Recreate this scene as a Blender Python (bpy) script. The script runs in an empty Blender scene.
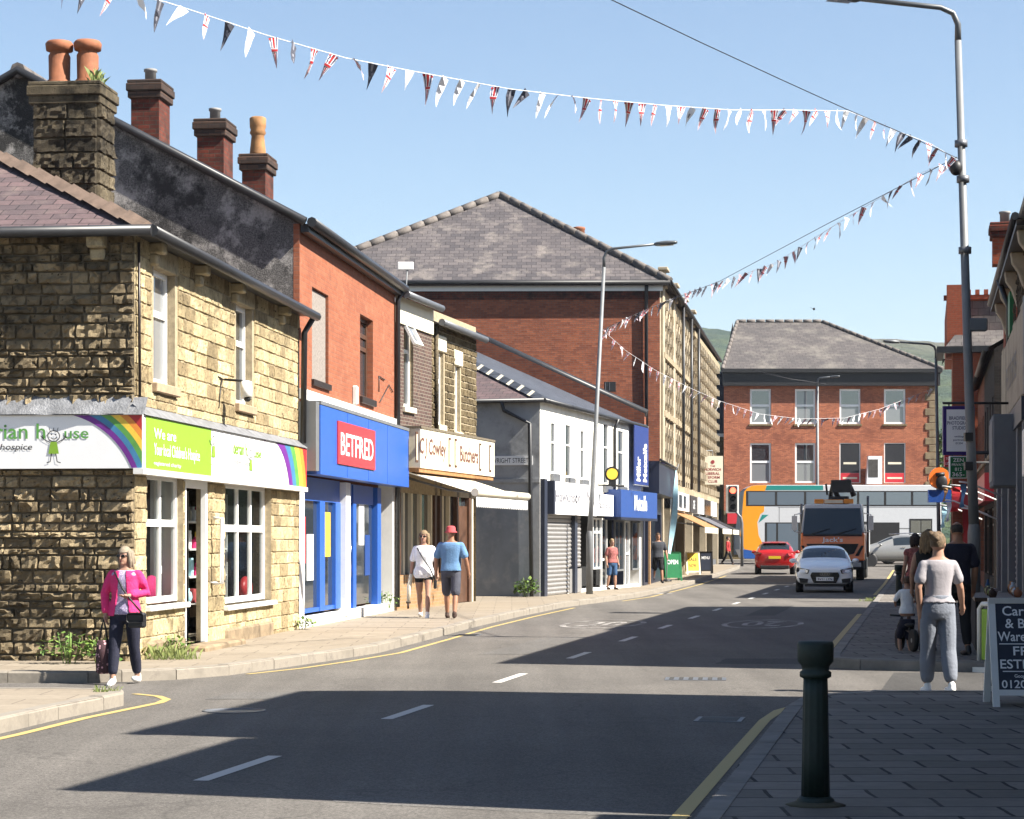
import bpy, bmesh, math, random
from mathutils import Vector, Matrix
random.seed(7)
SC = bpy.context.scene
COL = SC.collection
K, CAMH, CX, CY = 2200.0, 1.6, 512.0, 540.0
rad = math.radians

def gz(Y):                                   # the road climbs a little towards the junction
    return max(0.0, min(Y, 125.0) - 80.0) * 0.0065
def PX(px, Y): return (px - CX) * Y / K
def PZ(py, Y): return CAMH - (py - CY) * Y / K
def GP(px, py, z=0.0):
    Y = (CAMH - z) * K / (py - CY)
    return Vector((PX(px, Y), Y, z))
def kerb_r(Y): return 1.14 + 0.187 * (Y - 12.6)
def front_r(Y): return kerb_r(Y) + 2.75

# ------------------------------------------------------------------ materials
def s2l(c):
    return tuple((x / 12.92 if x <= 0.04045 else ((x + 0.055) / 1.055) ** 2.4) for x in c)
def hx(h):
    return s2l(tuple(int(h[i:i + 2], 16) / 255 for i in (0, 2, 4)))
MATS = {}
class NT:
    def __init__(s, name):
        s.m = bpy.data.materials.new(name); s.m.use_nodes = True
        s.t = s.m.node_tree; s.n = s.t.nodes; s.n.clear()
        s.out = s.n.new('ShaderNodeOutputMaterial')
        s.b = s.n.new('ShaderNodeBsdfPrincipled')
        s.t.links.new(s.b.outputs[0], s.out.inputs[0])
        MATS[name] = s.m
    def add(s, typ, **kw):
        n = s.n.new('ShaderNode' + typ)
        for k, v in kw.items():
            if k in n.inputs: n.inputs[k].default_value = v
            else: setattr(n, k, v)
        return n
    def ln(s, a, b): s.t.links.new(a, b)
    def inp(s, k, v): s.b.inputs[k].default_value = v
    def mix(s, f, a, b, blend='MIX'):
        n = s.n.new('ShaderNodeMix'); n.data_type = 'RGBA'; n.blend_type = blend
        for sock, v in ((n.inputs[0], f), (n.inputs[6], a), (n.inputs[7], b)):
            if hasattr(v, 'is_output'): s.ln(v, sock)
            elif isinstance(v, (int, float)): sock.default_value = v
            else: sock.default_value = (*v, 1)
        return n.outputs[2]
    def noise(s, vec, scale, detail=4, rough=.6):
        n = s.add('TexNoise', Scale=scale, Detail=detail, Roughness=rough)
        s.ln(vec, n.inputs['Vector']); return n.outputs['Fac']
    def ramp(s, f, a, b, ca=(0, 0, 0), cb=(1, 1, 1)):
        n = s.n.new('ShaderNodeValToRGB'); s.ln(f, n.inputs[0])
        e = n.color_ramp.elements
        e[0].position = a; e[1].position = b; e[0].color = (*ca, 1); e[1].color = (*cb, 1)
        return n.outputs[0]
    def obj(s): return s.n.new('ShaderNodeTexCoord').outputs['Object']
    def uv(s): return s.n.new('ShaderNodeUVMap').outputs[0]
    def bump(s, h, strength=.5, dist=.01):
        n = s.add('Bump', Strength=strength, Distance=dist)
        s.ln(h, n.inputs['Height']); s.ln(n.outputs[0], s.b.inputs['Normal'])

def sc(c, k): return tuple(min(1, max(0, x * k)) for x in c)
DIM = .62
def alb(c):                                    # palette tones were picked off a bright print; bring them to real reflectances, whites stay white
    k = max(c); return sc(c, DIM if k < .6 else min(1, DIM + (k - .6) * 2.2))
def mat(name, c, rough=.7, metal=0, var=.15, scale=6, bump=0, spec=.4, coat=0, dirt=None):
    t = NT(name); v = t.obj(); c = alb(c)
    if dirt: dirt = (alb(dirt[0]), dirt[1])
    f = t.noise(v, scale, 5)
    col = t.mix(t.ramp(f, .3, .7), sc(c, 1 - var), sc(c, 1 + var))
    if dirt:
        f2 = t.noise(v, dirt[1], 6, .7)
        col = t.mix(t.ramp(f2, .5, .72), col, dirt[0])
    t.ln(col, t.b.inputs['Base Color'])
    t.inp('Roughness', rough); t.inp('Metallic', metal); t.inp('Specular IOR Level', spec)
    if coat: t.inp('Coat Weight', coat); t.inp('Coat Roughness', .05)
    if bump: t.bump(t.noise(v, scale * 5, 4), bump, .02)
    return t.m
def brick(name, c1, c2, mortar, bw=.225, bh=.075, ms=.008, rough=.85, bump=.4, patch=None, ps=.6, bias=0, jit=.0, off=.5):
    t = NT(name); uv = t.uv(); c1, c2, mortar = alb(c1), alb(c2), alb(mortar); patch = [(alb(q[0]), *q[1:]) for q in patch or []]
    if jit:
        nz = t.add('TexNoise', Scale=3.0, Detail=2); t.ln(uv, nz.inputs['Vector'])
        a = t.add('VectorMath', operation='MULTIPLY_ADD'); t.ln(nz.outputs['Color'], a.inputs[0])
        a.inputs[1].default_value = (jit, jit, 0); t.ln(uv, a.inputs[2]); uv2 = a.outputs[0]
    else: uv2 = uv
    b = t.add('TexBrick', Scale=1.0, Bias=bias); b.offset = off
    b.inputs['Brick Width'].default_value = bw; b.inputs['Row Height'].default_value = bh
    b.inputs['Mortar Size'].default_value = ms; b.inputs['Mortar Smooth'].default_value = .2
    b.inputs['Color1'].default_value = (*c1, 1); b.inputs['Color2'].default_value = (*c2, 1); b.inputs['Mortar'].default_value = (*mortar, 1)
    t.ln(uv2, b.inputs['Vector'])
    col = b.outputs['Color']
    f = t.noise(uv, 9, 5, .7)
    col = t.mix(.55, col, t.ramp(f, .25, .75, (.45,) * 3, (1, 1, 1)), 'MULTIPLY')
    if patch:
        for p, s_, lo, hi, am in patch:
            m_ = t.ramp(t.noise(uv, s_, 6, .65), lo, hi)
            mm = t.add('Math', operation='MULTIPLY'); t.ln(m_, mm.inputs[0]); mm.inputs[1].default_value = am
            col = t.mix(mm.outputs[0], col, p)
    t.ln(col, t.b.inputs['Base Color']); t.inp('Roughness', rough); t.inp('Specular IOR Level', .25)
    inv = t.add('Math', operation='SUBTRACT'); inv.inputs[0].default_value = 1; t.ln(b.outputs['Fac'], inv.inputs[1])
    ad = t.add('Math', operation='ADD'); t.ln(inv.outputs[0], ad.inputs[0]); t.ln(f, ad.inputs[1])
    t.bump(ad.outputs[0], bump, .012)
    return t.m
def rockmat(name, c1, c2, soot, samt, lo=.42, hi=.62, zsoot=0):      # one block, one tint, with grime in patches
    t = NT(name); v = t.obj(); c1, c2, soot = alb(c1), alb(c2), alb(soot)
    g = t.n.new('ShaderNodeNewGeometry').outputs['Random Per Island']
    col = t.mix(g, c1, c2)
    f = t.noise(v, 14, 6, .7)
    col = t.mix(.85, col, t.ramp(f, .3, .7, (.4,) * 3, (1.2,) * 3), 'MULTIPLY')
    pit = t.ramp(t.noise(v, 22, 3, .5), .645, .70); col = t.mix(pit, col, soot)
    big = t.noise(v, .55, 6, .62)
    if zsoot:                                   # soot has washed down from under the eaves
        sp = t.add('SeparateXYZ'); t.ln(v, sp.inputs[0]); mr = t.add('MapRange'); t.ln(sp.outputs['Z'], mr.inputs[0]); mr.inputs[1].default_value = 2.3; mr.inputs[2].default_value = 3.9; mr.inputs[3].default_value = -.03; mr.inputs[4].default_value = .1
        ad = t.add('Math', operation='ADD'); t.ln(big, ad.inputs[0]); t.ln(mr.outputs[0], ad.inputs[1]); big = ad.outputs[0]
    m1 = t.ramp(big, lo, hi)
    m2 = t.ramp(t.noise(v, 7, 5, .7), .35, .6)
    mm = t.add('Math', operation='MULTIPLY'); t.ln(m1, mm.inputs[0]); t.ln(m2, mm.inputs[1])
    m3 = t.add('Math', operation='MULTIPLY'); t.ln(mm.outputs[0], m3.inputs[0]); m3.inputs[1].default_value = samt
    col = t.mix(m3.outputs[0], col, soot)
    t.ln(col, t.b.inputs['Base Color']); t.inp('Roughness', .92); t.inp('Specular IOR Level', .15)
    t.bump(t.noise(v, 26, 7, .8), 1.0, .035)
    return t.m
def emis(name, c, s):
    t = NT(name); t.inp('Base Color', (*c, 1)); t.inp('Emission Color', (*c, 1)); t.inp('Emission Strength', s); return t.m
def glass_mat(name, base, rough=.04, ior=1.6, trans=0.0):
    t = NT(name)
    t.inp('Base Color', (*base, 1)); t.inp('Roughness', rough); t.inp('IOR', ior); t.inp('Specular IOR Level', .9)
    if trans:
        tr = t.add('BsdfTransparent'); tr.inputs[0].default_value = (.72, .76, .76, 1)
        mx = t.add('MixShader'); mx.inputs[0].default_value = trans
        t.ln(t.b.outputs[0], mx.inputs[1]); t.ln(tr.outputs[0], mx.inputs[2]); t.ln(mx.outputs[0], t.out.inputs[0])
    else:
        nz = t.noise(t.obj(), 1.2, 2); t.bump(nz, .03, .02)
    return t.m

# ------------------------------------------------------------------ mesh builder
class MB:
    def __init__(s, T=None):
        s.v = []; s.f = []; s.fm = []; s.sm = []; s.mats = []; s.cur = 0; s.smooth = False; s.T = T
    def use(s, m):
        m = MATS[m] if isinstance(m, str) else m
        if m not in s.mats: s.mats.append(m)
        s.cur = s.mats.index(m); return s
    def add(s, vs, fs, smooth=None):
        o = len(s.v)
        for p in vs:
            p = Vector(p); s.v.append(s.T @ p if s.T else p)
        for f in fs:
            s.f.append([i + o for i in f]); s.fm.append(s.cur); s.sm.append(s.smooth if smooth is None else smooth)
        return s
    def poly(s, *p): return s.add(p, [list(range(len(p)))])
    def box(s, x0, x1, y0, y1, z0, z1):
        return s.add([(x0, y0, z0), (x1, y0, z0), (x1, y1, z0), (x0, y1, z0), (x0, y0, z1), (x1, y0, z1), (x1, y1, z1), (x0, y1, z1)],
                     [[0, 3, 2, 1], [4, 5, 6, 7], [0, 1, 5, 4], [1, 2, 6, 5], [2, 3, 7, 6], [3, 0, 4, 7]])
    def loft(s, rings, cap=True, smooth=True, closed=True):
        n = len(rings[0]); vs = [p for r in rings for p in r]; fs = []
        for i in range(len(rings) - 1):
            for j in range(n if closed else n - 1):
                k = (j + 1) % n
                fs.append([i * n + j, i * n + k, (i + 1) * n + k, (i + 1) * n + j])
        s.add(vs, fs, smooth)
        if cap and closed:
            o = len(s.v) - len(vs)
            for r in (0, len(rings) - 1):
                s.f.append([o + r * n + j for j in range(n)]); s.fm.append(s.cur); s.sm.append(False)
        return s
    def path(s, pts, rs, n=10, cap=True):
        pts = [Vector(p) for p in pts]
        if not isinstance(rs, (list, tuple)): rs = [rs] * len(pts)
        rings = []; up = None
        for i, p in enumerate(pts):
            d = (pts[min(i + 1, len(pts) - 1)] - pts[max(i - 1, 0)]).normalized()
            if up is None:
                up = Vector((0, 0, 1)) if abs(d.z) < .9 else Vector((1, 0, 0))
            a = (up - d * up.dot(d)).normalized(); b = d.cross(a); up = a
            rings.append([p + (a * math.cos(t) + b * math.sin(t)) * rs[i] for t in [2 * math.pi * j / n for j in range(n)]])
        return s.loft(rings, cap)
    def limb(s, pts, rs, n=12):              # tapered tube with round ends
        pts = [Vector(p) for p in pts]
        a = (pts[0] - pts[1]).normalized(); b = (pts[-1] - pts[-2]).normalized()
        P = [pts[0] + a * rs[0] * .95, pts[0] + a * rs[0] * .6] + pts + [pts[-1] + b * rs[-1] * .6, pts[-1] + b * rs[-1] * .95]
        R = [rs[0] * .25, rs[0] * .8] + list(rs) + [rs[-1] * .8, rs[-1] * .25]
        return s.path(P, R, n)
    def lathe(s, prof, c=(0, 0, 0), n=16, smooth=True):
        c = Vector(c)
        return s.loft([[c + Vector((r * math.cos(t), r * math.sin(t), z)) for t in [2 * math.pi * j / n for j in range(n)]] for r, z in prof], True, smooth)
    def ell(s, c, rx, ry, rz, nu=14, nv=9):
        c = Vector(c)
        return s.loft([[c + Vector((rx * math.sin(p) * math.cos(t), ry * math.sin(p) * math.sin(t), rz * math.cos(p))) for t in [2 * math.pi * j / nu for j in range(nu)]]
                       for p in [math.pi * (i + .08) / (nv + .16) for i in range(nv + 1)]])
    def prism(s, poly, y0, y1):              # (u,z) outline pushed along y
        n = len(poly)
        vs = [(a, y0, b) for a, b in poly] + [(a, y1, b) for a, b in poly]
        return s.add(vs, [list(range(n)), list(range(2 * n - 1, n - 1, -1))] + [[i, (i + 1) % n, n + (i + 1) % n, n + i] for i in range(n)])
    def slab(s, poly, z0, z1):               # (x,y) outline pushed along z
        n = len(poly)
        vs = [(a, b, z0) for a, b in poly] + [(a, b, z1) for a, b in poly]
        return s.add(vs, [list(range(n - 1, -1, -1)), list(range(n, 2 * n))] + [[i, (i + 1) % n, n + (i + 1) % n, n + i] for i in range(n)])
    def build(s, name, parent=None, bevel=0, M=None, seg=1):
        me = bpy.data.meshes.new(name)
        me.from_pydata([tuple(v) for v in s.v], [], s.f); me.update()
        for m in s.mats: me.materials.append(m)
        for p, mi, sm in zip(me.polygons, s.fm, s.sm): p.material_index = mi; p.use_smooth = sm
        bm = bmesh.new(); bm.from_mesh(me)
        if bevel:
            bmesh.ops.remove_doubles(bm, verts=bm.verts, dist=1e-5)
        bmesh.ops.recalc_face_normals(bm, faces=bm.faces)
        if bevel:
            ed = [e for e in bm.edges if len(e.link_faces) == 2 and e.calc_face_angle(0) > .5]
            bmesh.ops.bevel(bm, geom=ed, offset=bevel, segments=seg, affect='EDGES', profile=.5)
        ul = bm.loops.layers.uv.new('UVMap')
        for f in bm.faces:
            n = f.normal
            t = Vector((-n.y, n.x, 0)) if math.hypot(n.x, n.y) > .05 else Vector((1, 0, 0))
            if t.length < 1e-6: t = Vector((1, 0, 0))
            t.normalize(); b = n.cross(t)
            if b.z < 0: b = -b
            for l in f.loops: l[ul].uv = (l.vert.co.dot(t), l.vert.co.dot(b))
        bm.to_mesh(me); bm.free()
        return link(name, me, parent, M)
def link(name, me, parent=None, M=None):
    o = bpy.data.objects.new(name, me); COL.objects.link(o)
    if parent: o.parent = parent
    if M is not None: o.matrix_basis = M
    return o
def tag(o, label, cat, group=None):
    o['label'] = label; o['category'] = cat
    if group: o['group'] = group
    return o
def thing(name, label, cat, loc=(0, 0, 0), rz=0, group=None):
    o = bpy.data.objects.new(name, None); COL.objects.link(o); o.empty_display_size = .2
    o.location = loc; o.rotation_euler = (0, 0, rz)
    return tag(o, label, cat, group)
def struct(o): o['kind'] = 'structure'; return o
def stuff(o): o['kind'] = 'stuff'; return o
def kids(o): return [c for c in bpy.data.objects if c.parent == o]
def dup(o, loc, rz=0, label=None, parent=None):
    c = o.copy(); COL.objects.link(c)
    if parent is None:
        c.location = loc; c.rotation_euler = (0, 0, rz)
        if label: c['label'] = label
    else: c.parent = parent
    for ch in kids(o): dup(ch, None, parent=c)
    return c

class Fr:                                    # a wall frame: u along it, y into it, z up
    def __init__(s, P0, P1):
        s.o = Vector((P0[0], P0[1])); d = Vector((P1[0], P1[1])) - s.o
        s.L = d.length; s.d = d / s.L; s.n = Vector((-s.d.y, s.d.x)); s.rz = math.atan2(s.d.y, s.d.x)
    def u(s, px, y=0):
        k = (px - CX) / K; o = s.o + s.n * y
        return (k * o.y - o.x) / (s.d.x - k * s.d.y)
    def Y(s, u, y=0): return s.o.y + s.d.y * u + s.n.y * y
    def z(s, px, py, y=0): return PZ(py, s.Y(s.u(px, y), y))
    def loc(s, z=0): return (s.o.x, s.o.y, z)
    def world(s, u, y, z=0):
        p = s.o + s.d * u + s.n * y; return Vector((p.x, p.y, z))
def side_T(x, D):                            # wall on the near end of a building, seen from the camera's side: u runs from y=D to y=0
    return Matrix(((0, 1, 0, x), (-1, 0, 0, D), (0, 0, 1, 0), (0, 0, 0, 1)))

def wall_open(mb, u0, u1, z0, z1, ops, d=.12, y=0):
    us = sorted({u0, u1, *[max(u0, min(u1, o[i])) for o in ops for i in (0, 1)]})
    zs = sorted({z0, z1, *[max(z0, min(z1, o[i])) for o in ops for i in (2, 3)]})
    for a, b in zip(us, us[1:]):
        for c, e in zip(zs, zs[1:]):
            mu, mz = (a + b) / 2, (c + e) / 2
            if any(o[0] < mu < o[1] and o[2] < mz < o[3] for o in ops): continue
            mb.poly((a, y, c), (b, y, c), (b, y, e), (a, y, e))
    for a, b, c, e in [o[:4] for o in ops]:
        mb.poly((a, y, c), (a, y + d, c), (a, y + d, e), (a, y, e)); mb.poly((b, y, c), (b, y, e), (b, y + d, e), (b, y + d, c))
        mb.poly((a, y, e), (b, y, e), (b, y + d, e), (a, y + d, e)); mb.poly((a, y, c), (a, y + d, c), (b, y + d, c), (b, y, c))
    return mb
def stones(mb, u0, u1, z0, z1, ops, course=(.18, .3), ln=(.28, .6), relief=.035, joint=.008, rough=.5, quoin=0):
    def one(a, b, c, e):
        if b - a < .03 or e - c < .03: return
        a += joint; b -= joint; c += joint; e -= joint
        eg = .012; cellsz = .055
        def cuts(p0, p1): n = max(2, round((p1 - p0) / cellsz)); return [p0] + [p0 + eg + (p1 - p0 - 2 * eg) * i / n for i in range(n + 1)] + [p1]
        US, ZS = cuts(a, b), cuts(c, e); nx, nz = len(US) - 1, len(ZS) - 1
        R = relief * random.uniform(.4, 1.2); tx = random.uniform(-.3, .3); tz = random.uniform(-.3, .3)
        vs = []; fs = []
        for j in range(nz + 1):
            for i in range(nx + 1):
                p, q = (US[i] - a) / (b - a), (ZS[j] - c) / (e - c)
                edge = i in (0, nx) or j in (0, nz)
                y = .004 if edge else -R * (1 + tx * (p - .5) * 2 + tz * (q - .5) * 2) * random.uniform(1 - rough, 1 + rough) - .006
                du = 0 if edge else random.uniform(-.006, .006)
                vs.append((US[i] + du, y, ZS[j] + (0 if edge else random.uniform(-.006, .006))))
        for j in range(nz):
            for i in range(nx):
                k = j * (nx + 1) + i; fs.append([k, k + 1, k + nx + 2, k + nx + 1])
        mb.add(vs, fs, False)
    def cut(r, lst):
        for k, o in enumerate(lst):
            a, b, c, e = r
            if o[0] < b and o[1] > a and o[2] < e and o[3] > c:
                rest = lst[k + 1:]
                if a < o[0]: cut((a, o[0], c, e), rest)
                if b > o[1]: cut((o[1], b, c, e), rest)
                a2, b2 = max(a, o[0]), min(b, o[1])
                if c < o[2]: cut((a2, b2, c, o[2]), rest)
                if e > o[3]: cut((a2, b2, o[3], e), rest)
                return
        one(*r)
    z = z0
    while z < z1 - .02:
        h = random.uniform(*course); h = min(h, z1 - z)
        if z1 - z - h < course[0] * .5: h = z1 - z
        u = u0
        while u < u1 - .01:
            w = random.uniform(*ln); w = min(w, u1 - u)
            if u1 - u - w < ln[0] * .5: w = u1 - u
            cut((u, u + w, z, z + h), ops); u += w
        z += h

def window(par, T, u0, u1, z0, z1, d=.1, tr=(), mu=(), fm='upvc', gl='glass', sill=None, bw=.055, curtain=None, name='window', lintel=None, openw=None):
    m = MB(T).use(fm)
    m.box(u0, u0 + bw, d, d + .06, z0, z1); m.box(u1 - bw, u1, d, d + .06, z0, z1)
    m.box(u0 + bw, u1 - bw, d, d + .06, z0, z0 + bw); m.box(u0 + bw, u1 - bw, d, d + .06, z1 - bw, z1)
    for t in tr:
        z = z0 + (z1 - z0) * t; m.box(u0 + bw, u1 - bw, d + .003, d + .057, z - bw * .6, z + bw * .6)
    for t in mu:
        u = u0 + (u1 - u0) * t; m.box(u - bw * .45, u + bw * .45, d + .006, d + .054, z0 + bw, z1 - bw)
    w = m.build(name, par)
    p = MB(T).use(gl); y = d + .035
    p.poly((u0 + bw * .5, y, z0 + bw * .5), (u1 - bw * .5, y, z0 + bw * .5), (u1 - bw * .5, y, z1 - bw * .5), (u0 + bw * .5, y, z1 - bw * .5))
    p.build('pane', w)
    if sill:
        MB(T).use(sill).box(u0 - .08, u1 + .08, -.07, d, z0 - .13, z0 - .005).build('sill', w, bevel=.012)
    if lintel:
        MB(T).use(lintel).box(u0 - .12, u1 + .12, -.025, d - .01, z1 + .004, z1 + .26).build('lintel', w, bevel=.01)
    return w
def text(par, T, s, u, z, h, m, y=-.01, width=None, bold=0.0, align='CENTER', name='lettering', shear=0, rot=0, ext=.003):
    c = bpy.data.curves.new('t', 'FONT'); c.body = s; c.size = 1; c.offset = bold; c.align_x = 'LEFT'; c.resolution_u = 3; c.extrude = 0; c.shear = shear
    c.space_line = .95
    o = bpy.data.objects.new('t', c); COL.objects.link(o)
    bpy.context.view_layer.update()
    me = bpy.data.meshes.new_from_object(o.evaluated_get(bpy.context.evaluated_depsgraph_get()))
    bpy.data.objects.remove(o)
    xs = [v.co.x for v in me.vertices]; ys = [v.co.y for v in me.vertices]
    w0, w1, h0, h1 = min(xs), max(xs), min(ys), max(ys)
    k = h / .72 if '\n' not in s else h / (h1 - h0)
    kx = k if width is None else width / (w1 - w0)
    ca, sa = math.cos(rot), math.sin(rot)
    for v in me.vertices:
        a = (v.co.x - {'CENTER': (w0 + w1) / 2, 'LEFT': w0, 'RIGHT': w1}[align]) * kx
        b = v.co.y * k if '\n' not in s else (v.co.y - h0) * k
        p = Vector((u + a * ca - b * sa, y, z + a * sa + b * ca)); v.co = T @ p if T else p
    me.materials.clear(); me.materials.append(MATS[m])
    return link(name, me, par)
def clip(poly, u0, u1, z0, z1):
    for ax, v, s in ((0, u0, 1), (0, u1, -1), (1, z0, 1), (1, z1, -1)):
        out = []
        for i in range(len(poly)):
            a, b = poly[i - 1], poly[i]
            fa, fb = (a[ax] - v) * s, (b[ax] - v) * s
            if (fa >= 0) != (fb >= 0):
                t = fa / (fa - fb); out.append((a[0] + (b[0] - a[0]) * t, a[1] + (b[1] - a[1]) * t))
            if fb >= 0: out.append(b)
        poly = out
        if len(poly) < 3: return []
    return poly
def rainbow(mb, c, r0, r1, rect, y, cols, a0=0, a1=math.pi / 2, kx=1.0, n=40):
    k = len(cols)
    for i, m in enumerate(cols):
        ra, rb = r0 + (r1 - r0) * i / k, r0 + (r1 - r0) * (i + 1) / k
        if i == k - 1: rb = r1 * 2
        mb.use(m)
        for j in range(n):
            t0, t1 = a0 + (a1 - a0) * j / n, a0 + (a1 - a0) * (j + 1) / n
            q = clip([(c[0] + r * math.cos(t) * kx, c[1] + r * math.sin(t)) for r, t in ((ra, t0), (rb, t0), (rb, t1), (ra, t1))], *rect)
            if q: mb.poly(*[(a, y, b) for a, b in q])
def solid(mbs, voxel, name, parent, m, smooth=6, extra=None):      # fuse overlapping volumes into one skin
    me = bpy.data.meshes.new('tmp'); me.from_pydata([tuple(v) for v in mbs.v], [], mbs.f)
    bm = bmesh.new(); bm.from_mesh(me); bmesh.ops.recalc_face_normals(bm, faces=bm.faces); bm.to_mesh(me); bm.free()
    o = bpy.data.objects.new('tmp', me); COL.objects.link(o)
    r = o.modifiers.new('r', 'REMESH'); r.mode = 'VOXEL'; r.voxel_size = voxel; r.use_smooth_shade = True
    if smooth:
        q = o.modifiers.new('s', 'SMOOTH'); q.factor = .5; q.iterations = smooth
    bpy.context.view_layer.update()
    e = bpy.data.meshes.new_from_object(o.evaluated_get(bpy.context.evaluated_depsgraph_get()))
    bpy.data.objects.remove(o)
    if extra:
        bm = bmesh.new(); bm.from_mesh(e)
        t = bpy.data.meshes.new('x'); t.from_pydata([tuple(v) for v in extra.v], [], extra.f)
        bm.from_mesh(t); bm.to_mesh(e); bm.free()
    for p in e.polygons: p.use_smooth = True; p.material_index = 0
    e.materials.clear(); e.materials.append(MATS[m] if isinstance(m, str) else m)
    return link(name, e, parent)
# ------------------------------------------------------------------ the palette
WHITE = (.78, .78, .76)
rockmat('sandstone_pale', (.56, .43, .245), (.79, .645, .38), (.06, .05, .035), .85, .46, .70)  # base tint of the street-front stone, paler than the gable
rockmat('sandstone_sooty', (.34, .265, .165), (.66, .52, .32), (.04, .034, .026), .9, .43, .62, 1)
rockmat('stone_dark', (.16, .13, .09), (.32, .26, .17), (.02, .018, .015), .9, .35, .55)
rockmat('stone_brown', (.19, .145, .08), (.36, .28, .16), (.04, .03, .02), .6)
brick('brick_purple', (.17, .10, .085), (.10, .062, .055), (.30, .26, .21), ms=.01, patch=[((.26, .17, .12), 3, .5, .7, .5)])
mat('mortar', (.50, .41, .27), .95, var=.25, scale=12, bump=.4)
mat('mortar_dark', (.20, .165, .115), .95, var=.3, scale=12, bump=.4)
mat('dressed_stone', (.52, .38, .25), .9, var=.2, scale=9, bump=.3)
mat('dressed_stone_pale', (.56, .47, .30), .9, var=.18, scale=7, bump=.3, dirt=((.16, .13, .09), 4))
brick('brick_orange', (.47, .15, .075), (.56, .20, .105), (.44, .20, .13), ms=.007, bump=.5, patch=[((.30, .10, .06), .9, .48, .7, .6), ((.62, .30, .18), 2.5, .58, .7, .4), ((.14, .07, .05), .5, .62, .75, .6)])
brick('brick_red', (.55, .175, .085), (.34, .10, .055), (.26, .17, .13), patch=[((.16, .055, .035), .25, .48, .75, .7), ((.38, .11, .06), 1.6, .55, .7, .5)])
brick('brick_red_far', (.66, .23, .12), (.50, .165, .09), (.26, .15, .11), patch=[((.18, .05, .035), .4, .5, .7, .6)])
brick('brick_chimney', (.26, .06, .035), (.15, .04, .028), (.12, .09, .07), patch=[((.03, .02, .018), 2.5, .45, .65, .8), ((.30, .13, .08), 4, .6, .7, .5)])
brick('brick_soot', (.06, .045, .038), (.03, .025, .022), (.05, .045, .04))
brick('brick_tan', (.58, .34, .17), (.50, .28, .13), (.45, .36, .24))
brick('brick_bright', (.55, .13, .06), (.46, .10, .045), (.36, .16, .10))
brick('slate_purple', (.25, .17, .17), (.16, .12, .125), (.05, .04, .04), bw=.28, bh=.2, ms=.008, rough=.6, bump=.6, patch=[((.34, .27, .23), 2.2, .55, .75, .5), ((.10, .09, .09), .8, .5, .7, .5)])
brick('slate_grey', (.205, .18, .18), (.115, .105, .112), (.045, .04, .04), bw=.36, bh=.24, ms=.01, rough=.6, bump=.6, patch=[((.40, .35, .31), 1.0, .52, .72, .65), ((.09, .08, .085), .35, .5, .7, .5)])
brick('slate_blue', (.14, .155, .19), (.09, .10, .125), (.04, .04, .045), bw=.3, bh=.22, ms=.01, rough=.5, bump=.6)
brick('slate_far', (.185, .165, .16), (.125, .115, .115), (.07, .06, .06), bw=.4, bh=.26, ms=.012, rough=.75, bump=.5, patch=[((.33, .30, .26), .55, .5, .7, .6)])
brick('flags', (.40, .335, .255), (.47, .40, .31), (.22, .18, .14), bw=.75, bh=.6, ms=.008, bump=.25, jit=.01, patch=[((.30, .25, .19), .5, .5, .75, .5), ((.20, .165, .13), 1.7, .62, .72, .5)])
brick('slabs_grey', (.25, .222, .19), (.37, .335, .295), (.035, .033, .03), bw=.6, bh=.42, ms=.014, bump=.4, jit=.03, patch=[((.19, .17, .15), .7, .48, .7, .6), ((.11, .10, .09), 6, .66, .7, .7)])
mat('kerb_stone', (.36, .32, .265), .9, var=.25, scale=3, bump=.2, dirt=((.16, .14, .12), 3))
mat('kerb_grey', (.29, .27, .245), .9, var=.25, scale=3, bump=.2)
mat('ochre_stone', (.36, .27, .17), .95, var=.3, scale=3, bump=.5, dirt=((.12, .09, .06), 2))
mat('earth', (.10, .09, .06), .95, var=.3, scale=2)
# tarmac: fine stone speckle over broad wear
def tarmac(name, c, lo, hi):
    t = NT(name); v = t.obj()
    a = t.add('TexVoronoi', Scale=70.0); t.ln(v, a.inputs['Vector'])
    f = t.noise(v, 130, 3, .7)
    col = t.mix(t.ramp(f, .3, .72), sc(c, lo), sc(c, hi))
    col = t.mix(.55, col, t.ramp(a.outputs['Color'], .1, .9, (.3,) * 3, (1.6,) * 3), 'MULTIPLY')
    m = t.add('Mapping'); m.inputs['Rotation'].default_value = (0, 0, rad(10.6)); m.inputs['Scale'].default_value = (1.4, .07, 1); t.ln(v, m.inputs[0])
    w = t.noise(m.outputs[0], 1.0, 4, .6)
    col = t.mix(.8, col, t.ramp(w, .3, .7, (.7,) * 3, (1.2,) * 3), 'MULTIPLY')
    pz = t.noise(v, .35, 5, .65)
    col = t.mix(.7, col, t.ramp(pz, .35, .65, (.8,) * 3, (1.1,) * 3), 'MULTIPLY')
    cr = t.add('TexVoronoi', Scale=.33, feature='DISTANCE_TO_EDGE'); 
    wv = t.add('VectorMath', operation='MULTIPLY_ADD'); nn = t.add('TexNoise', Scale=1.4, Detail=5.0); t.ln(v, nn.inputs['Vector']); t.ln(nn.outputs['Color'], wv.inputs[0]); wv.inputs[1].default_value = (1.1, 1.1, 0); t.ln(v, wv.inputs[2]); t.ln(wv.outputs[0], cr.inputs['Vector'])
    col = t.mix(t.ramp(cr.outputs['Distance'], .0015, .005, (.45,) * 3, (0, 0, 0)), col, sc(c, .35))
    t.ln(col, t.b.inputs['Base Color']); t.inp('Roughness', .85); t.inp('Specular IOR Level', .3)
    t.bump(f, .5, .006); return t.m
tarmac('tarmac', (.108, .099, .089), .5, 1.6)
tarmac('tarmac_patch', (.115, .108, .10), .6, 1.4)
tarmac('tarmac_dark', (.06, .057, .054), .5, 1.5)
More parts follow.
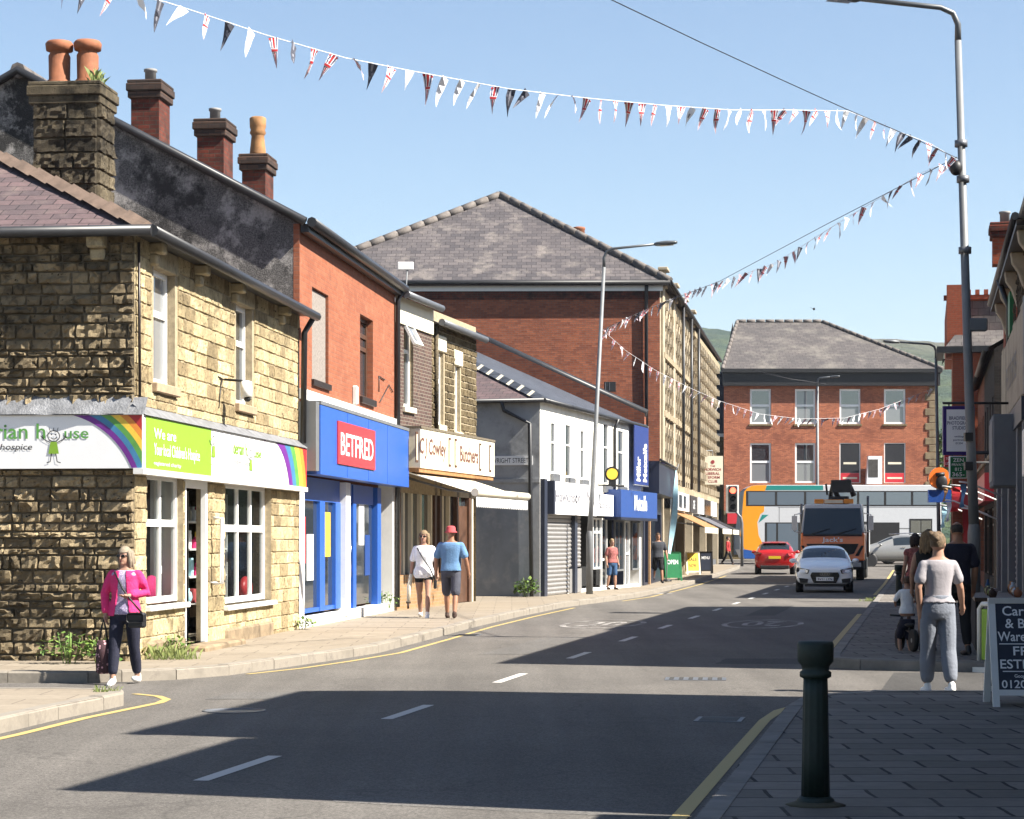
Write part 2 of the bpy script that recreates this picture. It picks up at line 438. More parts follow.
def worn(name, c, under, lo, hi):
    c, under = sc(c, .75), sc(under, .55)
    t = NT(name); v = t.obj()
    f = t.noise(v, 26, 5, .75); g = t.noise(v, 1.3, 3)
    a = t.add('Math', operation='ADD'); t.ln(f, a.inputs[0]); t.ln(g, a.inputs[1])
    col = t.mix(t.ramp(a.outputs[0], lo, hi), c, under)
    t.ln(col, t.b.inputs['Base Color']); t.inp('Roughness', .7); return t.m
worn('paint_white', (.62, .60, .56), (.2, .18, .16), 1.08, 1.25)
worn('paint_worn', (.42, .40, .37), (.17, .15, .135), .92, 1.12)
worn('paint_yellow', (.52, .39, .14), (.19, .165, .13), 1.05, 1.3)
t = NT('render_dark'); v = t.obj()
col = t.mix(t.ramp(t.noise(v, 38, 4, .8), .36, .62), (.035, .033, .032), (.19, .18, .17)); col = t.mix(t.ramp(t.noise(v, 1.1, 7, .75), .5, .58), col, (.34, .32, .30)); col = t.mix(t.ramp(t.noise(v, .7, 7, .75), .53, .6), col, (.03, .028, .027)); col = t.mix(.6, col, t.ramp(t.noise(v, 20, 5, .8), .3, .7, (.35,) * 3, (1.2,) * 3), 'MULTIPLY')
t.ln(col, t.b.inputs['Base Color']); t.inp('Roughness', .95); t.bump(t.noise(v, 45, 4, .7), .9, .03)
mat('side_paint', (.30, .33, .37), .7, var=.12, scale=2, bump=.15, dirt=((.44, .45, .46), 2.6))
brick('chimney_head', (.15, .085, .06), (.07, .05, .042), (.06, .05, .045))
mat('render_grey', (.50, .51, .52), .9, var=.15, scale=1.2, bump=.2, dirt=((.22, .22, .22), .9))
mat('paint_slate_grey', (.19, .21, .235), .7, var=.12, scale=2, bump=.15)
mat('render_white', (.82, .79, .70), .85, var=.06, scale=2, bump=.1, dirt=((.70, .66, .56), 1.5))
mat('cream', (.72, .66, .52), .7, var=.06, scale=3)
mat('quoin_brown', (.27, .205, .125), .9, var=.25, scale=3, bump=.3)
mat('cream_stone', (.57, .48, .345), .85, var=.12, scale=2, bump=.2, dirt=((.30, .25, .17), 1.1))
mat('stone_band', (.42, .34, .22), .9, var=.2, scale=3, bump=.3)
mat('upvc', WHITE, .35, var=.03)
mat('white_paint', (.74, .73, .70), .5, var=.05)
mat('white_board', (.80, .80, .80), .3, var=.02)
mat('black', (.022, .022, .024), .5, var=.2)
mat('black_gloss', (.012, .012, .014), .15, var=.1)
mat('gutter', (.035, .036, .04), .4, var=.2)
mat('lead', (.38, .385, .40), .45, metal=.35, var=.3, scale=7, bump=.6)
mat('ridge_tile', (.20, .175, .16), .9, var=.3, scale=4, bump=.3)
mat('ridge_brown', (.23, .16, .12), .9, var=.3, scale=4, bump=.3)
mat('terracotta', (.38, .14, .065), .8, var=.25, scale=5, bump=.2)
mat('buff_clay', (.44, .22, .085), .8, var=.3, scale=5, bump=.2)
mat('pot_grey', (.33, .32, .31), .8, var=.2)
mat('timber_dark', (.035, .024, .02), .4, var=.25)
mat('timber_brown', (.13, .065, .04), .4, var=.25, scale=4)
mat('osb', (.36, .315, .28), .9, var=.3, scale=22, bump=.4)
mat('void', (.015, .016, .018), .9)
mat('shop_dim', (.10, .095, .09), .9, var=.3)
mat('galv', (.27, .28, .29), .6, metal=.3, var=.12, scale=3)
mat('galv_dark', (.20, .21, .23), .5, metal=.4, var=.15, scale=3)
mat('lamp_grey', (.16, .17, .18), .4, metal=.3, var=.1)
mat('shutter_grey', (.42, .41, .40), .45, metal=.25, var=.1)
mat('shutter_slot', (.16, .155, .15), .6)
mat('navy_panel', (.045, .055, .085), .4, var=.1)
mat('blue_shop', (.035, .15, .62), .3, var=.06)
mat('blue_frame', (.035, .15, .62), .35, var=.06)
mat('blue_dark', (.016, .022, .05), .4, var=.1)
mat('blue_banner', (.022, .05, .23), .6, var=.08)
mat('blue_sign', (.025, .09, .36), .35, var=.08)
mat('red_logo', (.66, .045, .06), .35, var=.04)
mat('purple_sign', (.055, .025, .23), .4, var=.08)
mat('sky_flag', (.42, .68, .78), .8, var=.12)
mat('green_sign', (.02, .22, .075), .4, var=.1)
mat('lime', (.33, .60, .05), .4, var=.04)
mat('r_red', (.62, .04, .045), .4); mat('r_orange', (.75, .26, .04), .4); mat('r_yellow', (.78, .52, .06), .4)
mat('r_green', (.16, .48, .10), .4); mat('r_blue', (.08, .30, .55), .4); mat('r_purple', (.22, .035, .36), .4)
mat('ink', (.03, .03, .035), .5); mat('ink_grey', (.30, .30, .34), .5); mat('ink_brown', (.20, .09, .07), .5); mat('ink_red', (.42, .06, .07), .5)
mat('ink_blue', (.08, .09, .22), .5)
mat('green_iron', (.010, .027, .022), .6, var=.3, scale=9, bump=.15)
mat('orange_paint', (.84, .19, .035), .3, var=.05, coat=.5)
mat('car_white', (.74, .755, .77), .22, var=.02, coat=.8)
mat('car_red', (.50, .018, .018), .22, var=.03, coat=.8)
mat('car_silver', (.42, .42, .41), .28, metal=.3, var=.03, coat=.6)
mat('bus_white', (.62, .64, .67), .3, var=.03, coat=.4); mat('bus_orange', (.75, .30, .02), .3, var=.03, coat=.4)
mat('bus_teal', (.03, .33, .30), .3, var=.03, coat=.4); mat('bus_blue', (.03, .13, .48), .3, coat=.4)
mat('rubber', (.018, .018, .018), .85, var=.2); mat('plastic_black', (.02, .02, .022), .6)
mat('alloy', (.55, .56, .58), .3, metal=.8); mat('chrome', (.7, .7, .72), .12, metal=1)
mat('plate_yellow', (.72, .50, .03), .4); mat('tail_red', (.40, .01, .012), .15, coat=.5); mat('amber', (.75, .26, .02), .3)
glass_mat('glass', (.028, .036, .044), ior=2.0)
glass_mat('glass_blind', (.19, .20, .21), ior=1.7)
glass_mat('glass_car', (.016, .022, .028), ior=1.4)
glass_mat('glass_bus', (.11, .145, .18), ior=1.5)
glass_mat('glass_lamp', (.30, .33, .36), .1)
glass_mat('glass_shop', (.03, .035, .04), ior=1.5, trans=.8)
emis('red_light', (1, .06, .03), 3.0)
mat('skin', (.52, .29, .20), .6, var=.08, scale=9); mat('skin_tan', (.44, .22, .13), .6, var=.08, scale=9); mat('lip', (.36, .11, .10), .5); mat('eye', (.02, .015, .015), .2)
mat('hair_blond', (.27, .17, .08), .7, var=.4, scale=25, bump=.5); mat('hair_bun', (.19, .125, .07), .7, var=.45, scale=25, bump=.5); mat('hair_brown', (.10, .05, .025), .7, var=.4, scale=25, bump=.5)
mat('hair_fair', (.34, .235, .13), .7, var=.35, scale=25, bump=.5); mat('hair_dark', (.03, .02, .015), .7, var=.4, scale=25, bump=.5); mat('hair_grey', (.36, .29, .21), .8, var=.3, scale=25)
mat('cloth_pink', (.72, .035, .18), .85, var=.15, scale=9, bump=.5); mat('cloth_white', (.74, .74, .76), .9, var=.08, scale=9, bump=.5)
mat('cloth_navy', (.018, .02, .045), .85, var=.2, scale=9, bump=.5); mat('cloth_blue', (.17, .34, .60), .9, var=.12, scale=8, bump=.5)
mat('cloth_slate', (.085, .09, .12), .9, var=.15, scale=8, bump=.5); mat('cloth_grey', (.25, .275, .33), .9, var=.1, scale=7, bump=.35)
mat('cloth_tee', (.47, .44, .47), .9, var=.06, scale=4, bump=.25); mat('cloth_black', (.013, .013, .015), .9, var=.2); mat('cloth_red', (.45, .03, .03), .85, var=.12)
mat('cloth_denim', (.05, .12, .26), .9, var=.15, scale=12); mat('cloth_rose', (.42, .14, .13), .9, var=.5, scale=26); mat('cloth_charcoal', (.055, .06, .075), .9, var=.15)
mat('hat_red', (.60, .10, .11), .85, var=.1); mat('sandal', (.07, .04, .03), .8); mat('shoe_white', (.75, .74, .72), .6)
def dots(name, a, b, s, th):
    t = NT(name); v = t.add('TexVoronoi', Scale=s); t.ln(t.obj(), v.inputs['Vector'])
    t.ln(t.mix(t.ramp(v.outputs['Distance'], th, th + .04), b, a), t.b.inputs['Base Color']); t.inp('Roughness', .85); return t.m
dots('cloth_print', (.30, .25, .38), (.62, .58, .68), 60, .3); dots('bag_print', (.05, .02, .025), (.55, .30, .33), 22, .28)
def leafmat(name, a, b):
    t = NT(name); g = t.n.new('ShaderNodeNewGeometry').outputs['Random Per Island']
    t.ln(t.mix(g, a, b), t.b.inputs['Base Color']); t.inp('Roughness', .6)
    t.inp('Subsurface Weight', 0.0); return t.m
leafmat('weed_leaf', (.06, .13, .02), (.17, .25, .05)); leafmat('grass_leaf', (.14, .19, .05), (.24, .27, .09)); leafmat('tree_leaf', (.035, .07, .015), (.10, .14, .03))
mat('bark', (.10, .07, .05), .9)
# ------------------------------------------------------------------ ground, road, pavements, kerbs, paint
def sheet(name, m, rows, z, y_cut=(80, 125)):
    """rows: (Y, x_left, x_right) in rising Y; follows the slope of the street"""
    rows = list(rows)
    for c in y_cut:
        for i in range(len(rows) - 1):
            a, b = rows[i], rows[i + 1]
            if a[0] < c < b[0]:
                t = (c - a[0]) / (b[0] - a[0])
                rows.insert(i + 1, (c, a[1] + (b[1] - a[1]) * t, a[2] + (b[2] - a[2]) * t)); break
    mb = MB().use(m)
    for a, b in zip(rows, rows[1:]):
        mb.poly((a[1], a[0], gz(a[0]) + z), (a[2], a[0], gz(a[0]) + z), (b[2], b[0], gz(b[0]) + z), (b[1], b[0], gz(b[0]) + z))
    return struct(mb.build(name))
sheet('ground', 'earth', [(-80, -6000, 6000), (80, -6000, 6000), (125, -6000, 6000), (9000, -6000, 6000)], -.08)
sheet('road', 'tarmac', [(-40, -45, 70), (131.5, -45, 70)], 0)
L1 = [(-12, -8.9), (8, -6.0), (18.1, -4.25), (19.6, -4.05), (20.7, -3.85), (21.25, -3.76), (21.6, -3.82), (21.85, -4.05), (21.95, -4.45)]
L2 = [(24.65, -4.75), (24.8, -4.4), (25.2, -3.85), (26.0, -3.35), (27.3, -2.96), (29, -2.45), (31.15, -1.9), (35.5, -1.32), (40.5, -.68), (46, .16), (51.8, 1.15),
      (54.8, 1.88), (57.5, 2.58), (61.75, 3.6), (70, 5.0), (80, 6.6), (93, 8.75), (108, 11.15), (111, 11.5), (113, 11.2), (114, 10.2)]
R1 = [(-12, kerb_r(-12)), (19.5, kerb_r(19.5)), (20.4, 2.66), (21.1, 2.98), (21.45, 3.5)]
R2 = [(25.9, 9.5), (26.45, 6.4), (26.8, 5.1), (27.15, 4.3), (27.6, 3.98), (28.4, kerb_r(28.4)), (80, kerb_r(80)), (108, kerb_r(108)), (111, 20.2), (113, 22)]
PV = .125
sheet('pavement', 'flags', [(y, -20, x) for y, x in L1], PV)
sheet('pavement', 'flags', [(24.65, -20, -4.75)] + [(y, x - 7 if y < 55 else x - 10, x) for y, x in L2[1:]], PV)
sheet('pavement', 'slabs_grey', [(y, x, 45) for y, x in R1], PV)
sheet('pavement', 'slabs_grey', [(y, x, 45) for y, x in R2], PV)
sheet('pavement', 'slabs_grey', [(131.5, -45, 70), (160, -45, 70)], PV)
def kerb(m, pts, inn):
    """a row of stones along pts; the pavement lies on the left of the walk when inn = +1"""
    mb = MB().use(m); P = [Vector((x, y)) for x, y in pts]
    seg = []
    for a, b in zip(P, P[1:]):
        n = max(1, round((b - a).length / .9))
        seg += [(a + (b - a) * (i / n), a + (b - a) * ((i + 1) / n)) for i in range(n)]
    for a, b in seg:
        d = (b - a).normalized(); nn = Vector((-d.y, d.x)) * inn
        a2, b2 = a + d * .004, b - d * .004; h = PV + .006 + random.uniform(-.003, .004); o = -.006 - random.uniform(0, .004)
        za, zb = gz(a.y), gz(b.y)
        q = [a2 + nn * o, b2 + nn * o, b2 + nn * .14, a2 + nn * .14]
        t = [a2 + nn * (o + .02), b2 + nn * (o + .02)]
        mb.add([(q[0].x, q[0].y, za - .03), (q[1].x, q[1].y, zb - .03), (q[1].x, q[1].y, zb + h - .02), (q[0].x, q[0].y, za + h - .02),
                (t[0].x, t[0].y, za + h), (t[1].x, t[1].y, zb + h), (q[2].x, q[2].y, zb + h), (q[3].x, q[3].y, za + h), (q[2].x, q[2].y, zb), (q[3].x, q[3].y, za)],
               [[0, 1, 2, 3], [3, 2, 5, 4], [4, 5, 6, 7], [7, 6, 8, 9], [0, 3, 4, 7, 9], [1, 8, 6, 5, 2]])
    return struct(mb.build('kerb'))
kerb('kerb_stone', [(x, y) for y, x in L1] + [(-20, 22.0)], 1)
kerb('kerb_stone', [(-20, 24.5)] + [(x, y) for y, x in L2] + [(2, 114.3)], 1)
kerb('kerb_grey', [(x, y) for y, x in R1] + [(16, 21.62)], -1)
kerb('kerb_grey', [(16, 24.8)] + [(x, y) for y, x in R2], -1)
kerb('kerb_grey', [(-45, 131.5), (70, 131.5)], 1)
def ribbon(mb, pts, w, z=.004):
    P = [Vector((x, y)) for x, y in pts]; L = []
    for i, p in enumerate(P):
        d = (P[min(i + 1, len(P) - 1)] - P[max(i - 1, 0)]).normalized(); n = Vector((-d.y, d.x)) * w / 2
        L.append((p - n, p + n))
    for (a, b), (c, e) in zip(L, L[1:]):
        mb.poly(*[(q.x, q.y, gz(q.y) + z) for q in (a, c, e, b)])
m = MB().use('paint_white'); y = 15.44
while y < 104:
    x = -1.91 + .1887 * (y - 15.44); ribbon(m, [(x - .84 * .187, y - .84), (x + .84 * .187, y + .84)], .11)
    y += 5.02
struct(m.build('centre_line'))
m = MB().use('paint_yellow')
def off(pts, d): return [(x + d, y) for y, x in pts]
ribbon(m, off(L1[:3], .2) + [(-3.82, 19.8), (-3.6, 20.9), (-3.46, 21.6), (-3.46, 22.05), (-3.62, 22.5), (-3.92, 22.85)], .09)
ribbon(m, [(-3.15, 26.2), (-2.62, 27.4)] + off(L2[5:11], .32), .08)
ribbon(m, off(L2[12:17], .3), .08); 
ribbon(m, off(R1[:2], -.19) + [(2.5, 20.6), (2.78, 21.3), (3.15, 21.75), (3.7, 21.95), (9, 22.1)], .1)
ribbon(m, [(kerb_r(yy) - .16, yy) for yy in (30.6, 40, 47.5)], .1); ribbon(m, [(kerb_r(yy) - .2, yy) for yy in (64, 80, 105)], .1)
struct(m.build('yellow_line'))
m = MB().use('paint_worn')
for cx, cy in ((4.78, 41.9), (1.75, 41.9)):
    for k in range(40):
        a, b = 2 * math.pi * k / 40, 2 * math.pi * (k + 1) / 40
        q = [(cx + r * .77 * math.cos(t) + r * 2.15 * .187 * math.sin(t), cy + r * 2.15 * math.sin(t)) for r, t in ((1, a), (1, b), (.86, b), (.86, a))]
        m.poly(*[(x, yy, .004) for x, yy in q])
for x, yy, w, l in ((2.3, 59, .5, 2.2), (4.6, 66, .5, 1.9), (5.3, 74, .3, 2.6), (7.4, 84, .4, 3), (10.6, 67.5, 1.6, .5), (7.7, 93, .25, 4)):
    ribbon(m, [(x - l * .09, yy - l / 2), (x + l * .09, yy + l / 2)], w)
for k in range(6): ribbon(m, [(11.2 + k * .28 - .9, 61 + k * 2.2), (11.2 + k * .28 + .5, 61.9 + k * 2.2)], .4)
struct(m.build('road_marking'))
GT = Matrix(((1, .187, 0, 0), (0, 0, 1, 0), (0, 0, 0, 1), (0, 0, 0, 1)))
def ground_text(cx, cy, rz):
    T = Matrix.Translation((cx, cy, .0045)) @ Matrix.Rotation(rz, 4, 'Z') @ Matrix(((1, 0, .187, 0), (0, 0, 1, 0), (0, 1, 0, 0), (0, 0, 0, 1)))
    struct(text(None, T, '20', 0, -1.15, 2.3, 'paint_worn', y=0, width=.78, bold=.02, name='road_marking'))
ground_text(1.75, 41.9, 0); ground_text(4.78, 41.9, math.pi)
m = MB().use('tarmac_patch')
q = [GP(326, 794), GP(420, 799), GP(560, 806), GP(690, 812), GP(676, 819), GP(540, 813), GP(420, 807), GP(334, 802)]
m.poly(*[(p.x, p.y, .0018) for p in q])
for cx, cy, w_, l_ in ((.4, 33.5, .7, 5.5), (3.3, 29.0, 1.1, 1.3), (5.9, 50, .6, 7), (-2.6, 22.6, .8, 1.0)):
    ns = 9; pl, pr = [], []
    for i in range(ns): yy = cy - l_ / 2 + l_ * i / (ns - 1); xx = cx + .187 * (yy - cy); pl.append((xx - w_ / 2 + random.uniform(-.02, .02), yy)); pr.append((xx + w_ / 2 + random.uniform(-.02, .02), yy))
    m.use(random.choice(('tarmac_dark', 'tarmac_patch')))
    for i in range(ns - 1): m.poly(*[(a, b, .003) for a, b in (pl[i], pr[i], pr[i + 1], pl[i + 1])])
struct(m.build('road_patch'))
m = MB().use('tarmac_dark')
m.poly(*[(p[0], p[1], .0035) for p in ((3.6, 21.9), (16, 22.2), (16, 26.3), (4.6, 26.5))])
struct(m.build('side_street'))
m = MB().use('galv_dark').slab([(.1, -.2), (.8, -.2), (.8, .3), (.1, .3)], .0, .006); m.use('tarmac_dark')
for i in range(6): m.box(.15 + i * .11, .2 + i * .11, -.15, .25, .0065, .009)
o = m.build('manhole_cover'); o.location = (1.66, 25.3, 0); o.rotation_euler = (0, 0, -.1)
tag(o, 'dark ribbed manhole cover set in the sunlit strip of road', 'manhole cover')

# ------------------------------------------------------------------ hills behind the town
t = NT('hillside'); v = t.obj()
f1 = t.noise(v, .012, 6, .65); f2 = t.noise(v, .09, 5, .7); g = t.add('SeparateXYZ'); t.ln(v, g.inputs[0])
col = t.mix(t.ramp(f1, .42, .58), (.022, .042, .022), (.06, .08, .032))
zr = t.add('MapRange'); t.ln(g.outputs['Z'], zr.inputs[0]); zr.inputs[1].default_value = 95; zr.inputs[2].default_value = 150
xr = t.add('MapRange'); t.ln(g.outputs['X'], xr.inputs[0]); xr.inputs[1].default_value = 190; xr.inputs[2].default_value = 260
mu = t.add('Math', operation='MULTIPLY'); t.ln(zr.outputs[0], mu.inputs[0]); t.ln(xr.outputs[0], mu.inputs[1])
col = t.mix(mu.outputs[0], col, (.10, .09, .065))
col = t.mix(.7, col, t.ramp(f2, .35, .65, (.45,) * 3, (1.2,) * 3), 'MULTIPLY')
t.ln(col, t.b.inputs['Base Color']); t.inp('Roughness', .95); t.inp('Specular IOR Level', .1); t.bump(f2, 1, 6)
from mathutils import noise as MN
m = MB().use('hillside'); m.smooth = True; NX, NY = 150, 46; vs = []
for j in range(NY + 1):
    D = 420 * (2400 / 420) ** (j / NY)
    for i in range(NX + 1):
        a = -.5 + 1.0 * i / NX
        x, yy = D * math.tan(a), D
        px = CX + K * math.tan(a)
        top = 176 + 10 * MN.noise((px * .004, 1.3, 0)) - .01 * abs(px - 700)
        s_ = max(0, min(1, (D - 420) / 1480)); s_ = s_ * s_ * (3 - 2 * s_)
        if D > 1900: s_ *= 1 - .25 * (D - 1900) / 500
        z = top * s_ * (.96 + .07 * MN.noise((x * .004, yy * .004, 2))) + 3.5 * MN.noise((x * .05, yy * .05, 0)) * min(1, j / 5)
        vs.append((x, yy, z - .3))
m.add(vs, [[j * (NX + 1) + i, j * (NX + 1) + i + 1, (j + 1) * (NX + 1) + i + 1, (j + 1) * (NX + 1) + i] for j in range(NY) for i in range(NX)])
struct(m.build('hills'))
# ------------------------------------------------------------------ left side of the street
def gutter(par, pts, r=.07, name='gutter', m='gutter'):
    return MB().use(m).path(pts, r, 8).build(name, par)
def stack(name, label, P, rz, w, d, z0, z1, m, capm, pots, group=None, rock=False):
    """a chimney stack standing on a roof: shaft, corbelled head, pots"""
    t = thing(name, label, 'chimney', (P[0], P[1], z0), rz, group); h = z1 - z0
    if rock:
        mb = MB().use('mortar_dark').box(.02, w - .02, .02, d - .02, 0, h - .3)
        mb.use(m); stones(mb, 0, w, 0, h - .3, [], (.2, .27), (.3, .62), .04, .008, .5)
        mb.T = Matrix(((0, -1, 0, w), (1, 0, 0, 0), (0, 0, 1, 0), (0, 0, 0, 1))); stones(mb, 0, d, 0, h - .3, [], (.2, .27), (.3, .6), .035)
        mb.T = None; mb.build('shaft', t)
    else: MB().use(m).box(0, w, 0, d, 0, h - .3).build('shaft', t)
    c = MB().use(capm).box(-.05, w + .05, -.05, d + .05, h - .32, h - .2).box(-.075, w + .075, -.075, d + .075, h - .2, h - .06).box(-.06, w + .06, -.06, d + .06, h - .06, h)
    c.build('chimney_head', t, bevel=.015)
    for x, y, kind in pots:
        p = MB(); z = h - .02
        if kind == 'big': p.use('terracotta').lathe([(.19, z), (.19, z + .08), (.15, z + .12), (.155, z + .45), (.13, z + .5), (.14, z + .52), (.19, z + .53), (.2, z + .62), (.17, z + .66), (.12, z + .665)], (x, y, 0), 14)
        elif kind == 'buff': p.use('buff_clay').lathe([(.17, z), (.16, z + .1), (.125, z + .42), (.13, z + .44), (.16, z + .48), (.14, z + .54), (.16, z + .6), (.165, z + .76), (.13, z + .79), (.1, z + .79)], (x, y, 0), 14)
        else: p.use('pot_grey').lathe([(.1, z), (.1, z + .22), (.12, z + .23), (.12, z + .27), (.07, z + .28)], (x, y, 0), 12)
        p.build('chimney_pot', t)
    return t

# ---- 1 stone corner shop -------------------------------------------------------
A = Vector((-4.6, 26.8)); B = Vector((-3.55, 36.5)); Cc = Vector((-2.45, 46.0)); D = Vector((-.87, 53.0))
F1 = Fr(A, B); D1 = 7.0; E1 = 5.33
b1 = thing('stone_shop', 'soot-streaked sandstone corner shop with hipped slate roof and green charity shop signs', 'building', F1.loc(), F1.rz)
u = F1.u; z = F1.z
up = [(u(153.5), u(175), 1.6 + 155 * .01265, z(160, 270)), (u(236), u(252), z(245, 405), z(245, 306))]
up[0] = (u(153.5), u(175), z(162, 384), z(162, 270))
gf = [(u(146), u(183), .78, 2.44), (u(184), u(207.5), .2, 2.42), (u(224), u(271), .66, 2.44)]
w = MB().use('mortar'); wall_open(w, 0, F1.L, 0, E1, up + gf, .16)
w.use('sandstone_pale'); stones(w, 0, F1.L, 0.0, E1, [(a - .12 * (c > 2.6), b + .12 * (c > 2.6), c - .14 * (c > 2.6), e + .27 * (c > 2.6)) for a, b, c, e in up + gf] + [(-1, F1.L, 2.42, 3.24)], (.17, .22), (.28, .62), .014, .0035, .5)
w.T = side_T(0, D1); w.use('mortar_dark'); wall_open(w, 0, D1, 0, E1, [(D1 - 2.85, D1 - 2.02, 3.6, 4.95)], .14)
w.use('sandstone_sooty'); stones(w, 0, D1, 0, E1, [(-1, 20, 2.46, 3.2), (D1 - 2.95, D1 - 1.92, 3.45, 5.2)], (.07, .19), (.10, .42), .05, .006, .6)
w.T = None; w.use('stone_brown').poly((F1.L, 0, 0), (F1.L, D1, 0), (F1.L, D1, E1), (F1.L, 0, E1)); w.poly((0, D1, 0), (F1.L, D1, 0), (F1.L, D1, E1), (0, D1, E1))
w.build('wall', b1)
for k, (a, b, c, e) in enumerate(up):
    wi = window(b1, None, a + .02, b - .02, c, e, .1, tr=(.62,), gl='glass_blind' if k == 0 else 'glass', sill='dressed_stone', lintel='dressed_stone_pale', bw=.07)
wi = window(b1, side_T(0, D1), D1 - 2.83, D1 - 2.04, 3.6, 4.95, .1, tr=(.6,), sill='dressed_stone', lintel='dressed_stone_pale')
window(b1, None, gf[0][0], gf[0][1], .8, 2.44, .08, tr=(.62,), mu=(.55,), gl='glass_shop', bw=.075, name='shop_window')
window(b1, None, gf[2][0], gf[2][1], .68, 2.44, .1, tr=(.62,), mu=(.42, .7), gl='glass_shop', bw=.085, name='shop_window')
for a, b, c, e in (gf[0], gf[2]): MB().use('white_paint').box(a - .06, b + .06, -.09, .1, c - .07, c).build('sill', b1, bevel=.01)
a, b = gf[1][:2]
dr = MB().use('upvc').box(a + .04, b - .04, .42, .47, .2, .45).box(a + .04, a + .16, .42, .47, .45, 2.2).box(b - .16, b - .04, .42, .47, .45, 2.2).box(a + .16, b - .16, .42, .47, 1.15, 1.25).box(a + .04, b - .04, .42, .47, 2.2, 2.42).build('door', b1)
MB().use('glass').poly((a + .16, .44, .45), (b - .16, .44, .45), (b - .16, .44, 2.2), (a + .16, .44, 2.2)).build('pane', dr)
MB().use('chrome').box(b - .15, b - .11, .36, .42, .95, 1.3).build('handle', dr)
MB().use('upvc').box(a, a + .05, -.02, .3, .2, 2.42).box(b - .1, b, .0, .07, .2, 2.42).box(a + .05, b - .1, .0, .07, 2.3, 2.42).build('door_frame', b1)
MB().use('ochre_stone').box(a - .1, b + .9, -.34, .45, -.02, .2).build('doorstep', b1, bevel=.03)
for q0, q1 in ((gf[0][0] - .02, gf[0][1]), (gf[2][0], gf[2][1])): MB().use('ochre_stone').box(q0, q1, -.05, .1, 0, .34).build('plinth', b1, bevel=.04)
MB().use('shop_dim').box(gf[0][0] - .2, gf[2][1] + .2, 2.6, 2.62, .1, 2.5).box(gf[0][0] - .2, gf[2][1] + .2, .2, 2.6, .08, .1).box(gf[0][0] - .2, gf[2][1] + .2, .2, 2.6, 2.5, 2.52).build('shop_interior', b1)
# fascia boards
sg = MB().use('white_board').box(.0, F1.L + .02, -.14, -.03, 2.47, 3.12); sg.use('lead').add([(-.1, -.17, 3.12), (F1.L, -.17, 3.12), (F1.L, 0, 3.26), (-.1, 0, 3.26)], [[0, 1, 2, 3]])
sg.use('white_paint').box(-.16, F1.L + .03, -.16, -.03, 2.40, 2.47)
sgo = sg.build('fascia_sign', b1)
um, yb = u(211, -.14), -.1445
MB().use('lime').poly((.005, yb, 2.475), (um, yb, 2.475), (um, yb, 3.115), (.005, yb, 3.115)).build('green_panel', sgo)
text(sgo, None, 'We are', .35, 2.86, .13, 'white_board', -.149, width=1.05, align='LEFT', bold=.01)
text(sgo, None, "Your local Children's Hospice", .35, 2.655, .15, 'white_board', -.149, width=um - 1.0, align='LEFT', bold=.01)
text(sgo, None, "registered charity", .35, 2.53, .05, 'white_board', -.149, width=1.3, align='LEFT')
text(sgo, None, "derian h", u(233, -.14), 2.83, .19, 'lime', -.147, width=u(247, -.14) - u(233, -.14), align='LEFT', bold=.012)
text(sgo, None, "use", u(254.5, -.14), 2.83, .14, 'lime', -.147, width=u(261, -.14) - u(254.5, -.14), align='LEFT', bold=.012)
text(sgo, None, "children's hospice", u(233, -.14), 2.69, .07, 'ink', -.147, width=1.1, align='LEFT')
uA, uB = u(266, -.14), u(289, -.14); du = (uB - uA) / 1.5; aa = (.7616 / du - du) / 2; uc = uA - aa * 1.5; r0_ = (aa * aa + .837) ** .5; rc_ = (((F1.L - uc) / 1.5) ** 2 + .837) ** .5
r = MB(); rainbow(r, (uc, 2.2), r0_, r0_ + (rc_ - r0_) * .97, (u(262, -.14), F1.L + .01, 2.475, 3.115), yb, ['r_purple', 'r_blue', 'r_green', 'r_yellow', 'r_orange', 'r_red'], -.2, 1.9, 1.5); r.build('rainbow', sgo)
def child_figure(par, T, cx, z0, h, y, kx=1.0):       # the charity's stick child with a green frock
    k = h; m = MB(T).use('ink')
    P = lambda a, b: (cx + a * k * kx, y, z0 + b * k)
    def stroke(pts, w=.012): 
        for (a, b), (c, e) in zip(pts, pts[1:]):
            d = Vector((c - a, e - b)); d = d.normalized() if d.length else Vector((1, 0)); n = Vector((-d.y, d.x)) * w
            m.poly(P(a - n.x, b - n.y), P(c - n.x, e - n.y), P(c + n.x, e + n.y), P(a + n.x, b + n.y))
    ring = [(.17 * math.cos(t), .76 + .15 * math.sin(t)) for t in [2 * math.pi * i / 20 for i in range(21)]]
    stroke(ring); stroke([(-.08, .72), (-.03, .68), (.04, .68), (.09, .73)])
    for e_ in (-.06, .06): stroke([(e_, .79), (e_, .82)], .02)
    stroke([(-.1, .58), (-.26, .66), (-.33, .72)]); stroke([(.1, .58), (.26, .66), (.33, .72)])
    stroke([(-.06, .28), (-.1, .05), (-.2, .02)]); stroke([(.06, .28), (.1, .05), (.2, .02)])
    for q in ((-.33, .72), (.33, .72)):
        for t in (.3, 1.3, 2.3): stroke([q, (q[0] + .07 * math.cos(t), q[1] + .07 * math.sin(t))], .008)
    for a_ in (-.1, 0, .1): stroke([(a_, .9), (a_ * 1.3, .99)], .008)
    m.use('lime').poly(P(-.09, .6), P(.09, .6), P(.15, .27), P(-.15, .27))
    return m.build('stick_figure', par)
child_figure(sgo, None, u(250.5, -.14), 2.5, .46, -.1475, 1.5); child_figure(sgo, None, um + .12, 2.62, .44, -.150, 1.5)
GT1 = side_T(0, D1)
MB(GT1).use('white_board').box(0, D1 + .14, -.14, -.03, 2.47, 3.12).build('fascia_sign', b1)
g_ = kids(b1)[-1]; yb = -.1445; s_ = 26.8 / 2200
def gu(px): return D1 + .1 + (px - 137) * s_ * 1.005
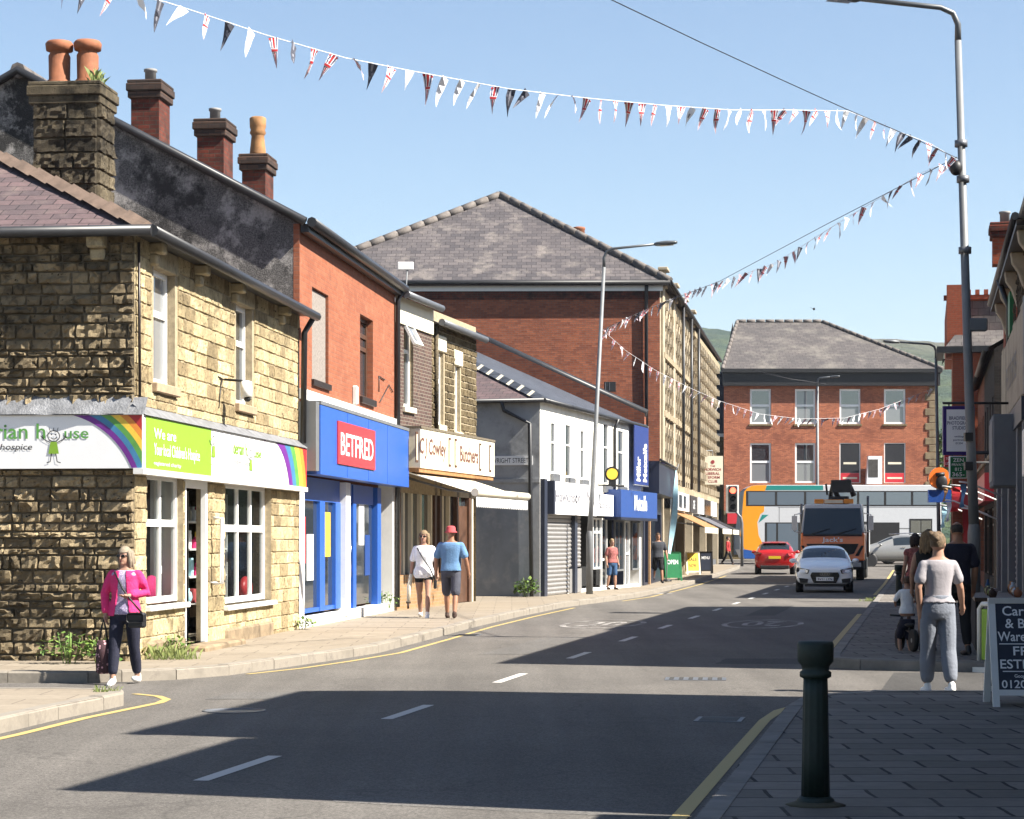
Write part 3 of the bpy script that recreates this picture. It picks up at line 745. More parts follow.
r = MB(GT1); rainbow(r, (gu(46), PZ(503, 26.9)), 90.5 * s_, 124 * s_, (gu(56), D1 + .135, 2.475, 3.115), yb, ['r_purple', 'r_blue', 'r_green', 'r_yellow', 'r_orange', 'r_red'], 0, 1.6); r.build('rainbow', g_)
text(g_, GT1, 'derian h', gu(41.5), 2.835, .19, 'r_green', yb - .001, width=.92, align='RIGHT', bold=.008)
text(g_, GT1, 'use', gu(61), 2.835, .14, 'r_green', yb - .001, width=.30, align='LEFT', bold=.008)
text(g_, GT1, "children's hospice", gu(28), 2.70, .075, 'ink', yb - .001, width=.95, align='RIGHT', bold=.004, shear=.2)
child_figure(g_, GT1, gu(50), 2.53, .44, yb - .003, 1.0)
MB(GT1).use('lead').add([(-1, -.17, 3.12), (D1 + .17, -.17, 3.12), (D1 + .17, 0, 3.34), (-1, 0, 3.34)], [[0, 1, 2, 3]]).add([(i * .33, -.16 - .03 * (i % 2), 3.13) for i in range(22)] + [(i * .33 + .07, -.02, 3.36) for i in range(22)], [[i, i + 1, i + 23, i + 22] for i in range(21)]).build('lead_flashing', b1)
# eaves and roof
for px in (148, 193, 230, 277): q = u(px); MB().use('dressed_stone_pale').box(q, q + .2, -.2, 0, E1 - .16, E1 - .02).box(q + .02, q + .18, -.11, 0, E1 - .3, E1 - .16).build('corbel', b1, bevel=.02)
for q in (D1 - .55, D1 - 2.6, D1 - 4.8): MB(GT1).use('dressed_stone_pale').box(q, q + .22, -.2, 0, E1 - .18, E1 - .02).box(q + .02, q + .2, -.1, 0, E1 - .32, E1 - .18).build('corbel', b1, bevel=.02)
ov = .24; zr = E1 + D1 / 2 * .53; rf = MB().use('slate_purple')
e0, e1, e2 = (-ov, -ov, E1 + .02), (F1.L, -ov, E1 + .02), (F1.L, D1 + ov, E1 + .02); e3 = (-ov, D1 + ov, E1 + .02)
r0, r1 = (D1 / 2, D1 / 2, zr), (F1.L, D1 / 2, zr)
rf.poly(e0, e1, r1, r0); rf.poly(e0, r0, e3); rf.poly(e3, r0, r1, e2); rf.use('stone_brown').poly(e1, e2, r1); rf.use('gutter').poly((-ov, -ov, E1 - .02), (F1.L, -ov, E1 - .02), (F1.L, 0, E1 - .02), (0, 0, E1 - .02)); rf.poly((-ov, -ov, E1 - .02), (0, 0, E1 - .02), (0, D1, E1 - .02), (-ov, D1 + ov, E1 - .02))
rfo = rf.build('roof', b1)
hp = MB().use('ridge_brown'); a_, b_ = Vector(e0), Vector(r0)
n = 11
for i in range(n):
    p0 = a_ + (b_ - a_) * (i / n); p1 = a_ + (b_ - a_) * ((i + .96) / n); w_ = Vector((.7, -.7, 0)) * .15
    hp.add([p0 - w_ + Vector((0, 0, .0)), p0 + Vector((0, 0, .1)), p0 + w_, p1 - w_ + Vector((0, 0, .03)), p1 + Vector((0, 0, .13)), p1 + w_ + Vector((0, 0, .03))], [[0, 1, 4, 3], [1, 2, 5, 4], [0, 2, 1], [3, 4, 5]])
hp.build('hip_tile', rfo)
gutter(b1, [(-.28, -.3, E1), (F1.L + .1, -.3, E1 - .02)], .075); gutter(b1, [(-.3, -.3, E1), (-.3, D1, E1)], .07)
gutter(b1, [(F1.L - .06, -.3, E1), (F1.L - .06, -.12, E1 - .3), (F1.L - .06, -.1, 3.2)], .05, 'downpipe')
MB().use('timber_dark').path([(.02, -.05, E1 - .1), (.03, -.06, 3.3)], .018, 6).build('wall_cable', b1)
gr = MB().use('white_paint').path([(u(210), -.05, 1.0), (u(210), -.17, 1.0), (u(210), -.17, 1.9), (u(210), -.05, 1.9)], .03, 8).lathe([(.06, 0), (.06, .02)], (u(210), -.05, 1.0)).build('grab_rail', b1)
def W(fr, uu, yy, zz): p = fr.world(uu, yy, zz); return (p.x, p.y, zz)
o = thing('security_camera', 'white security camera on a bracket between the upper windows of the sandstone shop', 'camera', W(F1, u(221), -.05, z(221, 388)), F1.rz)
MB().use('black').path([(0, 0, .12), (0, -.25, .1), (0, -.3, .02)], .018, 8).path([(-.3, .02, .14), (.05, .02, .12)], .012, 6).path([(-.25, .02, -.3), (-.1, .02, .1)], .01, 6).build('bracket', o)
MB().use('white_paint').path([(.05, -.3, .08), (.0, -.32, -.14)], .085, 12).build('camera_body', o)
MB().use('black').ell((0, -.33, -.16), .05, .05, .04).build('lens', o)
# things seen through the shop windows
cols = ['r_green', 'cloth_pink', 'r_yellow', 'white_board', 'r_blue', 'sky_flag', 'hat_red', 'cream', 'lime', 'terracotta']
for k, (ua, ub, lab) in enumerate(((gf[0][0] + .05, gf[0][1] - .25, 'white shelf rack of goods behind the window left of the shop door'), (gf[2][0] + .1, gf[2][1] - .6, 'white shelf rack of goods behind the window right of the shop door'))):
    s = thing('display_rack', lab, 'shelf', W(F1, ua, .55, .1), F1.rz)
    MB().use('white_paint').box(0, .03, 0, .03, 0, 2.2).box(ub - ua - .03, ub - ua, 0, .03, 0, 2.2).box(0, .03, .3, .33, 0, 2.2).box(ub - ua - .03, ub - ua, .3, .33, 0, 2.2).build('rack_frame', s)
    for zz in (.55, .95, 1.35, 1.75):
        MB().use('white_paint').box(.03, ub - ua - .03, 0, .33, zz, zz + .025).build('shelf', s)
        x = .08
        while x < ub - ua - .2:
            c = random.choice(cols); hgt = random.uniform(.1, .27); r_ = random.uniform(.04, .08)
            kind = random.random()
            g = MB().use(c)
            if kind < .5: g.lathe([(r_ * .6, 0), (r_, hgt * .4), (r_ * .8, hgt * .7), (r_ * .35, hgt * .8), (r_ * .4, hgt)], n=10); nm, lb, ct = 'ornament', 'small vase or ornament', 'ornament'
            else: g.box(-r_, r_, -.05, .05, 0, hgt).box(-r_ * .8, r_ * .8, -.056, -.05, hgt * .2, hgt * .8); nm, lb, ct = 'boxed_gift', 'small boxed gift', 'box'
            o = g.build(nm, bevel=.006); o.location = W(F1, ua + x, .55 + .16, .1 + zz + .026); o.rotation_euler[2] = F1.rz
            side = 'left' if k == 0 else 'right'
            tag(o, f'{lb} on the shelves in the charity shop window {side} of the door', ct, f'{nm} stock in the charity shop window {side} of the door')
            x += random.uniform(.18, .34)
for px, c, lab in ((150, 'r_yellow', 'yellow and green cushion in the bottom of the window left of the door'), (170, 'cloth_pink', 'pink cushion in the bottom of the window left of the door'), (231, 'r_green', 'green cushion in the bottom of the window right of the door'), (262, 'r_red', 'red cushion standing up in the window right of the door')):
    o = MB().use(c).ell((0, 0, .17), .27, .1, .19).build('cushion'); o.location = W(F1, u(px) + .3, .33, .78 if px < 200 else .68); o.rotation_euler[2] = F1.rz; tag(o, lab, 'cushion')
MB().use('dressed_stone').box(gf[0][0], gf[0][1], .2, .5, .6, .775).box(gf[2][0], gf[2][1], .2, .5, .5, .675).build('window_board', b1)
def local(fr, P, z=0):
    d = Vector((P[0], P[1])) - fr.o; return (d.dot(fr.d), d.dot(fr.n), z)
stack('stone_chimney', 'blackened stone chimney with two octagonal terracotta pots on the corner shop roof', (-6.72, 30.85), F1.rz - math.pi / 2 + .0, .93, .75, 5.9, 8.02, 'stone_dark', 'stone_dark', [(.27, .36, 'big'), (.68, .36, 'big')], rock=True)

# ---- 2 orange brick betting shop -----------------------------------------------
F2 = Fr(B + Vector((.02, .02)), Cc); E2 = 6.85; ZR2 = 9.45; D2 = 9.6
b2 = thing('brick_shop', 'orange brick building with a blue betting shop front and a boarded upper window', 'building', F2.loc(), F2.rz)
u, z = F2.u, F2.z
up = [(u(312), u(328.5), z(320, 382), z(320, 291)), (u(360), u(373), z(366, 398), z(366, 317))]
w = MB().use('brick_orange'); wall_open(w, 0, F2.L, 2.9, E2, up, .2)
w.use('white_paint'); wall_open(w, 0, F2.L, 0, 2.9, [(.42, F2.L - .3, .3, 2.8)], .3)
w.use('render_dark'); w.poly((0, 0, 0), (0, D2, 0), (0, D2, E2), (0, D2 / 2, ZR2), (0, 0, E2)); w.use('brick_orange'); w.poly((F2.L, 0, 0), (F2.L, 0, E2), (F2.L, D2 / 2, ZR2), (F2.L, D2, E2), (F2.L, D2, 0))
w.build('wall', b2)
# brick return of the front shows at the corner
MB().use('brick_orange').box(-.003, .03, -.004, .1, 4.9, E2).build('quoin', b2)
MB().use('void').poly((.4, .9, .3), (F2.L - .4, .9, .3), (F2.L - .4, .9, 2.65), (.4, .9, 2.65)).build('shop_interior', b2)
MB().use('osb').box(up[0][0] + .03, up[0][1] - .03, .05, .1, up[0][2], up[0][3] - .02).build('boarding', b2)
MB().use('timber_dark').box(up[0][0] - .06, up[0][1] + .06, -.05, .1, up[0][2] - .1, up[0][2]).build('sill', b2)
window(b2, None, up[1][0] + .02, up[1][1] - .02, up[1][2], up[1][3], .12, tr=(.62, .78), fm='timber_brown', gl='glass', sill='timber_dark', bw=.07)
MB().use('white_paint').box(u(352), u(352) + .14, -.1, 0, z(353, 405), z(353, 386)).build('alarm_box', b2, bevel=.02)
MB().use('ink').path([(u(378), -.02, z(378, 392)), (u(378), -.02, z(378, 376)), (u(384), -.02, z(384, 380))], .012, 6).path([(u(379), -.02, z(379, 402)), (u(388), -.02, z(388, 385)), (u(392), -.02, z(392, 392))], .01, 6).build('wall_cable', b2)
rf = MB().use('slate_grey'); o_ = .2
sl = (ZR2 - E2) / (D2 / 2)
rf.poly((-.12, -o_, E2 - o_ * sl + .05), (F2.L, -o_, E2 - o_ * sl + .05), (F2.L, D2 / 2, ZR2 + .06), (-.12, D2 / 2, ZR2 + .06)); rf.poly((-.12, D2 + o_, E2 - o_ * sl + .05), (F2.L, D2 + o_, E2 - o_ * sl + .05), (F2.L, D2 / 2, ZR2 + .06), (-.12, D2 / 2, ZR2 + .06))
rf.use('gutter').path([(-.1, -.12, E2 + .02), (-.1, D2 / 2, ZR2 + .05), (-.1, D2, E2 + .05)], .075, 6)
rfo = rf.build('roof', b2)
rt = MB().use('ridge_tile')
for i in range(18): rt.path([(-.1 + i * .53, D2 / 2, ZR2 + .05), (-.1 + i * .53 + .5, D2 / 2, ZR2 + .05)], .13, 8)
rt.build('ridge_tile', rfo)
MB().use('gutter').box(0, F2.L, -.16, -.02, E2 - .14, E2).build('fascia_board', b2)
gutter(b2, [(-.05, -.22, E2 + .02), (F2.L + .05, -.22, E2)], .085); gutter(b2, [(F2.L - .07, -.2, E2), (F2.L - .07, -.08, E2 - .25), (F2.L - .07, -.07, .2)], .05, 'downpipe')
sg = MB().use('blue_shop').box(.28, F2.L - .02, -.3, 0, 2.7, 3.86); sg.use('galv').box(.0, .27, -.28, 0, 2.75, 3.9).box(.28, F2.L - .02, -.31, 0, 3.87, 3.93)
sgo = sg.build('fascia_sign', b2)
for q in (.28, .5, .72): MB().use('blue_frame').box(F2.L * q, F2.L * q + .015, -.304, -.299, 2.71, 3.85).build('panel_joint', sgo)
MB().use('white_paint').box(0, F2.L, -.06, 0, 3.95, 4.12).build('fascia_cover', b2)
a, b = u(337.5, -.31), u(374.5, -.31)
MB().use('red_logo').box(a, b, -.325, -.301, z(356, 467, -.3), z(356, 426, -.3)).build('logo_panel', sgo)
zc = (z(356, 467, -.3) + z(356, 426, -.3)) / 2
text(sgo, None, 'BETFRED', (a + b) / 2, zc - .2, .4, 'white_board', -.328, width=(b - a) * .88, bold=.012)
ft = MB().use('blue_frame')
U = [u(x) for x in (304, 325, 330, 340, 344)]
ft.box(U[0], u(345), .1, .18, 2.28, 2.68); ft.box(U[1], U[2], .09, .2, .35, 2.28); ft.box(U[3], u(345), .08, .2, .35, 2.28); ft.box(U[0], u(345), .1, .2, .35, .42)
ft.box(u(350), u(353), .1, .2, .2, 2.65); ft.box(u(358.5), u(361.5), .1, .2, .2, 2.65); ft.box(u(350), u(379), .12, .2, 2.3, 2.66); ft.box(u(350), u(361), .14, .18, .2, .4); ft.box(u(350), u(361), .14, .18, 1.0, 1.1); ft.box(u(380.5), u(384), .06, .2, .2, 2.65)
ft.use('white_paint').box(u(345), u(349.5), -.02, .2, .2, 2.66)
ft.build('shop_front', b2)
MB().use('glass').poly((U[0], .15, .4), (u(345), .15, .4), (u(345), .15, 2.3), (U[0], .15, 2.3)).poly((u(361), .15, .35), (u(379), .15, .35), (u(379), .15, 2.3), (u(361), .15, 2.3)).build('shop_window', b2)
for a_, c_, m_ in ((u(307), 1.2, 'red_logo'), (u(315), .9, 'white_board'), (u(332), 1.3, 'r_yellow'), (u(366), 1.5, 'white_board'), (u(372), .9, 'blue_sign')): MB().use(m_).box(a_, a_ + .55, .138, .146, c_, c_ + .8).build('window_poster', b2)
dd = MB().use('glass').poly((u(352), .16, .4), (u(359), .16, .4), (u(359), .16, 2.3), (u(352), .16, 2.3)).build('door', b2); MB().use('chrome').path([(u(353.5), .06, .9), (u(353.5), .06, 1.6)], .02, 8).build('handle', dd)
MB().use('r_green').box(u(353), u(356), .14, .15, 1.1, 1.6).build('door_poster', dd)
def mkst(px, py0, Y, lab, w=.98, pots=None, **k):
    return stack('brick_chimney', lab, (PX(px, Y), Y), F2.rz - math.pi / 2, w, .7, E2 + .4, PZ(py0, Y), 'brick_chimney', 'chimney_head', pots or [(.5, .35, 'cap')], **k)
mkst(131, 80, 38.3, 'tall red brick chimney with a small grey cowl, nearest the terracotta pots', .5, [(.25, .35, 'cap')])
mkst(197, 119, 40.3, 'red brick chimney with a small grey cowl, between the tall one and the buff pot', .5, [(.25, .35, 'cap')])
mkst(242, 154, 42.4, 'shorter red brick chimney carrying one tall buff clay pot', .46, [(.23, .35, 'buff')])

# ---- 3 butcher's ------------------------------------------------------------------
F3 = Fr(Cc + Vector((.01, .02)), D); u, z = F3.u, F3.z; D3 = 7
um = u(431.5); E3a, E3b = 6.72, 6.42
b3 = thing('butcher_shop', 'purple brick and stone butcher shop with cream fascia boxes and brown shopfront', 'building', F3.loc(), F3.rz)
wn = [(u(403.5), u(413), z(408, 407), z(408, 322)), (u(438), u(443.5), z(441, 425), z(441, 352)), (u(455), u(460), z(457, 432), z(457, 366))]
w = MB().use('brick_purple'); w.use('mortar'); wall_open(w, 0, F3.L, 2.6, E3a, wn, .14)
w.use('brick_purple'); wall_open(w, 0, um, 3.8, 6.15, wn[:1], .05, y=-.006)
w.use('stone_brown'); stones(w, um, F3.L, 3.8, E3b, [(q[0] - .1, q[1] + .1, q[2] - .1, q[3] + .3) for q in wn[1:]], (.15, .19), (.25, .42), .02, .01, .4)
w.use('cream').box(0, um, -.05, 0, 6.16, E3a)
w.use('brick_tan'); wall_open(w, 0, u(455), 0, .85, [], .1); w.use('timber_brown').poly((0, .14, .8), (F3.L, .14, .8), (F3.L, .14, 3.2), (0, .14, 3.2))
w.use('stone_brown').poly((F3.L, 0, 0), (F3.L, D3, 0), (F3.L, D3, E3b), (F3.L, D3 / 2, E3b + 1.8), (F3.L, 0, E3b)); w.build('wall', b3)
for k, q in enumerate(wn):
    wo_ = window(b3, None, q[0], q[1], q[2], q[3], .08, tr=(.66,) if k == 0 else (.6,), sill='cream', bw=.07)
    MB().use('cream').box(q[0] - (.05 if k == 0 else .14), q[1] + (.05 if k == 0 else .14), -.04, .07, q[3] + .005, q[3] + (.2 if k == 0 else .36)).build('lintel', wo_, bevel=.015)
    if k == 0:
        oT = Matrix.Translation((0, 0, q[3] - .05)) @ Matrix.Rotation(rad(-28), 4, 'X') @ Matrix.Translation((0, 0, -q[3] + .05))
        window(wo_, oT, q[0] + .04, q[1] - .04, q[3] - .55, q[3] - .05, -.02, gl='glass_blind', name='open_sash')
rf = MB().use('slate_grey')
for a, b, E in ((0, um, E3a), (um, F3.L, E3b)): rf.poly((a, -.2, E - .02), (b, -.2, E - .02), (b, D3 / 2, E + 1.8), (a, D3 / 2, E + 1.8)); rf.poly((a, D3 + .2, E), (b, D3 + .2, E), (b, D3 / 2, E + 1.8), (a, D3 / 2, E + 1.8))
rf.build('roof', b3)
gutter(b3, [(0, -.24, E3a + .02), (um, -.24, E3a + .02)], .08, m='galv_dark'); gutter(b3, [(um, -.24, E3b + .02), (F3.L + .05, -.24, E3b)], .08, m='galv_dark')
gutter(b3, [(um + .2, -.06, E3b), (um + .2, -.06, 4.0)], .05, 'downpipe', 'stone_dark')
p0 = -.46
sg = MB().use('cream').box(.32, F3.L, p0, 0, 3.12, 3.95); sg.use('mortar_dark').box(.3, F3.L + .01, p0 - .02, 0, 3.95, 4.0); sg.use('buff_clay').box(.3, F3.L, p0 + .03, .0, 3.03, 3.12)
sgo = sg.build('fascia_sign', b3)
pb = MB().use('timber_brown')
for px in (416.5, 449.5, 455.5, 480, 490):
    q = u(px, p0); pb.box(q - .1, q + .1, p0 - .012, p0 - .001, 3.22, 3.86); 
pb.use('cream')
for px in (416.5, 449.5, 455.5, 480, 490):
    q = u(px, p0); pb.box(q - .045, q + .045, p0 - .016, p0 - .011, 3.27, 3.81)
pb.build('panel_moulding', sgo)
a, b = u(420, p0), u(446, p0); text(sgo, None, 'C J Cowley', (a + b) / 2, 3.43, .34, 'ink_brown', p0 - .006, width=b - a, shear=.1, bold=.02)
a, b = u(460, p0), u(478, p0); text(sgo, None, 'Butchers', (a + b) / 2, 3.38, .36, 'ink_brown', p0 - .006, width=b - a, bold=.02)
ft = MB().use('timber_brown')
for px in (400, 436, 441, 458, 470): q = u(px); ft.box(q - .09, q + .09, -.0, .14, .13, 3.05)
ft.use('cream')
for px in (405, 413, 422, 432.5, 444, 450.5, 473.5): q = u(px); ft.box(q - .06, q + .06, .02, .13, .86 if px < 455 else .13, 3.05)
ft.use('brick_tan').box(0, u(455), -.04, .1, .1, .86); ft.build('shop_front', b3)
MB().use('glass').poly((.1, .1, .85), (F3.L - .1, .1, .85), (F3.L - .1, .1, 3.05), (.1, .1, 3.05)).build('shop_window', b3)
dd = MB().use('timber_brown').box(u(459.5), u(469), .05, .1, .14, 2.4).build('door', b3); MB().use('chrome').box(u(461), u(461) + .05, .0, .05, 1, 1.2).build('handle', dd)
aw = thing('shop_awning', 'cream roll-out awning stretched over the butcher shop window', 'awning', W(F3, .3, -.05, 3.02), F3.rz)
LA = F3.L - 2.1
MB().use('cream').add([(0, 0, .06), (LA, 0, .06), (LA, -1.5, -.42), (0, -1.5, -.42), (0, 0, .03), (LA, 0, .03), (LA, -1.55, -.43), (0, -1.55, -.43)], [[0, 1, 2, 3], [4, 5, 6, 7], [0, 3, 7, 4], [1, 2, 6, 5]]).build('canopy', aw)
MB().use('cream').path([(-.05, -1.6, -.42), (LA + .05, -1.6, -.42)], .085, 10).build('front_bar', aw)
v_ = MB().use('white_paint')
for i in range(28): a = i * LA / 28; b = a + LA / 28 - .01; v_.poly((a, -1.62, -.5), (b, -1.62, -.5), (b, -1.62, -.7), ((a + b) / 2, -1.62, -.74), (a, -1.62, -.7))
v_.build('valance', aw)
MB().use('galv').path([(.5, 0, -.1), (.9, -.8, -.35), (.5, -1.55, -.43)], .025, 8).path([(LA - .5, 0, -.1), (LA - .9, -.8, -.35), (LA - .5, -1.55, -.43)], .025, 8).build('folding_arm', aw)
o = thing('television_aerial', 'small flat television aerial on a thin pole above the butcher roof', 'aerial', W(F3, u(447), 1.0, E3b + .5), 0)
MB().use('galv').path([(0, 0, 0), (.06, 0, .95)], .018, 6).build('pole', o); MB().use('white_paint').box(-.16, .2, -.03, .03, .88, 1.06).build('panel', o, bevel=.01)

# ---- 4 long white building -----------------------------------------------------------
Ew = Vector((.73, 57.4)); Fw = Vector((4.15, 70.65)); F4 = Fr(Ew, Fw); u, z = F4.u, F4.z; D4 = 12.0; E4 = 5.24
b4 = thing('white_shop_row', 'long white rendered two-storey building with hipped slate roof above three small shops', 'building', F4.loc(), F4.rz)
wn = [(u(a), u(b), z((a + b) / 2, c), z((a + b) / 2, e)) for a, b, c, e in ((551, 555.5, 473, 422), (566, 571, 477, 424), (580.5, 584.5, 479, 430), (603.5, 608.5, 484, 423), (618, 623.5, 486, 430))]
w = MB().use('render_white'); wall_open(w, 0, F4.L, 2.9, E4, wn, .14); w.use('white_paint'); wall_open(w, 0, F4.L, 0, 2.9, [(.5, F4.L - .3, .2, 2.75)], .3)
w.T = side_T(0, D4); w.use('render_grey').poly((0, 0, 3.15), (D4, 0, 3.15), (D4, 0, E4), (0, 0, E4)); w.use('side_paint').poly((0, -.015, 0), (D4 - .25, -.015, 0), (D4 - .25, -.015, 2.85), (0, -.015, 2.85)); w.use('render_grey').poly((0, 0, 0), (D4, 0, 0), (D4, 0, 3.15), (0, 0, 3.15))
w.use('render_grey').box(0, D4, -.03, 0, 3.1, 3.2); w.T = None
w.build('wall', b4)
text(b4, side_T(0, D4), 'WRIGHT STREET', D4 - .8, 3.62, .13, 'black', -.033, width=1.0, name='street_name')
MB(side_T(0, D4)).use('white_board').box(D4 - 1.4, D4 - .2, -.03, -.005, 3.56, 3.8).build('street_name_plate', b4)
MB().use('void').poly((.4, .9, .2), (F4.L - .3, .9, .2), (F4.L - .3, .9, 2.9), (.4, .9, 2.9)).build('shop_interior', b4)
for q in wn: window(b4, None, q[0], q[1], q[2], q[3], .015, tr=(.6,), bw=.035, gl='glass'); MB().use('galv_dark').box(q[0] - .12, q[1] + .12, -.12, 0, q[2] - .26, q[2] - .02).build('sill', b4, bevel=.02)
sl = .46; ov = .1; zr = E4 + D4 / 2 * sl; rf = MB().use('slate_blue')
e0, e1, e2, e3 = (-ov, -ov, E4), (F4.L, -ov, E4), (F4.L, D4 + ov, E4), (-ov, D4 + ov, E4); r0, r1 = (D4 / 2, D4 / 2, zr), (F4.L, D4 / 2, zr)
rf.poly(e0, e1, r1, r0); rf.poly(e3, r0, r1, e2); rf.use('slate_purple').poly(e0, r0, e3); rf.use('gutter').poly((-ov, -ov, E4 - .03), (F4.L, -ov, E4 - .03), (F4.L, 0, E4 - .03), (0, 0, E4 - .03)); rf.poly((-ov, -ov, E4 - .03), (0, 0, E4 - .03), (0, D4, E4 - .03), (-ov, D4 + ov, E4 - .03))
rfo = rf.build('roof', b4)
hp = MB(); a_, b_ = Vector(e0), Vector(r0)
for i in range(16):
    hp.use('slate_blue'); p0 = a_ + (b_ - a_) * (i / 16); p1 = a_ + (b_ - a_) * ((i + .72) / 16); p2 = a_ + (b_ - a_) * ((i + 1) / 16); w_ = Vector((.7, -.7, 0)) * .17
    hp.add([p0 - w_, p0 + Vector((0, 0, .12)), p0 + w_, p1 - w_, p1 + Vector((0, 0, .12)), p1 + w_], [[0, 1, 4, 3], [1, 2, 5, 4], [0, 2, 1]])
    hp.use('cream').add([p1 - w_ * 1.02, p1 + Vector((0, 0, .125)), p1 + w_ * 1.02, p2 - w_, p2 + Vector((0, 0, .125)), p2 + w_], [[0, 1, 4, 3], [1, 2, 5, 4], [3, 4, 5]])
hp.build('hip_tile', rfo)
pp = MB().use('brick_red'); L_ = F4.L
prof = [(-.1, E4 - .2), (D4 / 2, zr - .15), (D4, E4 - .2), (D4, E4 + .4), (D4 / 2, zr + .5), (-.1, E4 + .42)]
pp.add([(L_, a, b) for a, b in prof] + [(L_ + .3, a, b) for a, b in prof], [[0, 1, 4, 5], [1, 2, 3, 4], [6, 7, 10, 11], [7, 8, 9, 10], [0, 5, 11, 6], [5, 4, 10, 11], [4, 3, 9, 10]])
pp.use('gutter').path([(L_ + .15, -.15, E4 + .42), (L_ + .15, D4 / 2, zr + .53), (L_ + .15, D4, E4 + .43)], .14, 6); pp.build('gable_parapet', b4)
MB().use('render_grey').poly((L_ + .3, 0, 0), (L_ + .3, D4, 0), (L_ + .3, D4, E4), (L_ + .3, D4 / 2, zr), (L_ + .3, 0, E4)).build('end_wall', b4)
gutter(b4, [(-.15, -.15, E4), (L_, -.15, E4)], .06); gutter(b4, [(-.15, -.15, E4), (-.15, D4, E4)], .06)
gutter(b4, [(-.16, 1.0, E4), (-.1, .95, E4 - .25), (-.1, .25, E4 - .6), (-.1, .2, .1)], .055, 'downpipe'); gutter(b4, [(u(612), -.2, E4), (u(612), -.08, E4 - .3), (u(612), -.08, 3)], .05, 'downpipe')
# shop fronts: shuttered, white, blue
a, b = u(553, -.3), u(597, -.3)
sg = MB().use('white_board').box(.5, b, -.3, 0, 2.28, 3.14); sg.use('navy_panel').box(.36, .5, -.29, 0, 2.28, 3.16); sgo = sg.build('fascia_sign', b4)
text(sgo, None, 'Hawkinson', a + .3, 2.62, .3, 'ink_grey', -.306, width=(b - a) * .55, align='LEFT', bold=.02); text(sgo, None, 'INK', b - .3, 2.62, .36, 'ink_grey', -.306, width=(b - a) * .22, align='RIGHT', bold=.02)
MB().use('navy_panel').box(.02, .34, -.12, .1, .1, 3.2).build('pilaster', b4); MB().use('navy_panel').box(u(571.5), u(574), -.1, .1, .1, 2.27).build('pilaster', b4)
def shutter(par, T, u0, u1, z0, z1, y, name='roller_shutter'):
    mb = MB(T).use('shutter_grey'); n = int((z1 - z0) / .11)
    for i in range(n):
        za = z0 + (z1 - z0) * i / n; zb = z0 + (z1 - z0) * (i + 1) / n; zm = za + (zb - za) * .8
        mb.use('shutter_grey').poly((u0, y, za), (u1, y, za), (u1, y - .022, (za + zm) / 2), (u0, y - .022, (za + zm) / 2)); mb.poly((u0, y - .022, (za + zm) / 2), (u1, y - .022, (za + zm) / 2), (u1, y, zm), (u0, y, zm))
        mb.use('shutter_slot').poly((u0, y, zm), (u1, y, zm), (u1, y + .01, zb), (u0, y + .01, zb))
    return mb.build(name, par)
shutter(b4, None, u(545.5), u(567.5), .14, 2.3, -.04); shutter(b4, None, u(569), u(581), .85, 2.3, .02)
MB().use('shutter_grey').box(u(569), u(581), -.02, .05, .14, .8).build('stall_riser', b4)
a2, b2_ = u(597, -.3), u(613.5, -.3)
sg = MB().use('white_board').box(a2, b2_, -.3, 0, 2.3, 2.92); so = sg.build('fascia_sign', b4); text(so, None, 'nails & tan', (a2 + b2_) / 2, 2.52, .22, 'ink_grey', -.305, width=(b2_ - a2) * .8, bold=.01)
window(b4, None, u(594), u(602), .75, 2.25, .02, tr=(.72,), mu=(.5,), name='shop_window', gl='glass'); window(b4, None, u(603.5), u(609), .2, 2.25, .05, tr=(.4,), name='door')
a3, b3_ = u(621, -.5), u(655, -.5); a3 = max(a3, b2_ + .1)
sg = MB().use('blue_sign').box(a3, F4.L + .1, -.5, 0, 2.28, 3.1); sg.use('blue_dark').box(a3 - .01, F4.L + .11, -.51, 0, 2.2, 2.28); so = sg.build('fascia_sign', b4)
text(so, None, 'Metcalfe', (a3 + F4.L) / 2 + .2, 2.52, .46, 'white_board', -.506, width=2.0, bold=.03)
window(b4, None, u(615.5), u(624), .65, 2.2, .0, mu=(.5,), fm='galv', name='shop_window'); window(b4, None, u(627), u(631.5), .15, 2.2, .05, tr=(.5,), fm='upvc', gl='glass_blind', name='door'); window(b4, None, u(632.5), u(640.5), .65, 2.2, .0, fm='galv', name='shop_window')
bn = thing('hanging_banner', 'tall navy banner lettered sideways in white on the end of the white building', 'banner', W(F4, u(628.5), -.16, 3.35), F4.rz)
w_ = F4.L + .25 - u(628.5); hb = z(638, 427) - 3.35
MB().use('blue_banner').box(0, w_, -.03, .0, 0, hb).build('cloth', bn); 
T_ = Matrix.Identity(4)
text(bn, None, 'Miller', w_ * .40, .1, .62, 'white_board', -.036, width=hb * .42, rot=math.pi / 2, align='LEFT', bold=.03); text(bn, None, 'Metcalfe', w_ * .86, .1, .62, 'white_board', -.036, width=hb * .66, rot=math.pi / 2, align='LEFT', bold=.03)
MB().use('galv').path([(-.05, -.02, hb + .03), (w_, -.02, hb + .03)], .025, 6).path([(-.05, -.02, -.03), (w_, -.02, -.03)], .025, 6).build('banner_rail', bn)
P = Vector((PX(612, 63), 63)); o = thing('round_sign', 'round yellow sign with a dark rim on an iron wall bracket beside the lamp post', 'sign', (P.x, P.y, PZ(474, 63)), 0)
MB().use('black').path([(0, .08, 0), (0, -.08, 0)], .215, 20).build('rim', o); MB().use('r_yellow').path([(0, -.08, 0), (0, -.095, 0)], .16, 20).build('face', o)
MB().use('black').path([(0, 0, -.2), (0, 0, -.34), (.36, -.0, -.34)], .03, 8).path([(-.4, 0, -.24), (-.4, 0, -.32), (.2, 0, -.32)], .025, 8).box(-.1, .1, -.08, .08, -.33, -.2).build('bracket', o)

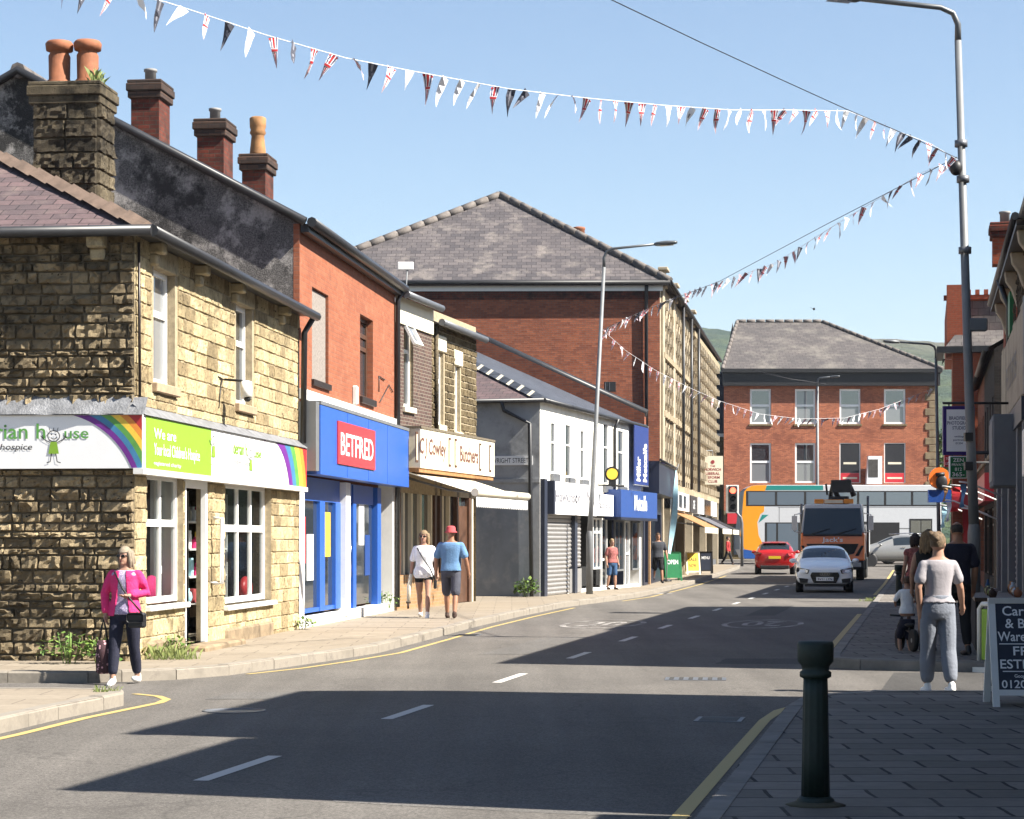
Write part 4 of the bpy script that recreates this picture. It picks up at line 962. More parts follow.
# ---- 5 low dark blue shop --------------------------------------------------------------
F5 = Fr(Fw + Vector((.1, .35)), (5.42, 79.7)); u, z = F5.u, F5.z
b5 = thing('blue_corner_shop', 'low flat-roofed dark blue shop between the white row and the tall brick block', 'building', F5.loc(), F5.rz)
w = MB().use('blue_dark'); wall_open(w, 0, F5.L, 0, 3.1, [(.6, 1.9, .2, 2.4), (2.6, F5.L - .5, .6, 2.5)], .25); w.box(-.02, F5.L, -.5, 4.5, 3.1, 4.15); w.use('brick_tan').box(2.0, 2.4, -.06, .1, 0, 3.1)
w.use('blue_dark').poly((0, 0, 0), (0, 4.5, 0), (0, 4.5, 3.1), (0, 0, 3.1)); w.build('wall', b5)
MB().use('glass').poly((.6, .2, .2), (1.9, .2, .2), (1.9, .2, 2.4), (.6, .2, 2.4)).poly((2.6, .2, .6), (F5.L - .5, .2, .6), (F5.L - .5, .2, 2.5), (2.6, .2, 2.5)).build('shop_window', b5)
MB().use('black').path([(-.1, -.55, 4.18), (F5.L, -.55, 4.18)], .05, 6).build('gutter', b5)
o = thing('projecting_sign', 'purple and blue box sign projecting from the low dark blue shop', 'sign', (PX(662.5, 76), 76, 3.15), F5.rz)
MB().use('purple_sign').box(0, 1.6, 0, .22, 0, 1.15).build('sign_box', o); MB().use('blue_sign').box(.3, 1.5, -.01, 0, .12, 1.05).build('panel', o)
for i in range(3): MB().use('white_board').box(.45, 1.35, -.016, -.011, .22 + i * .27, .34 + i * .27).build('lettering', o)
p = Vector((PX(676, 77), 77)); o = thing('feather_flag', 'tall pale blue feather flag leaning from the blue shop front', 'flag', (PX(666, 77), 77, .15))
n = 14; vs = []
for i in range(n + 1):
    t_ = i / n; zz = 1.0 + t_ * 2.9; x = .06 + .28 * t_ ** 1.3; wd = .2 * math.sin(math.pi * (t_ * .86 + .12)) + .03
    vs += [(x, .05 * math.sin(t_ * 5), zz), (x + wd, .1 * math.sin(t_ * 6 + 1), zz - .05)]
MB().use('sky_flag').add(vs, [[2 * i, 2 * i + 1, 2 * i + 3, 2 * i + 2] for i in range(n)], True).build('cloth', o); MB().use('galv').path([(0, 0, -.02), (.02, 0, .3), (.1, 0, 1.6), (.34, 0, 3.9), (.45, 0, 4.1)], .018, 6).build('pole', o); MB().use('black').lathe([(.2, 0), (.2, .05), (.04, .08)], n=12).build('base', o)

# ---- 6 tall brick hall with stone front -----------------------------------------------------
P0 = Vector((5.38, 80)); P1 = Vector((10.66, 115)); F6 = Fr(P0, P1); u, z = F6.u, F6.z; E6 = 10.95; QX = -8.4
b6 = thing('brick_hall', 'tall four-storey red brick block with a hipped slate roof and a pale stone street front', 'building', F6.loc(), F6.rz)
inv = Matrix.Translation((P0.x, P0.y, 0)) @ Matrix.Rotation(F6.rz, 4, 'Z'); inv = inv.inverted()
LW = lambda x, y, zz: inv @ Vector((x, y, zz))
w = MB().use('brick_red'); w.add([LW(P0.x, 80, 0), LW(QX, 80.25, 0), LW(QX, 80.25, E6), LW(P0.x, 80, E6)], [[0, 1, 2, 3]]); w.use('brick_chimney').add([LW(P0.x, 79.985, 10.35), LW(QX, 80.235, 10.35), LW(QX, 80.235, E6), LW(P0.x, 79.985, E6)], [[0, 1, 2, 3]])
w.use('brick_red').poly((F6.L, 0, 0), (F6.L, 13, 0), (F6.L, 13, E6), (F6.L, 0, E6))
ops = []; us = [.5, 5.6, 10.7, 15.6]
for a in us[:3]:
    for s0, s1 in ((4.3, 5.7), (6.5, 7.9), (8.6, 9.8)):
        for k in range(3): ops.append((a + .85 + k * 1.25, a + 1.7 + k * 1.25, s0, s1))
far = [16.9 + i * 3.55 for i in range(5)]
for a in far:
    for s0 in (4.3, 6.0, 7.7, 9.2): ops.append((a + .35, a + 1.25, s0, s0 + 1.2)); ops.append((a + 1.75, a + 2.65, s0, s0 + 1.2))
w.use('cream_stone'); wall_open(w, 0, F6.L, 3.6, E6, ops, .22); w.use('stone_band').box(0, F6.L, -.16, 0, 3.5, 3.75); w.build('wall', b6)
for k, q in enumerate(ops):
    fm = MB().use('upvc'); 
    fm.box(q[0], q[0] + .05, .15, .2, q[2], q[3]).box(q[1] - .05, q[1], .15, .2, q[2], q[3]).box(q[0] + .05, q[1] - .05, .15, .2, (q[2] + q[3]) / 2 - .03, (q[2] + q[3]) / 2 + .03)
    fo = fm.build('window', b6); MB().use('glass').poly((q[0], .19, q[2]), (q[1], .19, q[2]), (q[1], .19, q[3]), (q[0], .19, q[3])).build('pane', fo)
for a in us: MB().use('cream_stone').box(a - .1, a + .6, -.1, .0, 3.75, E6 - .1).box(a - .2, a + .7, -.2, 0, E6 - .1, E6 + .12).box(a - .12, a + .62, -.14, .1, E6 + .12, E6 + .5).box(a - .24, a + .74, -.26, .1, E6 + .5, E6 + .62).build('pilaster', b6, bevel=.02)
for a in us[:3] + far:
    for off in ((.72, 1.86, 3.1, 4.35) if a in us else (.12, 1.5, 2.75)):
        zz = 3.8; k = 0; tq = MB()
        while zz < 10.4:
            tq.use('quoin_brown' if k % 2 else 'cream_stone').box(a + off - .12, a + off + .12, -(.04 if a in us else .12) if k % 2 else -(.12 if a in us else .26), 0, zz, zz + .27); zz += .29; k += 1
        tq.build('quoin', b6)
bd = MB().use('stone_band')
for s0 in (4.1, 6.25, 8.4): bd.box(.7, 16, -.12, 0, s0 - .1, s0 + .1)
bd.box(16, F6.L, -.2, 0, 10.5, 10.75); bd.build('string_course', b6)
rf = MB().use('slate_grey'); RZ = 15.05; ov = .3
e0 = LW(P0.x + .35, 79.7, E6); eq = LW(QX - .3, 79.95, E6); rr0 = LW(-.47, 86, RZ); g = F6.world(F6.L, -.25); e1 = LW(g.x, g.y, E6); g2 = F6.world(F6.L, 13.6); e2 = LW(g2.x, g2.y, E6); dd_ = F6.d * 29; rr1 = LW(-.47 + dd_.x, 86 + dd_.y, RZ)
rf.poly(eq, e0, rr0); rf.poly(e0, e1, rr1, rr0); rf.poly(e1, e2, rr1); rf.poly(eq, rr0, rr1, e2); rfo = rf.build('roof', b6)
rt = MB().use('ridge_tile')
for a, b in ((eq, rr0), (e0, rr0), (rr0, rr1)):
    n = int((b - a).length / .62)
    for i in range(n): rt.path([a + (b - a) * (i / n) + Vector((0, 0, .05)), a + (b - a) * ((i + .93) / n) + Vector((0, 0, .06))], .14, 6)
rt.build('ridge_tile', rfo)
ft = MB().use('black').path([eq + Vector((0, 0, -.02)), e0 + Vector((0, 0, -.02))], .1, 6).path([e0, e1], .09, 6); ft.use('white_paint').add([LW(P0.x + .1, 79.9, E6 - .3), LW(QX, 80.15, E6 - .3), LW(QX, 80.15, E6 - .08), LW(P0.x + .1, 79.9, E6 - .08)], [[0, 1, 2, 3]]); ft.build('gutter', b6)
gutter(b6, [LW(P0.x - .5, 79.8, E6 - .05), LW(P0.x - .5, 79.9, E6 - .35), LW(P0.x - .5, 79.92, 4)], .065, 'downpipe')
for px in (675.5, 684, 691.5): q = u(px); gutter(b6, [(q, -.32, E6), (q, -.32, 3.7)], .06, 'downpipe')
o = thing('wall_vent', 'dark square ventilation box on the brick side wall of the tall block', 'vent', (PX(604, 80), 79.9, PZ(392, 80)), 0)
MB().use('black').box(0, .42, -.12, .05, 0, .36).build('hood', o, bevel=.01); MB().use('galv_dark').box(.03, .06, -.13, -.12, .03, .33).box(.18, .2, -.13, -.12, .03, .33).build('grille', o)
t = thing('squat_chimney', 'short round brown chimney behind the hip of the tall roof', 'chimney', (PX(579, 88), 88, 12.0)); MB().use('brick_chimney').box(-.3, .3, -.3, .3, 0, 1.2).build('shaft', t); MB().use('terracotta').lathe([(.24, 1.2), (.23, 2.0), (.25, 2.02), (.25, 2.1), (.18, 2.12)], n=12).build('chimney_pot', t)
# shops under the tall block
gm = MB().use('timber_dark').poly((0, .3, 0), (F6.L, .3, 0), (F6.L, .3, 3.6), (0, .3, 3.6)); gm.use('cream_stone')
for a in (0, 3.3, 5.4, 10.5, 15.5, 20, 25, 30, F6.L - .4): gm.box(a, a + .45, -.12, .3, 0, 3.5)
gm.use('cream').box(3.8, 15.4, -.05, .3, .1, .7); gm.use('galv_dark').box(16, F6.L - .5, -.03, .3, .1, .6); gm.build('shop_front', b6)
MB().use('glass').poly((.4, .2, .6), (F6.L - .4, .2, .6), (F6.L - .4, .2, 2.6), (.4, .2, 2.6)).build('shop_window', b6)
for a, b, m_, tx in ((.3, 3.2, 'black_gloss', 'BAR'), (3.8, 10.3, 'white_board', 'LADBERRY'), (11, 15.3, 'timber_dark', 'CAFE'), (16, 20, 'white_board', ''), (20.6, 25, 'black_gloss', ''), (25.5, 30, 'white_board', '')):
    so = MB().use(m_).box(a, b, -.35, 0, 2.75, 3.45).build('fascia_sign', b6)
    if tx and tx != 'LADBERRY': text(so, None, tx, (a + b) / 2, 2.92, .36, 'white_board', -.356, bold=.02)
    elif tx: MB().use('black_gloss').box(a + .8, a + 2.4, -.356, -.35, 2.85, 3.35).box(a + 3.2, a + 4.6, -.356, -.35, 2.85, 3.35).build('panel', so)
def awning6(a, b, m_, lab, p=1.3):
    o = thing('shop_awning', lab, 'awning', W(F6, a, -.1, 2.72), F6.rz)
    MB().use(m_).add([(0, 0, 0), (b - a, 0, 0), (b - a, -p, -.62), (0, -p, -.62), (0, 0, -.03), (b - a, 0, -.03), (b - a, -p, -.65), (0, -p, -.65)], [[0, 1, 2, 3], [4, 5, 6, 7], [0, 3, 7, 4], [1, 2, 6, 5], [2, 3, 7, 6]]).build('canopy', o)
    MB().use('cream').add([(0, -p - .01, -.63), (b - a, -p - .01, -.63), (b - a, -p - .01, -.85), (0, -p - .01, -.85)], [[0, 1, 2, 3]]).build('valance', o)
    MB().use('galv').path([(.2, 0, -.4), (.3, -p, -.64)], .02, 6).path([(b - a - .2, 0, -.4), (b - a - .3, -p, -.64)], .02, 6).build('folding_arm', o)
awning6(3.6, 12.5, 'buff_clay', 'long faded orange awning over the stone-fronted shop'); awning6(16, 24, 'galv_dark', 'grey awning farther along the stone-fronted shops'); awning6(25.2, 31, 'black', 'black awning at the far end of the stone-fronted shops')
Y_ = 104.0; o = thing('club_sign', 'white club sign with red lettering hanging high over the pavement', 'sign', (PX(702.5, Y_), Y_, PZ(484.5, Y_)), 0)
wS, hS = 20.5 * Y_ / K, 28.5 * Y_ / K
MB().use('cream').box(0, wS, 0, .1, 0, hS).build('board', o); MB().use('galv').path([(wS / 2, .05, hS), (wS / 2, .05, hS + .25), (-.9, .05, hS + .25)], .03, 6).build('bracket', o)
for i, (s_, hh) in enumerate((('CLUB', .13), ('REFORM', .13), ('LIBERAL', .13), ('HORWICH', .14), ('THE', .09))): text(o, None, s_, wS / 2, .09 + i * .185, hh, 'ink_red', -.006, width=wS * (.45, .68, .68, .8, .25)[i], bold=.012)
MB().use('ink_red').path([(wS / 2, -.006, hS - .28), (wS / 2, -.012, hS - .28)], .09, 12).build('emblem', o)

# ---- 7 red brick building across the junction -------------------------------------------------
P0 = Vector((13.0, 135)); P1 = Vector((25.96, 135)); F7 = Fr(P0, P1); E7 = 12.0; sk = .19
b7 = thing('brick_building', 'red brick three-storey building with white sash windows facing down the street behind the bus', 'building', F7.loc(), 0)
X = lambda px: PX(px, 135) - 13.0; Z = lambda py: PZ(py, 135)
ops = [(X(a), X(b), Z(e), Z(c)) for c, e in ((389, 424), (443, 483)) for a, b in ((750, 771), (795, 815.5), (839.5, 860.5), (884, 905.5))]
w = MB().use('brick_red_far'); wall_open(w, 0, F7.L, 3.4, E7, ops, .15); w.use('stone_brown').poly((0, 0, 0), (F7.L, 0, 0), (F7.L, 0, 3.4), (0, 0, 3.4))
dp = 12.0; w.use('render_dark').poly((0, 0, 0), (sk * dp, dp, 0), (sk * dp, dp, E7), (sk * dp / 2, dp / 2, 15.57), (0, 0, E7)); w.use('brick_red_far').poly((F7.L, 0, 0), (F7.L + sk * dp, dp, 0), (F7.L + sk * dp, dp, E7), (F7.L, 0, E7)); w.build('wall', b7)
for k, q in enumerate(ops):
    if k < 6:
        wi = window(b7, None, q[0], q[1], q[2], q[3], .08, tr=(.53,), gl='glass_blind' if k == 1 else 'glass', bw=.11, sill='stone_brown' if k < 4 else None)
        if k not in (1,): MB().use('glass_blind').poly((q[0] + .1, .112, q[2] + .1), (q[1] - .1, .112, q[2] + .1), (q[1] - .1, .112, q[2] + (q[3] - q[2]) * .5), (q[0] + .1, .112, q[2] + (q[3] - q[2]) * .5)).build('blind', wi)
    else:
        po = MB().use('white_paint').box(q[0] - .02, q[1] + .02, .04, .09, q[2], q[3]).build('window', b7)
        pm = MB().use('ink').poly((q[0] + .07, .035, q[2] + .62), (q[1] - .07, .035, q[2] + .62), (q[1] - .07, .035, q[3] - .05), (q[0] + .07, .035, q[3] - .05)); pm.use('red_logo').poly((q[0] + .07, .035, q[2] + .04), (q[1] - .07, .035, q[2] + .04), (q[1] - .07, .035, q[2] + .61), (q[0] + .07, .035, q[2] + .61))
        pm.use('cream').box(q[0] + .25, q[1] - .25, .03, .034, q[2] + 1.15, q[2] + 1.28).box(q[0] + .2, q[1] - .2, .03, .034, q[2] + .25, q[2] + .36); pm.build('poster', po)
ms = MB().use('quoin_brown')
zz = 3.4; k = 0
while zz < 10.9: wq = .62 if k % 2 else .38; ms.box(F7.L - wq, F7.L + .03, -.05, .05, zz, zz + .42); zz += .45; k += 1
ms.build('quoin', b7, bevel=.02)
MB().use('black').box(-.1, F7.L + .25, -.35, 0, E7 - .95, E7 - .15).box(-.2, F7.L + .35, -.55, 0, E7 - .15, E7 + .08).build('cornice', b7)
RZ = 15.57; rl = (sk * 6 + .3, 6, RZ); rr = (PX(822, 141) - 13, 6, RZ); rf = MB().use('slate_far')
rf.poly((-.15, -.5, E7 + .02), (F7.L + .4, -.5, E7 + .02), rr, rl); rf.poly((F7.L + .4, -.5, E7 + .02), (F7.L + sk * 12, 12.4, E7), rr); rf.poly((sk * 12, 12.4, E7), rl, rr, (F7.L + sk * 12, 12.4, E7)); rfo = rf.build('roof', b7)
rt = MB().use('ridge_tile')
for a, b in ((Vector(rl), Vector(rr)), (Vector((F7.L + .4, -.5, E7 + .02)), Vector(rr)), (Vector((-.15, -.5, E7)), Vector(rl))):
    n = int((b - a).length / .55)
    for i in range(n): rt.path([a + (b - a) * (i / n) + Vector((0, 0, .05)), a + (b - a) * ((i + .92) / n) + Vector((0, 0, .05))], .12, 6)
rt.build('ridge_tile', rfo)
so = MB().use('red_logo').box(0.2, F7.L - .3, -.2, 0, 2.6, 3.3).build('fascia_sign', b7); MB().use('glass').box(.6, F7.L - .8, -.05, .05, .7, 2.5).build('shop_window', b7)
t = MB().use('white_board').prism([(0, 0), (.95, 0), (.95, 1.7), (.12, 1.7)], 0, .55); t.use('shop_dim').box(.1, .7, -.01, 0, .4, 1.5); o = t.build('estate_agent_sign'); o.location = (PX(866, 134.4), 134.2, PZ(484, 134.4)); tag(o, 'white box sign with a dark panel on the brick front between the posters', 'sign')
# dark annexe left of it
b8 = thing('slate_hung_house', 'dark slate-hung house with a stone lower wall left of the red brick building', 'building', (11.2, 136.5, 0))
MB().use('navy_panel').box(-1.2, 2.04, 0, 9, 8.2, 11.9).build('upper_wall', b8); MB().use('stone_brown').box(-1.2, 2.04, .1, 9, 0, 8.0).build('lower_wall', b8); MB().use('white_paint').box(-1.2, 2.03, -.08, .2, 8.0, 8.2).build('string_course', b8)
MB().use('slate_far').add([(-1.3, -.2, 11.9), (2.03, -.2, 11.9), (2.03, 9, 11.9), (-1.3, 9, 11.9), (-.6, 4.5, 12.6), (1.7, 4.5, 12.6)], [[0, 1, 5, 4], [3, 4, 5, 2], [0, 4, 3], [1, 2, 5]]).build('roof', b8)
MB().use('glass').box(-.9, 1.5, .04, .09, .6, 2.6).build('shop_window', b8); MB().use('black').box(-1.2, 1.75, -.1, .1, 2.8, 3.5).build('fascia_sign', b8)
# ------------------------------------------------------------------ right side of the street
def rfr(Ya, Yb, dx=0):                       # frame of a right-hand front from its far end Yb to its near end Ya
    return Fr((front_r(Yb) + dx, Yb), (front_r(Ya) + dx, Ya))
def plain_house(name, label, Ya, Yb, E, wallm, roofm, D=6.0, dx=0, bays=3, shop='white_board', base=True):
    f = rfr(Ya, Yb, dx); t = thing(name, label, 'building', f.loc(), f.rz)
    ops = []
    bw = f.L / bays
    for k in range(bays): ops.append((bw * (k + .5) - .45, bw * (k + .5) + .45, 4.0, 5.5))
    g = [(.5, f.L * .45, .6, 2.5), (f.L * .55, f.L - .5, .6, 2.5), (f.L * .47, f.L * .53, .15, 2.4)]
    w = MB().use(wallm); wall_open(w, 0, f.L, 0, E, ops + g, .15)
    for x in (0, f.L): w.poly((x, 0, 0), (x, D, 0), (x, D, E), (x, D / 2, E + D * .3), (x, 0, E))
    w.poly((0, D, 0), (f.L, D, 0), (f.L, D, E), (0, D, E)); w.build('wall', t)
    r = MB().use(roofm); r.poly((-.05, -.2, E), (f.L + .05, -.2, E), (f.L + .05, D / 2, E + D * .3 + .05), (-.05, D / 2, E + D * .3 + .05)); r.poly((-.05, D + .2, E), (f.L + .05, D + .2, E), (f.L + .05, D / 2, E + D * .3 + .05), (-.05, D / 2, E + D * .3 + .05)); r.build('roof', t)
    gutter(t, [(0, -.22, E), (f.L, -.22, E)], .08)
    for q in ops: window(t, None, q[0] + .02, q[1] - .02, q[2], q[3], .1, tr=(.6,), sill='dressed_stone')
    for q in g[:2]: window(t, None, q[0] + .02, q[1] - .02, q[2], q[3], .08, tr=(.75,), mu=(.5,), name='shop_window', fm='timber_brown')
    MB().use('timber_brown').box(g[2][0] + .02, g[2][1] - .02, .1, .14, .15, 2.4).build('door', t)
    MB().use(shop).box(.2, f.L - .2, -.25, 0, 2.65, 3.4).build('fascia_sign', t)
    return t, f
fl = rfr(8.3, 11.8, -.3); lw_ = thing('shade_block', 'unseen low brick block added to shade the near right pavement', 'building', fl.loc(), fl.rz)  # out of view, added so that its shadow covers the near right pavement
lo_ = [(.5, 1.9, .7, 2.3), (2.3, 3.1, .15, 2.3)]; w = MB().use('brick_tan'); wall_open(w, 0, fl.L, 0, 2.85, lo_, .12); w.poly((fl.L, 0, 0), (fl.L, 6, 0), (fl.L, 6, 2.85), (fl.L, 0, 2.85)).poly((0, 0, 0), (0, 6, 0), (0, 6, 2.85), (0, 0, 2.85)); w.use('slate_far').box(-.02, fl.L + .1, -.12, 6, 2.85, 2.97); w.build('wall', lw_); window(lw_, None, .52, 1.88, .72, 2.28, .08, mu=(.5,), name='shop_window'); MB().use('timber_brown').box(2.32, 3.08, .08, .12, .15, 2.3).build('door', lw_)
plain_house('brick_house', 'red brick shop house nearest the camera on the right', 11.8, 15.5, 6.65, 'brick_red', 'slate_grey')
plain_house('brick_house', 'taller brick shop house at the near corner of the right-hand side street', 15.5, 20.7, 7.7, 'brick_chimney', 'slate_purple', shop='navy_panel')
# stone row with bracketed eaves: the nearest one in view
plain_house('brick_house', 'brown stone house on the far corner of the right-hand side street', 26.1, 36.5, 7.0, 'stone_brown', 'slate_grey', dx=.35, bays=4)
f = rfr(36.6, 50.4, .3); ER = 7.0; DR = 8
ra = thing('stone_terrace', 'dark stone terrace with bracketed eaves and projecting shop signs on the right', 'building', f.loc(), f.rz)
UY = lambda Y: (50.4 - Y) * f.L / (50.4 - 36.6)
ops = [(UY(y) - .45, UY(y) + .45, 6.0 - .2, 6.7) for y in (39.5, 43, 46.5, 49)]
ops = [(a, b, 5.85, 6.65) for a, b, c, e in ops]
w = MB().use('brick_bright'); wall_open(w, 0, f.L, 0, ER, ops, .15); w.use('stone_dark')
stones(w, UY(44), f.L, 5.72, ER, [(a - .1, b + .1, c - .1, e + .1) for a, b, c, e in ops], (.17, .24), (.3, .55), .025)
w.use('brick_red')
for x in (0, f.L): w.poly((x, 0, 0), (x, DR, 0), (x, DR, ER), (x, DR / 2, ER + 2.4), (x, 0, ER))
w.poly((0, DR, 0), (f.L, DR, 0), (f.L, DR, ER), (0, DR, ER)); w.build('wall', ra)
for q in ops: window(ra, None, q[0] + .02, q[1] - .02, q[2], q[3], .08, tr=(.6,), sill='cream_stone')
r = MB().use('slate_grey'); r.poly((-.1, -.28, ER - .05), (f.L + .02, -.28, ER - .05), (f.L + .1, DR / 2, ER + 2.45), (-.1, DR / 2, ER + 2.45)); r.poly((-.1, DR + .3, ER), (f.L + .1, DR + .3, ER), (f.L + .1, DR / 2, ER + 2.45), (-.1, DR / 2, ER + 2.45)); r.use('timber_dark').box(-.1, f.L + .02, -.28, 0, ER - .16, ER - .06); r.build('roof', ra)
gutter(ra, [(0, -.3, ER), (f.L, -.3, ER)], .07)
y = 37.2
while y < 50.2:
    q = UY(y); MB().use('cream_stone').add([(q - .13, 0, ER - .16), (q - .13, -.25, ER - .16), (q - .13, -.22, ER - .36), (q - .13, -.12, ER - .5), (q - .13, 0, ER - .85), (q + .13, 0, ER - .16), (q + .13, -.25, ER - .16), (q + .13, -.22, ER - .36), (q + .13, -.12, ER - .5), (q + .13, 0, ER - .85)], [[0, 1, 2, 3, 4], [5, 9, 8, 7, 6], [0, 5, 6, 1], [1, 6, 7, 2], [2, 7, 8, 3], [3, 8, 9, 4]]).build('eaves_bracket', ra, bevel=.02); y += 2.9
ua, ub = UY(48), UY(37.2)
sg = MB().use('cream_stone').box(ua, ub, -.13, 0, 4.12, 5.62); sg.use('navy_panel').box(ub, ub + .5, -.15, 0, 4.05, 5.7); sgo = sg.build('fascia_sign', ra)
text(sgo, None, 'THE OLD STORES', (ua + ub) / 2, 4.6, .5, 'navy_panel', -.136, width=5, bold=.01)
MB().use('green_sign').box(UY(45.6), UY(44.2), -.1, 0, 5.75, 6.6).build('window_board', ra)
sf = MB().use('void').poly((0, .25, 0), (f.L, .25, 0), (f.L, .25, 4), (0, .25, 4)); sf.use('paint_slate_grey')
for yq in (50.0, 47, 43.4, 39.4, 37.0): q = UY(yq); sf.box(q - .28, q + .28, -.16, .1, .12, 3.6); sf.box(q - .34, q + .34, -.22, .1, .12, .5)
sf.use('navy_panel').box(0, f.L, -.2, .05, 3.6, 4.0); sf.use('white_paint').box(UY(38.4), UY(38.2), -.06, .1, .12, 3.6); sf.build('shop_front', ra)
shutter(ra, None, UY(43.0), UY(39.8), .14, 3.0, -.02); 
MB().use('glass').poly((UY(46.7), .0, .5), (UY(43.7), .0, .5), (UY(43.7), .0, 3.0), (UY(46.7), .0, 3.0)).poly((UY(39), .0, .5), (UY(37.3), .0, .5), (UY(37.3), .0, 3.2), (UY(39), .0, 3.2)).build('shop_window', ra)
for yq in (45.2,): gutter(ra, [(UY(yq), -.3, ER), (UY(yq), -.08, ER - .6), (UY(yq), -.08, 4.1)], .055, 'downpipe')
o = thing('shutter_box', 'grey metal box housing projecting over the shopfront beside the tall lamp post', 'box', W(f, UY(42.3), -.55, PZ(486, 40.3)), f.rz)
MB().use('paint_slate_grey').box(0, 2.1, 0, .54, 0, 1.32).build('casing', o, bevel=.02); MB().use('galv').box(.1, 2.0, -.012, 0, .1, 1.2).build('front_panel', o)
stack('brick_chimney', 'small red brick chimney with one clay pot on the bracketed stone terrace', (PX(992, 46), 46), f.rz, .55, .5, ER + .3, PZ(226, 46), 'brick_bright', 'brick_chimney', [(.28, .25, 'cap')])
t2, f2 = plain_house('brick_shop', 'soot-dark brick shops set back beyond the gap on the right', 58.5, 68, 6.7, 'brick_soot', 'slate_grey', bays=4, shop='red_logo', dx=.35)
t3, f3 = plain_house('brick_shop', 'brick shops with a green fascia farther along the right-hand row', 68, 76.3, 6.7, 'brick_red', 'slate_grey', bays=5, shop='green_sign', dx=.35)
# bright brick block with a mansard
Yb = 77.0; XB = PX(944, Yb); rb = thing('mansard_block', 'bright red brick block with corbelled parapet at the end of the right-hand row', 'building', (XB, Yb, 0), rad(-10.6))
zc, zt = PZ(350, Yb), PZ(283, Yb); zp = PZ(296, Yb)
w = MB().use('brick_bright'); w.box(.3, 9, 0, 3.3, 0, zc); w.box(.1, 9, .8, 3.2, zc + .2, zc + .6); w.build('wall', rb)
wu = MB().use('brick_bright').box(.1, .75, .6, 1.3, zc, zt).box(.1, 9, 1.4, 9, zc, zp); wu.build('upper_wall', rb)
pr = MB().use('brick_bright').box(0, 9, 1.25, 1.6, zp, zp + .16); 
for i in range(24): pr.box(.8 + i * .3, .95 + i * .3, 1.22, 1.5, zp + .16, zp + .34)
pr.build('parapet', rb)
MB().use('slate_far').poly((.8, 1.3, zc + .5), (9, 1.3, zc + .5), (9, 1.36, zp - .05), (.8, 1.36, zp - .05)).add([(.05, -.2, zc + .1), (9, -.2, zc + .1), (9, .9, zc + .75), (.5, .9, zc + .75)], [[0, 1, 2, 3]]).build('roof', rb)
MB().use('black').box(-.25, 9, -.35, .0, zc - .12, zc + .1).box(-.25, 0, 0, 3.3, zc - .12, zc + .1).build('cornice', rb)
window(rb, None, 1.3, 2.2, 4.2, 6.0, -.02, tr=(.6,), sill='stone_band'); window(rb, None, 3.4, 4.3, 4.2, 6.0, -.02, tr=(.6,), sill='stone_band')
MB().use('red_logo').box(.4, 8.5, -.3, 0, 2.6, 3.4).build('fascia_sign', rb)
# signs hung over the right-hand pavement
def board(name, label, px0, px1, py0, py1, Y, frame, face, lines, ink, cat='sign', fw=.07, arm=1.2):
    x0, x1, z0, z1 = PX(px0, Y), PX(px1, Y), PZ(py1, Y), PZ(py0, Y); wd, ht = x1 - x0, z1 - z0
    o = thing(name, label, cat, (x0, Y, z0))
    MB().use(frame).box(0, wd, 0, .09, 0, ht).build('frame', o, bevel=.01); MB().use(face).box(fw, wd - fw, -.008, 0, fw, ht - fw).build('face', o)
    MB().use('black').path([(0, .045, ht + .06), (wd + arm, .045, ht + .06)], .025, 6).path([(wd * .2, .045, ht), (wd * .2, .045, ht + .06)], .015, 6).path([(wd * .8, .045, ht), (wd * .8, .045, ht + .06)], .015, 6).build('bracket', o)
    for s_, zf, hf, wf in lines: text(o, None, s_, wd / 2, ht * zf, ht * hf, ink, -.012, width=wd * wf, bold=.01)
    return o
Yq = 44.0
board('hanging_sign', 'white hanging sign in a purple frame with studio lettering behind the lamp post', 943, 975, 406, 455, Yq, 'purple_sign', 'white_board', [('BRADFIELD', .72, .07, .62), ('PHOTOGRAPH', .62, .07, .74), ('STUDIO', .52, .07, .42), ('weddings', .36, .04, .3), ('portraits', .29, .04, .36), ('01204', .22, .04, .22)], 'ink_blue', arm=.9)
board('agent_board', 'green sign with white lettering below the purple-framed sign', 949.5, 967, 456, 478.5, 46, 'white_board', 'green_sign', [('ZEN', .74, .17, .6), ('PRIVATE', .56, .11, .75), ('812', .34, .15, .4), ('365-', .1, .18, .7)], 'white_board', fw=.02, arm=1.5)
board('agent_board', 'small red sign partly hidden by the green sign', 944.5, 950.5, 455, 467, 46.5, 'red_logo', 'red_logo', [('TO', .6, .2, .6), ('LET', .2, .2, .7)], 'white_board', fw=.02, arm=1.8)
Yq = 56.0; o = thing('hanging_lantern_sign', 'round orange and black hanging sign on a dark pole over the right pavement', 'sign', (PX(939, Yq), Yq, PZ(478, Yq)))
MB().use('orange_paint').path([(0, .08, 0), (0, -.08, 0)], .27, 18).build('disc', o); MB().use('black').ell((.05, -.1, -.12), .15, .05, .2).path([(-.1, -.1, .08), (.12, -.1, .1)], .05, 8).build('emblem', o); MB().use('blue_sign').box(-.28, .3, -.06, .06, -.62, -.3).build('lower_panel', o); MB().use('black').path([(0, 0, .27), (0, 0, .4), (2.2, .2, .4)], .025, 6).build('bracket', o)
